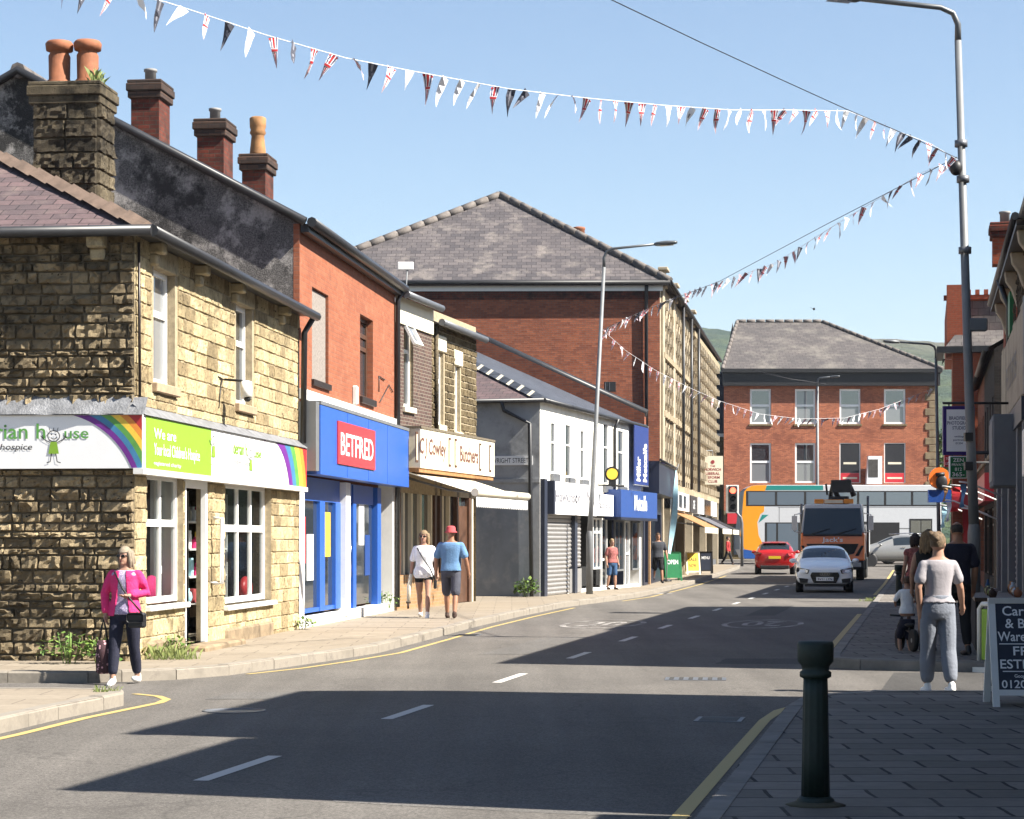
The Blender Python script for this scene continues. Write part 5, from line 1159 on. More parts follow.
def hflag(label, px, py0, py1, Y, m, wpx, cat='flag'):
    wd = wpx * Y / K; ht = (py1 - py0) * Y / K; vs = []
    for i in range(8):
        t_ = i / 7; vs += [(0 + .04 * math.sin(t_ * 4), .05 * math.sin(t_ * 5), -ht * t_), (wd + .05 * math.sin(t_ * 5 + 1), .1 * math.sin(t_ * 4 + 2), -ht * t_ * .96)]
    o = thing('hanging_flag', label, cat, (PX(px, Y), Y, PZ(py0, Y)))
    MB().use(m).add(vs, [[2 * i, 2 * i + 1, 2 * i + 3, 2 * i + 2] for i in range(7)], True).build('cloth', o)
    MB().use('white_paint').path([(-.02, 0, .05), (wd + .1, 0, .02), (wd + .9, .1, -.3)], .018, 6).build('pole', o)
hflag('bright red hanging flag over the shop doors on the right', 951, 487, 512, 52, 'r_red', 8)
hflag('pale blue hanging flag beside the red flag', 941, 507, 528, 53, 'sky_flag', 4.5)
hflag('white hanging flag left of the red flag', 946, 502, 522, 51, 'cloth_white', 4)
hflag('long dark red banner down a shopfront on the right', 962, 510, 572, 50, 'cloth_red', 6, 'banner')
hflag('blue and grey flag near the lamp post on the right', 960, 484, 508, 47, 'cloth_blue', 5)
hflag('buff hanging flag above the pale blue flag', 943, 488, 502, 54, 'buff_clay', 3.5)

# ------------------------------------------------------------------ street furniture
def lamp(name, label, base, top, arm, Hcol, r0, r1, zb=0, head='lamp_grey', group=None):
    """base, top: x offsets of the leaning column; arm: vector of the outreach"""
    t = thing(name, label, 'street lamp', (base[0], base[1], base[2])); tx = top
    MB().use('galv').lathe([(r0, 0), (r0, 1.55), (r0 * .98, 1.6), (r1 * 1.15, 1.7), (r1, 1.75)], n=14).path([(0, 0, 1.7), (tx * .2, 0, Hcol * .3), (tx, 0, Hcol - .55)], [r1 * 1.1, r1, r1 * .72], 12).build('column', t)
    a = Vector((tx, 0, Hcol - .55)); e = Vector((tx, 0, Hcol - .05)) + Vector(arm); pts = [a + Vector((0, 0, 0)), a + Vector((0, 0, .25)), a + Vector((arm[0] * .04, arm[1] * .04, .42)), a + Vector((arm[0] * .14, arm[1] * .14, .5)), e - Vector(arm) * .18]
    MB().use(head).path(pts, [r1 * .7, r1 * .65, r1 * .6, r1 * .55, r1 * .5], 10).build('outreach_arm', t)
    d = Vector(arm).normalized(); s_ = e - Vector(arm) * .22
    hd = MB().use(head).loft([[s_ + d * (L_ * q) + Vector((-d.y, d.x, 0)) * (wd * math.cos(k)) + Vector((0, 0, hz * math.sin(k) + dz)) for k in [2 * math.pi * i / 10 for i in range(10)]] for q, wd, hz, dz in ((0, .05, .04, 0), (.1, .1, .06, 0), (.5, .13, .07, 0), (.9, .11, .05, -.0), (1, .05, .03, 0))] if (L_ := .62) else [])
    h_ = hd.build('lantern', t); MB().use('glass_lamp').poly(*[s_ + d * q + Vector((-d.y, d.x, 0)) * wv + Vector((0, 0, -.066)) for q, wv in ((.15, -.09), (.52, -.09), (.52, .09), (.15, .09))]).build('lens', h_)
    return t
YL = 34.0
lr = lamp('street_lamp', 'tall grey street lamp on the right with bunting tied to it', (PX(974, YL), YL, PV), PX(958, YL) - PX(974, YL), (-2.0, -.35, .1), PZ(5, YL) - PV, .1, .075)
for bx, bz in ((-.14, 5.9), (-.17, 7.0), (-.2, 7.55)): MB().use('galv_dark').lathe([(.1, bz), (.1, bz + .1)], (bx, 0, 0), 12).build('band', lr)
MB().use('paint_slate_grey').box(-.09, .2, -.07, .07, 4.7, 4.9).build('control_box', lr, bevel=.02); [MB().use('black').box(-.16, -.04, -.12, .0, q, q + .13).build('cable_clamp', lr) for q in (3.0, 2.55)]; MB().use('black').ell((-.3, -.1, PZ(169, YL) - PV), .1, .09, .12).build('junction_box', lr)
YL = 60.0
ll = lamp('street_lamp', 'grey street lamp on the left pavement in front of the white building', (PX(589.5, YL), YL, PV), PX(604, YL) - PX(589.5, YL), (1.75, -.3, .12), PZ(247, YL) - PV, .095, .065)
YL = 80.0
lamp('street_lamp', 'slim grey street lamp far along the right side with its arm over the road', (PX(939, YL), YL, PV), PX(936, YL) - PX(939, YL), (-1.75, -.3, .08), PZ(343, YL) - PV, .1, .07)
YL = 129.0
lamp('street_lamp', 'short pale street lamp standing in front of the red brick building', (PX(825.5, YL), 132.4, .3), 0.0, (.9, -.5, .05), PZ(373, YL) - .3, .14, .1)
# bunting
def pmesh(kind, k):
    """a small triangular pennant with a curl; union cross, plain, or dark with painted-in shade"""
    wd, ht = .05, .3; m = MB(); sg = 5; cu = (-.05, .03, .07)[k % 3]
    P = lambda a, b: (a * wd * (1 - b), cu * math.sin(b * 2.2) + .03 * a * (1 - b) * math.sin(b * 5 + k), -b * ht)
    def strip(a0, a1, b0, b1, mm, dy=0):
        m.use(mm); n = 4
        for i in range(n):
            p, q = b0 + (b1 - b0) * i / n, b0 + (b1 - b0) * (i + 1) / n
            m.poly(*[(x, y + dy, z) for x, y, z in (P(a0, p), P(a1, p), P(a1, q), P(a0, q))])
    if kind == 'union':
        for a0, a1, mm in ((-1, -.78, 'cloth_white'), (-.78, -.5, 'ink_blue'), (-.5, -.26, 'cloth_white'), (-.26, .26, 'r_red'), (.26, .5, 'cloth_white'), (.5, .78, 'ink_blue'), (.78, 1, 'cloth_white')): strip(a0, a1, 0, .98, mm)
        strip(-1, 1, .34, .46, 'cloth_white', -.002); strip(-1, 1, .36, .44, 'r_red', -.004); strip(-1, -.5, .02, .08, 'r_red', -.002); strip(.5, 1, .02, .08, 'r_red', -.002)
    elif kind == 'white': strip(-1, 1, 0, .98, 'cloth_white'); strip(-.3, .3, .3, .5, 'ink_grey', -.002)
    else: strip(-1, 1, 0, .98, 'cloth_slate'); strip(-.3, .2, 0, .9, 'ink_grey', -.002)  # dark pennant: the shade of backlit cloth is put into its colour
    o = m.build('pennant'); me = o.data; bpy.data.objects.remove(o); return me
PM = [(pmesh('union', k), pmesh('white', k), pmesh('dark', k)) for k in range(3)]
def bunting(label, pts, ab, spacing, shade_share=.26, skip=0):
    """pts: where the string shows in the picture; ab: its two ends in plan"""
    (xa, ya), (xb, yb) = ab; P = []
    for px, py in pts:
        k = (px - CX) / K; dx, dy = xb - xa, yb - ya
        t_ = (k * ya - xa) / (dx - k * dy); Y = ya + dy * t_; P.append(Vector((xa + dx * t_, Y, PZ(py, Y))))
    t = thing('bunting', label, 'bunting', P[0])
    MB().use('cloth_white').path([p - P[0] for p in P], .004, 5).build('string', t)
    L_ = [0]
    for a, b in zip(P, P[1:]): L_.append(L_[-1] + (b - a).length)
    n = min(99, int((L_[-1] - skip) / spacing)); yaw = math.atan2(yb - ya, xb - xa)
    for i in range(n):
        s_ = skip + (i + .5) * (L_[-1] - skip) / n; k = max(j for j in range(len(L_)) if L_[j] <= s_); k = min(k, len(P) - 2)
        q = P[k] + (P[k + 1] - P[k]) * ((s_ - L_[k]) / (L_[k + 1] - L_[k])) - P[0]
        r_ = random.random(); kind = (0 if r_ < .6 else 1) if random.random() > shade_share else (2 if random.random() < .5 else 0)
        o = link('pennant', PM[random.randrange(3)][kind], t)
        o.location = q + Vector((0, 0, -.004)); o.rotation_euler = (random.gauss(.0, .3), random.gauss(.34, .2), yaw * .35 + random.gauss(0, .55)); s2 = random.uniform(.88, 1.12); o.scale = (s2, s2, s2)
    return t
EA = (6.9, 33.95); b1_ = (-4.4, 18.0)
bunting('long string of union and white pennants high across the top of the sky', [(20, -42), (88, -14), (166, 2), (206, 15), (266, 35), (346, 58), (412, 71), (510, 89), (586, 98), (660, 105), (732, 110), (790, 110), (848, 111), (890, 128), (931, 144), (958, 160)], (b1_, EA), .3)
LB = (PX(602, 60), 59.9)
bunting('string of pennants sloping down from the tall right lamp to the left lamp', [(958, 158), (924, 172), (864.6, 207), (827, 230), (775.5, 263), (738, 276), (683, 294), (627, 318), (603, 331)], (EA, LB), .46, .55)
bunting('low string of pennants sagging from the left lamp across to the far right lamp', [(603, 330), (625, 350), (655, 370), (690, 388), (720, 401), (760, 414), (800, 419), (845, 418), (880, 409), (934, 388)], (LB, (PX(936, 80), 79.9)), .42, .1)
bunting('short pale string of pennants from the far right lamp to the shops', [(937, 358), (950, 359.5), (966, 358)], ((PX(937, 80), 79.9), (16.2, 79)), .45, .2)
def cable(label, pts, ab, r=.006):
    (xa, ya), (xb, yb) = ab; P = []
    for px, py in pts:
        k = (px - CX) / K; dx, dy = xb - xa, yb - ya; t_ = (k * ya - xa) / (dx - k * dy); P.append(Vector((xa + dx * t_, ya + dy * t_, PZ(py, ya + dy * t_))))
    o = MB().use('ink').path([p - P[0] for p in P], r, 5).build('overhead_cable'); o.location = P[0]; return tag(o, label, 'cable')
cable('thin dark cable running from the top of the picture down to the upper bunting', [(560, -30), (610, -1), (700, 42), (780, 79), (846, 109), (900, 132), (957, 158)], ((.6, 21), EA))
cable('thin straight cable above the pennants sloping to the left lamp', [(957, 157), (827, 224), (720, 281), (640, 312), (603, 330)], (EA, LB), .006)
cable('thin wire crossing in front of the far red brick building', [(752, 370), (790, 379), (826, 384)], ((PX(740, 131), 131), (PX(826, 132.4), 132.4)), .02)
# bollards
def gully(label, x, y):
    m = MB().use('galv_dark').box(-.21, .21, -.25, .25, .0, .006); m.use('black')
    for i in range(6): m.box(-.17, .17, -.21 + i * .075, -.17 + i * .075, .0062, .009)
    o = m.build('drain_grate'); o.location = (x, y, 0); o.rotation_euler = (0, 0, rad(-10.6)); return tag(o, label, 'drain')
gully('iron drain grate by the right kerb just short of the side street', 1.85, 19.6); gully('iron drain grate by the left kerb in front of the betting shop', -.75, 37.0)
o = MB().use('galv_dark').lathe([(.3, 0), (.3, .006), (.26, .006), (.26, .004), (.0001, .0045)], n=28).build('manhole_cover'); o.location = (-2.6, 20.6, 0); tag(o, 'round iron manhole cover in the sunlit road by the left kerb corner', 'manhole cover')
def bollard(label, x, y, h):
    t = thing('bollard', label, 'bollard', (x, y, PV), .2, 'fluted iron bollards'); n = 48; r = lambda a, q: q * (1 - .07 * (0.5 + .5 * math.cos(a * 12)))
    m = MB().use('green_iron')
    m.lathe([(.105, 0), (.105, .03), (.085, .05)], n=24)
    rings = [[(r(a, q) * math.cos(a), r(a, q) * math.sin(a), zz) for a in [2 * math.pi * j / n for j in range(n)]] for q, zz in ((.08, .05), (.075, .3), (.07, .6), (.067, h - .2))]
    m.loft(rings); m.build('shaft', t)
    MB().use('green_iron').lathe([(.07, h - .21), (.088, h - .2), (.088, h - .175), (.074, h - .165), (.078, h - .14), (.1, h - .115), (.102, h - .02), (.095, h - .005), (.05, h)], n=28).build('cap', t)
    return t
bollard('near dark green fluted bollard standing at the pavement edge', 1.69, 12.25, .915)
bollard('far dark green bollard beyond the walking people', PX(899, 49.5), 49.5, .92)
MB().use('earth').lathe([(.17, .126), (.12, .14), (.1, .15)], (1.69, 12.25, 0), 14).build('soil_ring'); struct(bpy.data.objects['soil_ring'])
# traffic light
YT = 108.0; t = thing('traffic_light', 'traffic light showing red on a bent grey pole at the junction', 'traffic light', (PX(742, YT), YT, gz(YT) + PV)); zb = gz(YT) + PV
hx0, hx1 = PX(726, YT) - PX(742, YT), PX(738, YT) - PX(742, YT); h0, h1 = PZ(512, YT) - zb, PZ(486, YT) - zb
MB().use('galv_dark').path([(0, 0, 0), (0, 0, 2.1), (-.05, 0, 2.4), (-.35, 0, 2.75), (-.45, 0, h0 + .1), (-.45, 0, h1)], [.075, .07, .06, .05, .05, .05], 10).build('pole', t)
MB().use('black').box(hx0 + .1, hx1 - .05, -.18, 0, h0, h1).build('signal_head', t, bevel=.04); MB().use('white_paint').box(hx0, hx1 + .04, -.02, .0, h0 - .06, h1 + .05).box(hx0 + .04, hx1, -.03, -.02, h0 - .03, h1 + .02).build('backing_board', t)
cxh = (hx0 + hx1) / 2 + .02
for i, mm in enumerate(('red_light', 'black_gloss', 'black_gloss')):
    zz = h1 - .22 - i * .4; MB().use(mm).path([(cxh, -.18, zz), (cxh, -.2, zz)], .135 if i else .15, 14).build('signal_lens', t); MB().use('black').add([(cxh + .15 * math.cos(a), y_, zz + .15 * math.sin(a)) for y_ in (-.18, -.36) for a in [math.pi * j / 8 for j in range(9)]], [[j, j + 1, j + 10, j + 9] for j in range(8)]).build('hood', t)
# A-boards
def aboard(label, x, y, rz, w, h, frame, face, lines, z0=PV, ink='white_board', group=None, spread=.32):
    t = thing('pavement_sign', label, 'pavement sign', (x, y, z0), rz, group); sl = spread / h
    for k, s_ in ((0, 1), (1, -1)):
        T = Matrix(((1, 0, 0, 0), (0, s_, sl * s_, -spread * s_), (0, 0, 1, 0), (0, 0, 0, 1)))
        MB(T).use(frame).box(0, .06, 0, .035, 0, h).box(w - .06, w, 0, .035, 0, h).box(.06, w - .06, 0, .035, h - .05, h).box(.06, w - .06, 0, .035, .1, .15).build('frame', t)
        p = MB(T).use(face).box(.06, w - .06, .008, .03, .15, h - .05).build('panel', t)
        if k == 0:
            for s2, u_, zz, hh, ww in lines:
                if s2 == '-': MB(T).use(ink).box(u_, u_ + ww, .002, .008, zz, zz + hh).build('rule', p)
                else: text(p, T, s2, u_, zz, hh, ink, .004, width=ww, align='LEFT', bold=.012)
    return t
ya = 19.75; q = ya / K; X0 = PX(988, ya)
aboard('big dark blue pavement sign with white carpet shop lettering at the right edge', X0, ya, rad(-4), .95, .955, 'white_paint', 'navy_panel',
       [('Carpet', .12, .80, .085, .36), ('& Bed', .14, .69, .085, .29), ('Warehouse', .07, .575, .085, .5), ('-', .08, .545, .008, .6), ('FREE', .2, .45, .08, .28), ('ESTIMATES', .08, .335, .08, .6), ('-', .1, .305, .008, .56), ('Google', .2, .255, .03, .12), ('01204', .085, .165, .07, .27)])
o = thing('swing_sign', 'narrow green sign in a rounded white frame behind the big dark blue one', 'pavement sign', (PX(977.5, 26.9), 26.9, 0), rad(-58))
fr_ = MB().use('white_paint'); fr_.path([(.03, 0, .06), (.03, 0, .76), (.08, 0, .82), (.44, 0, .82), (.49, 0, .76), (.49, 0, .06)], .028, 8).box(-.02, .54, -.22, .22, 0, .06); fr_.build('frame', o)
MB().use('lime').box(.08, .44, -.02, .02, .14, .76).build('panel', o, bevel=.01)
def ground_at(px, py, z0): p = GP(px, py, z0); return p.x, p.y
x, y = ground_at(673, 575.5, .16); aboard('green pavement sign near the blue feather flag', PX(664, 80), 80, rad(6), .62, 1.05, 'green_sign', 'green_sign', [('OPEN', .1, .6, .16, .4)], PV)
aboard('bright yellow pavement sign outside the stone-fronted shops', PX(685.5, 90), 90, rad(6), .58, .92, 'cream', 'r_yellow', [('SALE', .1, .55, .14, .36), ('NOW', .12, .3, .14, .3)], gz(90) + PV, 'ink')
aboard('dark chalkboard pavement sign beside the yellow one', PX(699.5, 92), 92, rad(-10), .55, .92, 'black', 'navy_panel', [('MENU', .1, .6, .12, .33)], gz(92) + PV)
# stall of goods outside the right-hand shop
st = thing('goods_table', 'dark trestle table of goods outside the right-hand shop behind the pavement signs', 'table', (6.72, 28.3, PV), rad(79.4))
MB().use('timber_brown').box(0, 2.9, 0, .75, .68, .73).build('tabletop', st)
for a in (.1, 2.75):
    for b in (.06, .64): MB().use('timber_dark').box(a, a + .06, b, b + .06, 0, .68).build('leg', st)
MB().use('cloth_black').box(.02, 2.88, .72, .74, .05, .68).build('cloth', st)
Mst = Matrix.Translation((6.72, 28.3, PV)) @ Matrix.Rotation(rad(79.4), 4, 'Z')
gc = ['terracotta', 'cloth_denim', 'glass_lamp', 'weed_leaf', 'buff_clay', 'bark', 'galv', 'sandal', 'cloth_navy', 'cream']
for i in range(26):
    a = .12 + (i // 2) * .21; b = .2 + (i % 2) * .32; p = Mst @ Vector((a, b, .73)); r_ = random.uniform(.03, .06); hh = random.uniform(.08, .22); mm = gc[i * 7 % 10]
    if i % 3 == 0: g = MB().use(mm).ell((0, 0, r_), r_, r_, r_); nm, lb = 'glass_ball', 'small round ornament on the goods table outside the right-hand shop'
    else: g = MB().use(mm).lathe([(r_ * .7, 0), (r_, hh * .45), (r_ * .9, hh * .7), (r_ * .4, hh * .82), (r_ * .5, hh)], n=12); nm, lb = 'vase', 'small vase on the goods table outside the right-hand shop'
    o = g.build(nm); o.location = p; tag(o, lb, 'ornament' if nm[0] == 'g' else 'vase', nm.replace('_', ' ') + 's set out on the goods table')
# plants
def weeds(label, x, y, z, n, r, h, m='weed_leaf', lw=.05, grass=False):
    v = MB().use(m)
    for i in range(n):
        a = random.uniform(0, 6.28); q = r * math.sqrt(random.random()); cx, cy = q * math.cos(a), q * math.sin(a) * .6; hh = h * random.uniform(.3, 1) * (1 - .4 * q / r)
        if grass:
            dx, dy = random.gauss(0, .4), random.gauss(0, .4); v.add([(cx - .005, cy, 0), (cx + .005, cy, 0), (cx + dx * hh * .5, cy + dy * hh * .5, hh * .8), (cx + dx * hh, cy + dy * hh, hh)], [[0, 1, 2], [0, 2, 3]])
        else:
            L_ = lw * random.uniform(.7, 1.6); d = Vector((random.gauss(0, 1), random.gauss(0, 1), random.gauss(.2, .5))).normalized(); w_ = d.cross(Vector((0, 0, 1))).normalized() * L_ * .4; c = Vector((cx, cy, hh)); v.add([c, c + d * L_ * .5 + w_, c + d * L_, c + d * L_ * .5 - w_], [[0, 1, 2, 3]])
    if not grass:
        for i in range(max(4, n // 30)): a = random.uniform(0, 6.28); q = r * .6 * random.random(); v.path([(q * .5 * math.cos(a), q * .3 * math.sin(a), 0), (q * math.cos(a), q * .6 * math.sin(a), h * random.uniform(.5, .95))], .006, 4)
    o = v.build('weed' if not grass else 'grass_tuft'); o.location = (x, y, z); return tag(o, label, 'weed' if not grass else 'grass')
weeds('leafy weed growing at the foot of the sooty stone gable, left of the lady', PX(70, 26.3), 26.25, PV, 230, .38, .42)
weeds('smaller leafy weed close behind the lady in pink', PX(100, 26.3), 26.3, PV, 150, .26, .34)
weeds('tall fresh grass at the stone corner right of the lady', PX(163, 27.2), 27.3, PV, 240, .45, .26, 'grass_leaf', grass=True)
weeds('leafy weed among the grass at the stone shop plinth', PX(172, 28.2), 28.2, PV, 120, .3, .3)
weeds('weed at the foot of the downpipe between the stone and blue shops', PX(303, 36.3), 36.2, PV, 90, .22, .22)
weeds('bushy weed at the end of the betting shop by the butcher', PX(383, 45.2), 45.3, PV, 200, .34, .5)
weeds('bright green bush against the grey painted side wall', PX(526, 57), 56.9, PV, 260, .36, .55, lw=.08)
weeds('grass tuft on the kerb corner at the lower left', -3.95, 21.4, PV, 60, .14, .1, 'grass_leaf', grass=True)
weeds('grass growing along the far right kerb beyond the bollard', kerb_r(57.5) - .1, 57.5, 0, 160, .4, .14, 'grass_leaf', grass=True)
weeds('tuft of weeds growing out of the blackened stone chimney head', -5.83, 30.9, 7.98, 60, .12, .36, 'grass_leaf', grass=True)
# trees beyond the gap at the right
def tree(label, x, y, z, h, r):
    t = thing('tree', label, 'tree', (x, y, z), 0, 'trees beyond the junction')
    MB().use('bark').path([(0, 0, 0), (.1, 0, h * .35), (0, .1, h * .7)], [.25, .17, .07], 8).path([(.05, 0, h * .3), (r * .5, .2, h * .6)], [.1, .03], 6).path([(.05, 0, h * .35), (-r * .5, -.2, h * .65)], [.1, .03], 6).build('trunk', t)
    v = MB().use('tree_leaf'); cl = [(random.gauss(0, r * .45), random.gauss(0, r * .45), h * random.uniform(.4, .95), r * random.uniform(.25, .5)) for i in range(14)]
    for i in range(2600):
        a = random.choice(cl); d = Vector((random.gauss(0, 1), random.gauss(0, 1), random.gauss(0, 1))).normalized() * a[3] * random.uniform(.5, 1.1); c = Vector(a[:3]) + d; L_ = random.uniform(.14, .3); e = Vector((random.gauss(0, 1), random.gauss(0, 1), random.gauss(0, 1))).normalized(); w_ = e.cross(Vector((.3, .2, 1))).normalized() * L_ * .5; v.add([c - e * L_, c + w_, c + e * L_, c - w_], [[0, 1, 2, 3]])
    v.build('crown', t)
tree('yellow-green tree right of the far red brick building, nearest it', PX(938, 170), 170, .3, 9, 3); tree('darker tree farther right behind the brick block', PX(952, 190), 190, .3, 11, 3.4)
# bird
o = MB().use('black').ell((0, 0, 0), .04, .11, .04, 8, 6).add([(0, -.04, 0), (.13, .02, .07), (.11, .06, .06), (0, .05, 0)], [[0, 1, 2, 3]]).add([(0, -.04, 0), (-.13, .02, .06), (-.11, .06, .05), (0, .05, 0)], [[0, 1, 2, 3]]).build('bird'); o.location = (PX(814, 70), 70, PZ(309, 70)); tag(o, 'small dark bird flying in the empty sky', 'bird')
# ------------------------------------------------------------------ vehicles
def car_shell(t, st, paint, glass_top, glass_side):
    """lofted body: each station (y, zb, wb, zm, wm, zs, ws, wr, zr, zc); panes are split off as parts"""
    rings = []
    for y, zb, wb, zm, wm, zs, ws, wr, zr, zc in st:
        R = [(wb, zb), (wm, zm), (ws, zs), (wr, zr), (wr * .5, zc)]
        rings.append([(0, y, zb)] + [(x, y, z) for x, z in R] + [(0, y, zc + .01)] + [(-x, y, z) for x, z in reversed(R)])
    n = 12; vs = [p for r in rings for p in r]; fs = []; fm = []
    for i in range(len(st) - 1):
        for j in range(n):
            k = (j + 1) % n; fs.append([i * n + j, i * n + k, (i + 1) * n + k, (i + 1) * n + j])
            g = 0
            if i in glass_top and j in (4, 5, 6, 7): g = 1 if i == glass_top[0] else 3
            elif i in glass_side and j in (3, 8): g = 2
            fm.append(g)
    for r in (0, len(st) - 1): fs.append([r * n + j for j in range(n)]); fm.append(0)
    me = bpy.data.meshes.new('tmp'); me.from_pydata(vs, [], fs)
    for m in (paint, 'glass_car', 'glass_car', 'glass_car'): me.materials.append(MATS[m])
    for p, m in zip(me.polygons, fm): p.material_index = m
    bm = bmesh.new(); bm.from_mesh(me); bmesh.ops.recalc_face_normals(bm, faces=bm.faces); bm.to_mesh(me); bm.free()
    o = bpy.data.objects.new('tmp', me); COL.objects.link(o); s = o.modifiers.new('s', 'SUBSURF'); s.levels = 2; s.render_levels = 2
    bpy.context.view_layer.update(); e = bpy.data.meshes.new_from_object(o.evaluated_get(bpy.context.evaluated_depsgraph_get())); bpy.data.objects.remove(o)
    for idx, nm in ((0, 'body'), (1, 'windscreen'), (2, 'side_window'), (3, 'rear_window')):
        bm = bmesh.new(); bm.from_mesh(e); bmesh.ops.delete(bm, geom=[f for f in bm.faces if f.material_index != idx], context='FACES')
        for f in bm.faces: f.material_index = 0; f.smooth = True
        m2 = bpy.data.meshes.new(nm); bm.to_mesh(m2); bm.free(); m2.materials.append(MATS[paint if idx == 0 else 'glass_car'])
        if len(m2.polygons): link(nm, m2, t)
def wheel(t, x, y, r, w=.2, rimm='alloy'):
    s = 1 if x > 0 else -1
    T = Matrix.Translation((x, y, r)) @ Matrix.Rotation(math.pi / 2 * s, 4, 'Y')
    a = MB(T).use('rubber').lathe([(r * .6, -w / 2), (r * .95, -w / 2), (r, -w / 3), (r, w / 3), (r * .95, w / 2), (r * .62, w / 2)], n=24).build('wheel', t)
    m = MB(T).use(rimm).lathe([(r * .64, w * .3), (r * .64, w * .48), (r * .58, w * .5), (r * .56, w * .3)], n=20)
    for k in range(5):
        c, s_ = math.cos(k * 1.2566), math.sin(k * 1.2566); m.add([(c * q - s_ * v, s_ * q + c * v, zz) for zz in (w * .32, w * .46) for q, v in ((.02, -.03), (r * .6, -.05), (r * .6, .05), (.02, .03))], [[0, 1, 2, 3], [4, 5, 6, 7], [0, 1, 5, 4], [2, 3, 7, 6]])
    m.build('rim', a); return a
def arch(t, x, y, r):
    T = Matrix.Translation((x, y, r * .93)) @ Matrix.Rotation(math.pi / 2 * (1 if x > 0 else -1), 4, 'Y'); MB(T).use('plastic_black').lathe([(r * 1.16, -.1), (r * 1.16, .0), (r * .9, .005)], n=24).build('wheel_arch', t)
def plate(t, y, z, s, m, w=.52, h=.115, back=False):
    p = MB().use(m).box(-w / 2, w / 2, y - .012, y + .02, z - h / 2, z + h / 2).build('number_plate', t)
    T = Matrix.Rotation(math.pi, 4, 'Z') if back else Matrix.Identity(4)
    text(p, T, s, 0, z - .035, .07, 'ink', (y - .016) if not back else -(y + .016) - .0, width=w * .82, bold=.01)
HB = [(-1.99, .28, .70, .42, .80, .62, .78, .56, .68, .70), (-1.92, .22, .80, .42, .87, .68, .84, .64, .76, .78), (-1.2, .2, .82, .5, .89, .82, .87, .70, .91, .93), (-.78, .2, .82, .5, .89, .92, .87, .74, .99, 1.0),
      (-.0, .2, .82, .5, .89, .97, .87, .64, 1.39, 1.41), (.65, .2, .82, .5, .89, .98, .87, .64, 1.42, 1.44), (1.42, .2, .82, .52, .89, .99, .86, .62, 1.37, 1.40), (1.84, .22, .80, .55, .88, .99, .84, .68, 1.03, 1.04), (1.97, .3, .74, .5, .83, .84, .81, .62, .90, .92)]
def mirrors(t, y, z, x, m):
    for s in (-1, 1): MB().use(m).ell((s * (x + .1), y, z), .11, .07, .075, 10, 8).path([(s * (x - .05), y, z - .05), (s * (x + .05), y, z - .02)], .025, 6).build('wing_mirror', t)
# white hatchback, coming
Yc = 66.6; t = thing('white_car', 'small white hatchback driving towards the camera in front of the orange truck', 'car', (PX(826.5, Yc) + .2, Yc + 2, 0), rad(-10.6) + rad(3.5))
car_shell(t, HB, 'car_white', (3, 6), (4, 5))
for x in (-.74, .74):
    for y in (-1.27, 1.25): wheel(t, x, y, .31); arch(t, x * 1.16, y, .31)
g = MB().use('black_gloss').prism([(-.4, .62), (.4, .62), (.44, .52), (.34, .3), (-.34, .3), (-.44, .52)], -2.02, -1.9).build('grille', t, bevel=.015)
gm = MB().use('plastic_black')
for i in range(5): gm.box(-.36, .36, -2.03, -2.015, .34 + i * .055, .355 + i * .055)
gm.build('grille_bar', g); em = MB().use('chrome')
for k in range(4):
    c = -.105 + k * .07
    for j in range(14): a, b = 6.2832 * j / 14, 6.2832 * (j + 1) / 14; em.poly((c + .045 * math.cos(a), -2.034, .57 + .045 * math.sin(a)), (c + .045 * math.cos(b), -2.034, .57 + .045 * math.sin(b)), (c + .033 * math.cos(b), -2.034, .57 + .033 * math.sin(b)), (c + .033 * math.cos(a), -2.034, .57 + .033 * math.sin(a)))
em.build('emblem', g)
plate(t, -2.03, .42, 'BV11 LYN', 'white_board')
for s in (-1, 1):
    h = MB().use('black_gloss').add([(s * .46, -1.99, .70), (s * .83, -1.82, .77), (s * .855, -1.80, .66), (s * .78, -1.93, .58), (s * .5, -2.0, .58), (s * .46, -1.8, .70), (s * .78, -1.6, .76), (s * .8, -1.6, .64), (s * .72, -1.7, .57), (s * .5, -1.8, .58)], [[0, 1, 2, 3, 4], [0, 1, 6, 5], [1, 2, 7, 6], [2, 3, 8, 7], [3, 4, 9, 8], [4, 0, 5, 9]]).build('headlight', t)
    MB().use('glass_lamp').add([(s * .5, -2.005, .685), (s * .8, -1.845, .735), (s * .82, -1.83, .66), (s * .74, -1.965, .6), (s * .53, -2.015, .6)], [[0, 1, 2, 3, 4]]).build('lens', h)
    MB().use('plastic_black').prism([(s * .5, .42), (s * .78, .45), (s * .74, .3), (s * .52, .3)], -2.0, -1.85).build('fog_lamp', t)
MB().use('plastic_black').box(-.6, .6, -2.0, -1.8, .19, .27).build('bumper_lip', t); mirrors(t, -.62, .96, .86, 'car_white')
# red hatchback, going
Yc = 96.5; t = thing('red_car', 'red hatchback seen from behind, waiting at the junction', 'car', (PX(777, Yc) , Yc + .6, gz(Yc)), rad(180 - 10.6 + 3))
car_shell(t, HB, 'car_red', (3, 6), (4, 5))
for x in (-.74, .74):
    for y in (-1.27, 1.25): wheel(t, x, y, .31); arch(t, x * 1.16, y, .31)
plate(t, 1.975, .74, 'PK18 ZBN', 'plate_yellow', back=True)
for s in (-1, 1): MB().use('tail_red').add([(s * .55, 1.99, .93), (s * .88, 1.82, 1.02), (s * .9, 1.8, .85), (s * .62, 2.0, .8), (s * .52, 1.7, .92), (s * .82, 1.5, 1.0), (s * .84, 1.5, .84), (s * .6, 1.7, .8)], [[0, 1, 2, 3], [0, 1, 5, 4], [1, 2, 6, 5], [2, 3, 7, 6], [3, 0, 4, 7]]).build('tail_light', t)
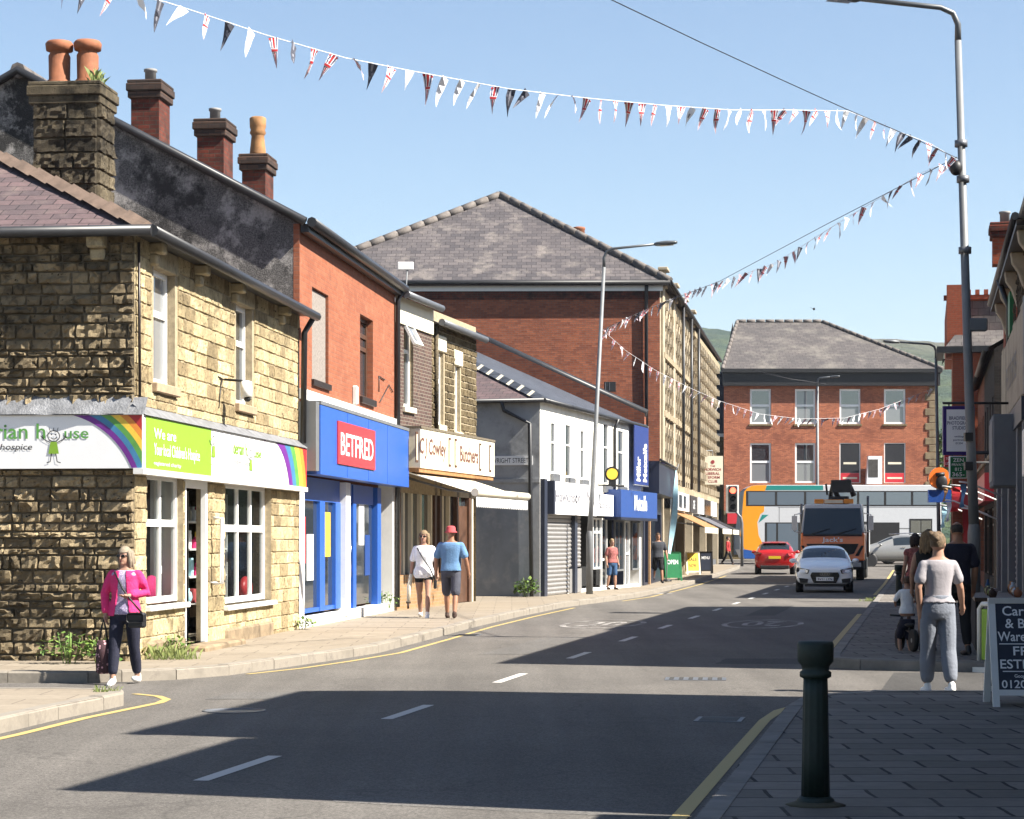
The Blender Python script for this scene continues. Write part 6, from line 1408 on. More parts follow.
MB().use('plastic_black').box(-.62, .62, 1.78, 1.96, .24, .4).build('diffuser', t, bevel=.03); MB().use('car_red').add([(-.56, 1.3, 1.41), (.56, 1.3, 1.41), (.5, 1.58, 1.37), (-.5, 1.58, 1.37), (-.56, 1.3, 1.36), (.56, 1.3, 1.36), (.5, 1.56, 1.34), (-.5, 1.56, 1.34)], [[0, 1, 2, 3], [4, 5, 6, 7], [2, 3, 7, 6], [0, 3, 7, 4], [1, 2, 6, 5]]).build('spoiler', t)
MB().use('red_logo').box(-.16, .16, 1.47, 1.53, 1.36, 1.385).build('brake_light', t); mirrors(t, -.62, .96, .86, 'car_red')
# silver off-roader, side on
SV = [(-2.2, .4, .62, .55, .74, .8, .7, .55, .86, .88), (-2.05, .3, .8, .55, .9, .92, .85, .66, .98, 1.02), (-1.3, .28, .85, .6, .93, 1.0, .9, .7, 1.08, 1.12), (-.95, .28, .85, .6, .93, 1.05, .9, .72, 1.14, 1.16), (-.1, .28, .85, .6, .93, 1.1, .9, .64, 1.58, 1.62), (.7, .28, .85, .6, .93, 1.12, .9, .64, 1.63, 1.66), (1.7, .28, .85, .6, .93, 1.14, .88, .62, 1.56, 1.62), (2.1, .32, .82, .62, .91, 1.12, .84, .64, 1.16, 1.2), (2.22, .42, .72, .6, .82, .9, .78, .6, 1.0, 1.02)]
Yc = 114.5; t = thing('silver_car', 'silver off-road car parked side-on behind the truck at the right', 'car', (PX(887, Yc) + .3, Yc, gz(Yc)), rad(-90))
car_shell(t, SV, 'car_silver', (3, 6), (4, 5))
for x in (-.8, .8):
    for y in (-1.35, 1.33): wheel(t, x, y, .35); arch(t, x * 1.155, y, .35)
for s in (-1, 1): MB().use('chrome').path([(s * .62, -.1, 1.68), (s * .63, .8, 1.73), (s * .6, 1.6, 1.68)], .02, 6).build('roof_rail', t); MB().use('tail_red').box(s * .6, s * .86, 2.0, 2.14, .95, 1.1).build('tail_light', t); MB().use('chrome').box(s * .91, s * .935, .3, .5, .98, 1.02).box(s * .91, s * .935, 1.1, 1.3, .98, 1.02).build('door_handle', t)
mirrors(t, -.8, 1.12, .9, 'car_silver')
# orange truck
Yc = 85.0; t = thing('orange_truck', 'orange and white crane truck coming up behind the white car', 'truck', (PX(832.5, Yc), Yc, gz(Yc)), rad(-10.6))
cb = MB().use('orange_paint').add([(-1.22, -.06, .75), (1.22, -.06, .75), (1.22, 0, 1.85), (-1.22, 0, 1.85), (-1.22, 1.9, .75), (1.22, 1.9, .75), (1.22, 1.9, 1.85), (-1.22, 1.9, 1.85)], [[0, 1, 2, 3], [4, 5, 6, 7], [0, 3, 7, 4], [1, 2, 6, 5], [0, 1, 5, 4], [2, 3, 7, 6]])
cb.build('cab', t, bevel=.07, seg=2)
MB().use('bus_white').add([(-1.22, 0, 1.85), (1.22, 0, 1.85), (1.1, .28, 2.95), (-1.1, .28, 2.95), (-1.22, 1.9, 1.85), (1.22, 1.9, 1.85), (1.12, 1.9, 2.98), (-1.12, 1.9, 2.98)], [[0, 1, 2, 3], [4, 5, 6, 7], [0, 3, 7, 4], [1, 2, 6, 5], [2, 3, 7, 6], [0, 1, 5, 4]]).build('cab_roof', t, bevel=.05, seg=2)
MB().use('glass_car').add([(-1.14, -.045, 1.78), (1.14, -.045, 1.78), (1.05, .2, 2.8), (-1.05, .2, 2.8)], [[0, 1, 2, 3]]).build('windscreen', t); MB().use('glass_car').poly((1.235, .25, 1.9), (1.235, 1.5, 1.9), (1.15, 1.5, 2.75), (1.16, .45, 2.75)).poly((-1.235, .25, 1.9), (-1.235, 1.5, 1.9), (-1.15, 1.5, 2.75), (-1.16, .45, 2.75)).build('side_window', t)
MB().use('plastic_black').box(-1.12, 1.12, -.075, 0, 1.72, 1.79).path([(-.8, -.09, 1.8), (-.1, .02, 2.0)], .02, 6).path([(.2, -.09, 1.8), (.9, .02, 2.0)], .02, 6).build('wiper', t)
MB().use('plastic_black').prism([(-1.0, 1.42), (1.0, 1.42), (.82, 1.05), (.5, .95), (-.5, .95), (-.82, 1.05)], -.085, -.05).prism([(-1.2, 1.35), (-1.1, 1.35), (-.86, .95), (-1.0, .95)], -.085, -.05).prism([(1.2, 1.35), (1.1, 1.35), (.86, .95), (1.0, .95)], -.085, -.05).build('grille', t)
text(t, None, "Jack's", 0, 1.5, .17, 'white_board', -.075, width=.8, bold=.02)
bp = MB().use('plastic_black').box(-1.23, 1.23, -.16, .3, .42, .78).build('bumper', t, bevel=.05)
for s in (-1, 1): MB().use('glass_lamp').box(s * .75, s * 1.1, -.175, -.1, .52, .7).build('headlight', t, bevel=.02); MB().use('white_paint').box(s * 1.36, s * 1.56, -.06, .08, 1.95, 2.5).path([(s * 1.2, .1, 2.6), (s * 1.46, .0, 2.55), (s * 1.46, .0, 1.9), (s * 1.22, .1, 1.85)], .025, 6).build('wing_mirror', t)
MB().use('amber').box(-.72, -.36, .5, .75, 2.98, 3.16).box(.42, .78, .5, .75, 2.98, 3.16).use('cream').box(-.34, .4, .5, .75, 2.98, 3.14).build('beacon_bar', t, bevel=.02)
MB().use('black').box(-.25, .55, 2.1, 2.7, 1.2, 3.3).path([(.15, 2.4, 3.2), (-.1, 2.4, 3.75), (.5, 2.5, 3.9), (.75, 2.5, 3.3)], .12, 8).path([(-.2, 2.5, 3.3), (-.1, 2.6, 3.8), (.3, 2.4, 3.85)], .08, 8).box(-.15, .65, 2.2, 2.6, 3.45, 3.95).path([(-.3, 2.3, 3.35), (-.35, 2.3, 3.8)], .05, 6).build('folded_crane', t, bevel=.02)
MB().use('galv_dark').box(-1.15, 1.15, 1.95, 7.6, .85, 1.05).build('chassis', t); MB().use('bus_white').box(-1.22, 1.25, 2.9, 7.6, 1.05, 2.2).build('tipper_body', t, bevel=.03); MB().use('galv_dark').box(-1.24, 1.27, 2.9, 3.0, 2.2, 2.3).path([(1.3, 1.95, .9), (1.3, 1.95, 3.3)], .05, 6).path([(-1.3, 1.95, .9), (-1.3, 1.95, 3.0)], .05, 6).build('headboard', t)
for x in (-1.03, 1.03):
    for y in (1.0, 4.8, 6.1): wheel(t, x, y, .5, .3, 'galv_dark')
MB().use('plastic_black').box(-1.24, -.8, .4, 1.6, .75, 1.05).box(.8, 1.24, .4, 1.6, .75, 1.05).box(-1.24, -.9, 2.2, 4.0, .4, .85).box(.9, 1.24, 2.2, 4.0, .4, .85).build('mudguard', t, bevel=.03)
# double-deck bus across the junction
Yc = 121.0; zg = gz(Yc); t = thing('double_decker_bus', 'double-decker bus in orange, teal and white crossing the junction', 'bus', (PX(739.5, Yc), Yc, zg))
H_ = PZ(485, Yc) - zg; Lb = 11.1; zz = lambda py: PZ(py, Yc) - zg; uu = lambda px: PX(px, Yc) - PX(739.5, Yc)
prof = [(.25, .3), (Lb - .1, .3), (Lb, .6), (Lb, H_ - .3), (Lb - .35, H_), (.95, H_)] + [(.95 - .72 * math.sin(a), H_ - .55 + .55 * math.cos(a)) for a in (.4, .8, 1.2, 1.57)] + [(.12, 2.6), (.0, 1.6), (.02, .8)]
MB().use('bus_white').prism(prof, 0, 2.5).build('body', t, bevel=.03)
og = MB().use('bus_orange'); pts = [(.27, .82), (.02, 1.6), (.13, 2.62), (.23, H_ - .55), (.27, H_ - .34), (.43, H_ - .17), (.66, H_ - .05), (.95, H_ - .005), (1.5, H_ - .005), (1.4, H_ - .3), (1.35, 2.9), (1.15, 2.75), (.98, 2.3), (1.05, 1.6), (1.35, .95), (1.55, .6), (1.0, .7)]
og.prism(pts, -.006, .0); og.prism([(a, b) for a, b in pts[:9]] + [(1.5, H_ - .3), (.5, 2.5), (.4, 1.0)], 2.5, 2.506).build('livery_panel', t)
MB().use('bus_teal').prism([(1.5, H_ - .02), (4.6, H_ - .02), (4.6, H_ - .28), (1.42, H_ - .28)], -.006, 0).prism([(1.05, 2.28), (1.25, 2.72), (1.6, 2.72), (1.2, 2.4)], -.009, -.003).build('livery_panel', t); MB().use('bus_blue').prism([(.03, .75), (.27, .82), (1.0, .7), (1.55, .55), (1.8, .32), (.28, .31)], -.007, 0).build('livery_panel', t)
def bwin(name, a, b, c, e): w_ = MB().use('glass_bus').box(a, b, -.012, .02, c, e).build(name, t, bevel=.01); return w_
z0, z1 = zz(505), zz(492)
xs = [uu(747), uu(776), uu(805), uu(832), uu(858), uu(885), uu(912), Lb - .15]
MB().use('plastic_black').box(uu(746), Lb - .1, -.008, .01, z0 - .06, z1 + .06).build('window_band', t)
for a, b in zip(xs, xs[1:]): bwin('window', a + .06, b - .06, z0, z1)
z0, z1 = zz(552), zz(523.5); MB().use('plastic_black').box(uu(765), Lb - 2.3, -.008, .01, z0 - .05, z1 + .06).build('window_band', t)
xs = [uu(766), uu(777), uu(799), uu(822), uu(845), uu(868)]
for a, b in zip(xs, xs[1:]): bwin('window', a + .05, b - .05, z0, z1)
d = MB().use('plastic_black').box(Lb - 1.75, Lb - .5, -.012, 0, .4, 2.5).build('door', t); MB().use('glass').box(Lb - 1.68, Lb - 1.15, -.016, -.01, .5, 2.4).box(Lb - 1.1, Lb - .57, -.016, -.01, .5, 2.4).build('pane', d)
ln = MB().use('galv')
for px in (779, 800): ln.box(uu(px), uu(px) + .03, -.004, 0, zz(522), zz(507))
ln.box(uu(778), Lb - .2, -.004, 0, zz(507.5), zz(507)); ln.box(uu(865), uu(920), -.004, 0, zz(529), zz(528)); ln.build('panel_seam', t)
for y in (uu(775) + .3, Lb - 2.9):
    T = Matrix.Translation((y, .12, .5)) @ Matrix.Rotation(math.pi / 2, 4, 'X'); a = MB(T).use('rubber').lathe([(.28, -.1), (.48, -.1), (.5, -.05), (.5, .1), (.47, .14), (.28, .14)], n=24).build('wheel', t); MB(T).use('galv').lathe([(.27, .1), (.27, .13), (.1, .15)], n=16).build('rim', a)
# ------------------------------------------------------------------ people
V = Vector
def person(label, loc, rz, h, skin='skin', hair=('short', 'hair_brown'), top=('cloth_white', .4, .92), bottom=('cloth_navy', 1.0, 0), shoes='shoe_white',
           legs=((12, 8), (-12, 14)), arms=None, male=False, head=(0, 0), glasses=False, lean=0, vox=.011, group=None, fit=1.0, belly=0, sit=False, hipz=.88):
    """faces -y; legs/arms given (left, right), the figure's left being +x; thigh swing and knee bend in degrees"""
    t = thing('person', label, 'person', loc, rz, group); S = h / 1.7
    T = Matrix.Scale(S, 4) @ (Matrix.Translation((0, 0, hipz)) @ Matrix.Rotation(rad(lean), 4, 'X') @ Matrix.Translation((0, 0, -hipz)) if lean else Matrix.Identity(4))
    T0 = Matrix.Scale(S, 4)
    sh = .19 if male else .165; wst = .15 if male else .125; hip = .165 if male else .175
    def torso(mb, g, z0, z1, hb=0):
        prof = [(.80, hip * .8, .10, .0), (.86, hip, .115, .0), (.94, hip * .99, .118, .0), (1.04, wst * 1.04, .098 + belly * .5, -belly * .4), (1.12, wst * 1.03, .098 + belly, -belly * .5), (1.22, (wst + sh) * .5, .108 + belly * .3, -.005), (1.31, sh * .95, .108, 0), (1.38, sh * .98, .092, .005), (1.425, sh * .72, .07, .01), (1.455, .062, .058, .012), (1.53, .054, .056, .0)]
        P = [p for p in prof if z0 <= p[0] <= z1]
        if hb:
            q = [p for p in prof if p[0] <= z0][-1]; P = [(z0, q[1] * 1.0 + .008, q[2] + .008, q[3])] + P
        mb.loft([[V(((rx + g) * math.copysign(abs(math.cos(a)) ** .8, math.cos(a)), (ry + g) * math.copysign(abs(math.sin(a)) ** .85, math.sin(a)) + yo, z)) for a in [6.2832 * k / 20 for k in range(20)]] for z, rx, ry, yo in P])
    # joints
    J = []
    for s, (th, kn) in ((1, legs[0]), (-1, legs[1])):
        a = rad(th); hp = V((s * .096, 0, hipz)); d = V((0, -math.sin(a), -math.cos(a))); k = hp + d * .42; a2 = rad(th - kn); d2 = V((0, -math.sin(a2), -math.cos(a2))); an = k + d2 * .39
        J.append((hp, k, an))
    if not sit:                                # drop or lift so that the lower foot stands on the ground
        dz = .075 - min(j[2].z for j in J); 
    else: dz = 0
    off = Matrix.Translation((0, 0, dz)); T = Matrix.Scale(S, 4) @ off @ (T0.inverted() @ T); T0 = T0 @ off
    AR = []
    for i, s in ((0, 1), (1, -1)):
        e, w = (arms[i] if arms and arms[i] else ((.05, .03, -.27), (.07, -.05, -.52)))
        sp = V((s * (sh - .005), .008, 1.385)); AR.append((sp, sp + V((s * e[0], e[1], e[2])), sp + V((s * w[0], w[1], w[2]))))
    b = MB(T); torso(b, 0, .8, 1.6)
    for sp, e, w in AR: b.limb([sp + V((0, 0, -.03)), sp * .5 + e * .5, e, e * .5 + w * .5, w], [.046, .044, .038, .037, .026] if not male else [.053, .051, .043, .043, .03])
    HR = Matrix.Translation((0, 0, 1.5)) @ Matrix.Rotation(rad(head[0]), 4, 'Z') @ Matrix.Rotation(rad(head[1]), 4, 'X') @ Matrix.Translation((0, 0, -1.5))
    b.T = T @ HR; b.ell((0, .008, 1.605), .075, .094, .1); b.ell((0, -.028, 1.555), .058, .066, .07); b.limb([(0, -.085, 1.61), (0, -.108, 1.575)], [.011, .015], 8); b.ell((0, -.07, 1.515), .03, .03, .024)
    for s in (-1, 1): b.ell((s * .076, .012, 1.585), .012, .022, .032, 8, 6)
    b.T = T0
    for hp, k, an in J: b.limb([hp, hp * .55 + k * .45, k, k * .6 + an * .4, an], [.088, .078, .052, .052, .034])
    # hands
    x = MB(T)
    for i, (sp, e, w) in enumerate(AR):
        d = (w - e).normalized(); sd = V((0, 1, 0)) if abs(d.y) < .8 else V((0, 0, 1)); nrm = d.cross(sd).normalized(); sd = nrm.cross(d).normalized(); c = w + d * .045
        b.T = T; b.limb([w, c + d * .02], [.026, .033], 10); curl = nrm * (-.02 if i == 0 else .02)
        if curl.dot(V((-sp.x, 0, 0))) < 0: curl = -curl
        for q, L_ in ((-.027, .062), (-.009, .072), (.009, .068), (.026, .052)):
            r0 = c + d * .03 + sd * q; x.limb([r0, r0 + d * L_ * .5 + curl * .3, r0 + d * L_ * .9 + curl * 1.2], [.0095, .009, .0075], 7)
        r0 = c + sd * -.028; x.limb([r0, r0 - sd * .02 + d * .025, r0 - sd * .022 + d * .055 + curl * .5], [.012, .011, .009], 7)
    body = solid(b, vox * S, 'body', t, skin, 5, x)
    for s in (-1, 1): MB(T @ HR).use('eye').ell((s * .03, -.083, 1.61), .012, .008, .007, 8, 6).build('eye', t)
    MB(T @ HR).use('lip').ell((0, -.094, 1.543), .02, .008, .007, 8, 6).build('mouth', t)
    if glasses: MB(T @ HR).use('black_gloss').ell((-.032, -.092, 1.607), .028, .01, .021).ell((.032, -.092, 1.607), .028, .01, .021).path([(-.078, .0, 1.61), (-.06, -.082, 1.612), (.06, -.082, 1.612), (.078, .0, 1.61)], .005, 6).build('sunglasses', t)
    # clothes
    if top:
        m, sl, hem = top[:3]; g = .016 * fit; c = MB(T); torso(c, g, hem, 1.44, hem)
        for sp, e, w in AR:
            L1 = (e - sp).length; L2 = (w - e).length; tot = (L1 + L2) * sl
            if sl <= .05: continue
            r0, r1 = (.064, .05) if male else (.056, .044)
            if tot <= L1: en = sp + (e - sp) * (tot / L1); c.limb([sp + V((0, 0, -.02)), (sp + en) / 2 + V((0, 0, -.008)), en], [r0 + .004, r0 + .008, r0 + .012])
            else: en = e + (w - e) * ((tot - L1) / L2); c.limb([sp + V((0, 0, -.02)), (sp + e) / 2, e, en], [r0 - .004, r0 + .008, r1 + .01, .04])
        solid(c, .012 * S, 'top', t, m, 4)
    m, fr, fl = bottom[:3]; c = MB(T0 if not lean else T0); wz = bottom[3] if len(bottom) > 3 else .99
    Pz = [(.79, hip * .82, .105), (.86, hip + .012, .128), (.93, hip + .012, .128), (wz, hip * .97 + .01 if wz < 1.0 else wst + .022, .116)]
    c.loft([[V((rx * math.cos(a), ry * math.sin(a), z - .88 + hipz)) for a in [6.2832 * k / 20 for k in range(20)]] for z, rx, ry in Pz])
    for hp, k, an in J:
        if fr <= .5: en = hp + (k - hp) * (fr / .5); c.limb([hp, (hp + en) / 2, en], [.092, .088 + fl * .3, .07 + fl])
        else: en = k + (an - k) * ((fr - .59) / .5); c.limb([hp, hp * .5 + k * .5, k, k * .5 + en * .5, en], [.094, .086 + fl * .3, .066 + fl * .6, .06 + fl * .9, .05 + fl * .8])
    solid(c, .012 * S, 'trousers' if fr > .7 else 'shorts', t, m, 5)
    for i, (hp, k, an) in enumerate(J):
        pitch = rad(legs[i][0] - legs[i][1]) * .6; FT = T0 @ Matrix.Translation(an) @ Matrix.Rotation(pitch if an.z > .09 else 0, 4, 'X')
        c = MB(FT); c.limb([(0, .03, -.035), (0, -.06, -.042), (0, -.15, -.05)], [.04, .042, .032], 12).limb([(0, .01, .02), (0, .02, -.03)], [.04, .042], 10)
        f_ = solid(c, .01 * S, 'shoe', t, shoes, 3)
    # hair
    kind, hm = hair
    if True:
        c = MB(T @ HR).use(hm)
        def cap(rx, ry, rz_, cy, cz, keep):
            nu, nv = 26, 18; vs = []; fs = []
            for i in range(nv + 1):
                for j in range(nu):
                    p, a = math.pi * i / nv, 6.2832 * j / nu; q = 1 + random.uniform(-.02, .025); vs.append((rx * q * math.sin(p) * math.cos(a), cy + ry * q * math.sin(p) * math.sin(a), cz + rz_ * q * math.cos(p)))
            for i in range(nv):
                for j in range(nu):
                    f = [i * nu + j, i * nu + (j + 1) % nu, (i + 1) * nu + (j + 1) % nu, (i + 1) * nu + j]; m_ = sum((V(vs[k]) for k in f), V()) / 4
                    if keep(m_): fs.append(f)
            c.add(vs, fs, True)
        if kind == 'bald': cap(.0775, .097, .103, .008, 1.606, lambda p: p.y > -.02 and 1.56 < p.z < 1.66)
        elif kind == 'cap': pass
        else: cap(.084, .105, .112, .012, 1.612, lambda p: (p.z > 1.655 and p.y > -.098) or (p.y > -.025 and p.z > (1.56 if kind in ('short', 'bun') else 1.5)))
        if kind in ('long', 'bob'):
            zl = 1.36 if kind == 'long' else 1.47
            for a in [rad(q) for q in range(-25, 206, 21)]:
                p = V((.078 * math.cos(a), .02 + .088 * math.sin(a), 1.64)); c.limb([p, V((p.x * 1.12, p.y * 1.06 + .005, 1.55)), V((p.x * random.uniform(.95, 1.3), p.y + random.uniform(.0, .03), zl + random.uniform(-.03, .04)))], [.026, .028, .014], 8)
        if kind == 'bun':
            c.ell((0, .125, 1.665), .058, .05, .055); c.ell((0.03, .15, 1.69), .035, .03, .035); c.ell((-.03, .145, 1.64), .035, .03, .03)
        if kind == 'cap':
            c.loft([[(rx * math.cos(a), .01 + rx * 1.2 * math.sin(a), z) for a in [6.2832 * k / 18 for k in range(18)]] for z, rx in ((1.60, .118), (1.605, .12), (1.635, .088), (1.69, .084), (1.72, .066), (1.728, .02))])
        c.build('hat' if kind == 'cap' else 'hair', t)
    return t, T
def strap(t, T, pts, m='black', r=.011): return MB(T).use(m).path(pts, r, 6)
def GPp(px, py, z): p = GP(px, py, z); return (p.x, p.y, z)
# lady in pink
t, T = person('lady in a pink cardigan and navy trousers walking past the stone corner with two bags', GPp(125, 684, 0), rad(-8), 1.53, hair=('bob', 'hair_grey'), top=('cloth_print', 0, .88), bottom=('cloth_navy', .97, .012), shoes='shoe_white',
              legs=((-9, 12), (16, 4)), arms=[((.1, .06, -.24), (-.06, -.13, -.27)), ((.1, .0, -.25), (.07, -.06, -.5))], head=(-14, 4), glasses=True, vox=.009)
c = MB(T)                                       # open cardigan
for s in (-1, 1):
    A_ = ((.1, .06, -.24), (-.06, -.13, -.27)) if s == 1 else ((.1, .0, -.25), (.07, -.06, -.5)); sp = V((s * .16, .008, 1.385)); e = sp + V((s * A_[0][0], *A_[0][1:])); w = sp + V((s * A_[1][0], *A_[1][1:])); w = e + (w - e) * .82
    c.limb([sp + V((0, 0, -.015)), (sp + e) / 2, e, w], [.066, .066, .056, .05])
prof = [(.86, .215, .165, .12), (.95, .2, .15, .1), (1.1, .165, .132, .075), (1.25, .182, .138, .055), (1.35, .185, .125, .05), (1.42, .14, .1, .045)]
rings = []
for z, rx, ry, gap in prof:
    R = []
    for k in range(25):
        a = -math.pi / 2 + gap / rx * .9 + (6.2832 - 2 * gap / rx * .9) * k / 24; R.append((rx, ry, a, z))
    rings.append([V((rx * math.cos(a), ry * math.sin(a), z)) for rx, ry, a, z in R] + [V(((rx - .02) * math.cos(a), (ry - .02) * math.sin(a), z)) for rx, ry, a, z in reversed(R)])
c.loft(rings); solid(c, .01, 'cardigan', t, 'cloth_pink', 3)
def at(t, p): bpy.context.view_layer.update(); return t.matrix_world @ p
o = thing('handbag', 'small black shoulder bag worn across the lady in pink', 'handbag', at(t, T @ V((.2, -.14, .72))), rad(-15))
MB().use('black').box(-.1, .1, -.045, .045, -.0, .17).box(-.1, .1, -.055, -.045, .06, .165).build('pouch', o, bevel=.02); M_ = o.matrix_basis
iv = lambda p: (t.matrix_world.inverted() @ p)
bpy.context.view_layer.update(); q = lambda p: o.matrix_world.inverted() @ (t.matrix_world @ (T @ V(p)))
MB().use('black').path([(.06, 0, .16), q((.14, -.17, 1.05)), q((.02, -.16, 1.2)), q((-.1, -.09, 1.4)), q((-.11, .04, 1.44)), q((.02, .14, 1.2)), q((.16, .12, .95)), (-.02, .03, .16)], .011, 6).build('strap', o)
hd = at(t, T @ V((-.245, -.09, .84))); o = thing('tote_bag', 'dark patterned tote bag held low in the hand of the lady in pink', 'bag', hd, rad(-8))
MB().use('bag_print').loft([[V((rx * math.cos(a), ry * math.sin(a), z)) for a in [6.2832 * k / 14 for k in range(14)]] for z, rx, ry in ((-.62, .06, .05), (-.6, .085, .07), (-.4, .09, .075), (-.25, .07, .06))]).build('pouch', o); MB().use('black').path([(-.05, 0, -.27), (-.02, 0, -.1), (0, 0, -.02), (.02, 0, -.1), (.05, 0, -.27)], .011, 6).build('handle', o)
# couple
t, T = person('young woman in white t-shirt and black shorts beside the man in the red hat', GPp(424, 617.5, PV), rad(-4), 1.69, hair=('long', 'hair_fair'), top=('cloth_white', .42, .80), bottom=('cloth_black', .17, .012), legs=((22, 3), (-14, 12)), arms=[((.06, .04, -.26), (.1, -.06, -.5)), ((.07, .05, -.26), (.09, .02, -.52))], head=(-8, 3), glasses=True, fit=1.9)
o = thing('shoulder_bag', 'small black bag hanging on a long strap across the white t-shirt', 'handbag', at(t, T @ V((.22, -.04, .7))), 0); bpy.context.view_layer.update(); q = lambda p: o.matrix_world.inverted() @ (t.matrix_world @ (T @ V(p)))
MB().use('black').box(-.03, .03, -.09, .09, -.1, .06).build('pouch', o, bevel=.015); MB().use('black').path([(0, -.03, .05), q((.14, -.17, .98)), q((0, -.16, 1.18)), q((-.12, -.1, 1.38)), q((-.12, .06, 1.42)), q((0, .15, 1.2)), q((.18, .12, .92)), (0, .05, .05)], .013, 6).build('strap', o)
o = thing('rolled_mat', 'pale bundle held down in the hand of the young woman in white', 'bundle', at(t, T @ V((-.25, -.02, .82))), 0); MB().use('cream').path([(0, 0, .06), (-.03, -.03, -.2), (-.05, -.04, -.48)], [.03, .045, .03], 10).build('bundle', o); MB().use('sandal').path([(-.09, -.04, -.48), (.0, -.04, -.48)], .02, 6).path([(-.05, -.04, -.48), (-.05, -.04, -.6)], .02, 6).build('end_piece', o)
person('man seen from behind in a blue t-shirt, grey shorts and a red bucket hat', GPp(451, 618.5, PV), rad(180 - 6), 1.74, 'skin_tan', ('cap', 'hat_red'), ('cloth_blue', .4, .9), ('cloth_slate', .46, .02), 'sandal', legs=((18, 6), (-14, 10)), arms=[((.09, .0, -.27), (.1, -.07, -.5)), ((.09, .02, -.27), (.13, -.05, -.5))], male=True, fit=1.5)
person('older woman in a patterned top and denim shorts standing by the blue estate shop', (PX(612, 65.5), 65.5, PV), rad(30), 1.5, hair=('short', 'hair_fair'), top=('cloth_rose', .35, .9), bottom=('cloth_denim', .42, .012), shoes='sandal', legs=((6, 4), (-6, 8)), fit=1.3)
person('man in a charcoal t-shirt and black shorts walking towards the camera by the blue flag', (PX(658, 75.5), 75.5, PV), rad(12), 1.72, 'skin_tan', ('short', 'hair_brown'), ('cloth_charcoal', .4, .88), ('cloth_black', .45, .02), 'black', legs=((15, 2), (-12, 22)), arms=[((.09, .0, -.27), (.1, -.12, -.5)), ((.11, .04, -.27), (.14, .0, -.52))], male=True, fit=1.3)
person('person in a red jacket and black trousers crossing near the traffic light', (PX(728, 117), 117, gz(117)), rad(70), 1.58, hair=('short', 'hair_dark'), top=('cloth_red', .95, .86), bottom=('cloth_black', .97, .01), shoes='black', legs=((22, 4), (-20, 16)), vox=.014, fit=1.5)
# people on the right-hand pavement
person('woman seen from behind in a grey t-shirt and pale grey jogging bottoms in the foreground', (PX(938, 22.9), 22.9, 0), rad(180 + 8), 1.665, hair=('bun', 'hair_bun'), top=('cloth_tee', .34, .97), bottom=('cloth_grey', .96, .03, 1.05), shoes='shoe_white', legs=((7, 4), (-7, 8)), arms=[((.07, .03, -.26), (.03, -.02, -.5)), ((.09, -.02, -.26), (.16, -.16, -.44))], head=(-38, 2), vox=.008, fit=.55)
person('man with a shaved head and a dark shirt beyond the foreground woman', (PX(957, 28.2), 28.2, PV), rad(195), 1.70, 'skin_tan', ('bald', 'hair_dark'), ('cloth_navy', .4, .9), ('cloth_black', .97, .01), 'black', legs=((5, 4), (-5, 6)), male=True, head=(-20, 12))
person('woman with long fair hair in a black sleeveless top beyond the foreground woman', (PX(928, 29.0), 29.0, PV), rad(160), 1.60, hair=('long', 'hair_blond'), top=('cloth_black', 0, .92), bottom=('cloth_black', .22, .015), shoes='sandal', legs=((6, 4), (-8, 8)), head=(-10, 18), arms=[((.06, .0, -.27), (.08, -.1, -.5)), ((.09, -.02, -.26), (.08, -.16, -.42))])
person('dark-haired woman in a patterned dress farther along the right pavement', (PX(915, 39.5), 39.5, PV), rad(188), 1.58, hair=('bob', 'hair_dark'), top=('cloth_rose', .1, .88), bottom=('cloth_black', .45, .04), shoes='sandal', legs=((8, 4), (-8, 8)))
# child on a balance bike
xc, yc = PX(907, 29.3), 29.3; rb_ = rad(188)
t, T = person('small child in a white t-shirt and dark shorts sitting on a balance bike', (xc, yc, PV), rb_, .98, hair=('short', 'hair_brown'), top=('cloth_white', .5, .86), bottom=('cloth_navy', .4, .03), shoes='black', legs=((38, 52), (30, 66)), arms=[((.1, -.08, -.22), (.02, -.32, -.3)), ((.1, -.08, -.22), (.02, -.32, -.3))], sit=True, hipz=.62, lean=0, vox=.013)
o = thing('balance_bike', 'black balance bike ridden by the small child', 'balance bike', (xc, yc, PV), rb_)
def ring(mb, y, r, w):
    T_ = Matrix.Translation((0, y, r)) @ Matrix.Rotation(math.pi / 2, 4, 'Y'); mb.T = T_; mb.lathe([(r * .76, -w), (r * .96, -w), (r, 0), (r * .96, w), (r * .76, w)], n=22); mb.T = None
for y in (-.3, .27):
    w_ = MB().use('rubber'); ring(w_, y, .15, .028); wo2 = w_.build('wheel', o); MB(Matrix.Translation((0, y, .15)) @ Matrix.Rotation(math.pi / 2, 4, 'Y')).use('galv').lathe([(.02, -.03), (.115, -.012), (.115, .012), (.02, .03)], n=16).build('rim', wo2)
MB().use('black').path([(0, .27, .15), (0, .12, .26), (0, -.18, .3), (0, -.24, .36)], .02, 8).path([(0, .1, .26), (0, .13, .33)], .016, 8).path([(.04, -.3, .15), (.04, -.25, .33), (0, -.22, .44)], .014, 6).path([(-.04, -.3, .15), (-.04, -.25, .33), (0, -.22, .44)], .014, 6).build('frame', o)
MB().use('black').ell((0, .1, .35), .06, .11, .025).build('saddle', o); MB().use('black').path([(-.17, -.19, .47), (0, -.22, .46), (.17, -.19, .47)], .014, 8).build('handlebar', o)
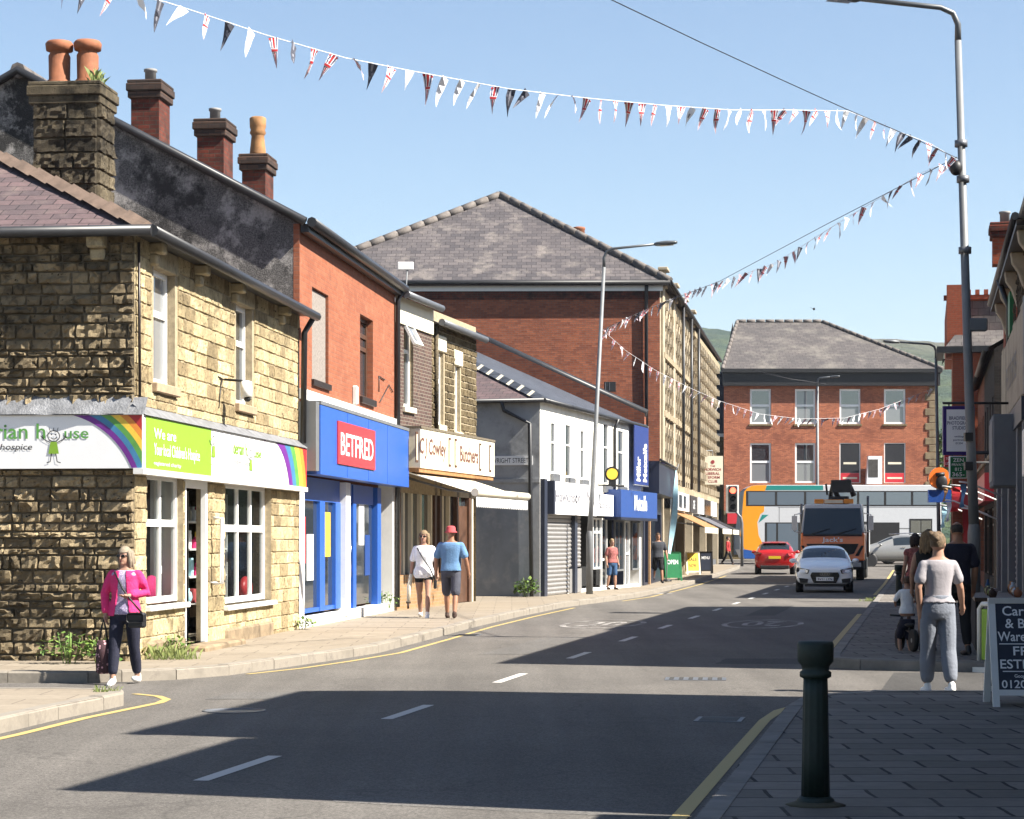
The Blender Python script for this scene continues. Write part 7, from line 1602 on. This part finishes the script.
# ------------------------------------------------------------------ light, sky, camera
SUN_E = rad(44.8); SUN_DIR = Vector(((1 - .33 ** 2) ** .5 * math.cos(SUN_E), -.33 * math.cos(SUN_E), math.sin(SUN_E)))
L = bpy.data.lights.new('sun', 'SUN'); L.energy = 5.0; L.angle = rad(.5); L.color = (1.0, .94, .84)
lo = bpy.data.objects.new('sun', L); COL.objects.link(lo); lo.rotation_euler = SUN_DIR.to_track_quat('Z', 'Y').to_euler(); lo.location = (60, -10, 80)
w = bpy.data.worlds.new('World'); SC.world = w; w.use_nodes = True; nt = w.node_tree; nt.nodes.clear()
sky = nt.nodes.new('ShaderNodeTexSky'); sky.sky_type = 'NISHITA'; sky.sun_disc = False
sky.sun_elevation = SUN_E; sky.sun_rotation = math.atan2(SUN_DIR.x, SUN_DIR.y); sky.air_density = 1.0; sky.dust_density = .6; sky.ozone_density = 2.2
bg = nt.nodes.new('ShaderNodeBackground'); bg.inputs[1].default_value = .052; wo = nt.nodes.new('ShaderNodeOutputWorld')
nt.links.new(sky.outputs[0], bg.inputs[0]); nt.links.new(bg.outputs[0], wo.inputs[0])
cam = bpy.data.cameras.new('camera'); co = bpy.data.objects.new('camera', cam); COL.objects.link(co)
cam.sensor_width = 36; cam.lens = K / 1024 * 36; cam.shift_x = 0; cam.shift_y = (CY - 409.5) / 1024; cam.clip_end = 12000; cam.clip_start = .2
co.location = (0, 0, CAMH); co.rotation_euler = (rad(90), 0, 0); SC.camera = co
vs_ = SC.view_settings; vs_.view_transform = 'Standard'; vs_.look = 'None'; vs_.exposure = 1.72; vs_.gamma = 1; vs_.use_curve_mapping = False
SC.cycles.max_bounces = 6; SC.cycles.diffuse_bounces = 3; SC.cycles.glossy_bounces = 3; SC.cycles.transparent_max_bounces = 12; SC.cycles.use_denoising = True
SC.cycles.sample_clamp_indirect = 6
# thin summer haze round the whole place
t = bpy.data.materials.new('haze'); t.use_nodes = True; n = t.node_tree; n.nodes.clear()
pv = n.nodes.new('ShaderNodeVolumePrincipled'); pv.inputs['Color'].default_value = (.80, .88, 1, 1); pv.inputs['Density'].default_value = .00012; pv.inputs['Anisotropy'].default_value = .2
n.links.new(pv.outputs[0], n.nodes.new('ShaderNodeOutputMaterial').inputs['Volume'])
MATS['haze'] = t
stuff(MB().use('haze').box(-1500, 1500, -60, 2600, -2, 215).build('haze'))
SC.cycles.volume_step_rate = 1; SC.cycles.volume_bounces = 0
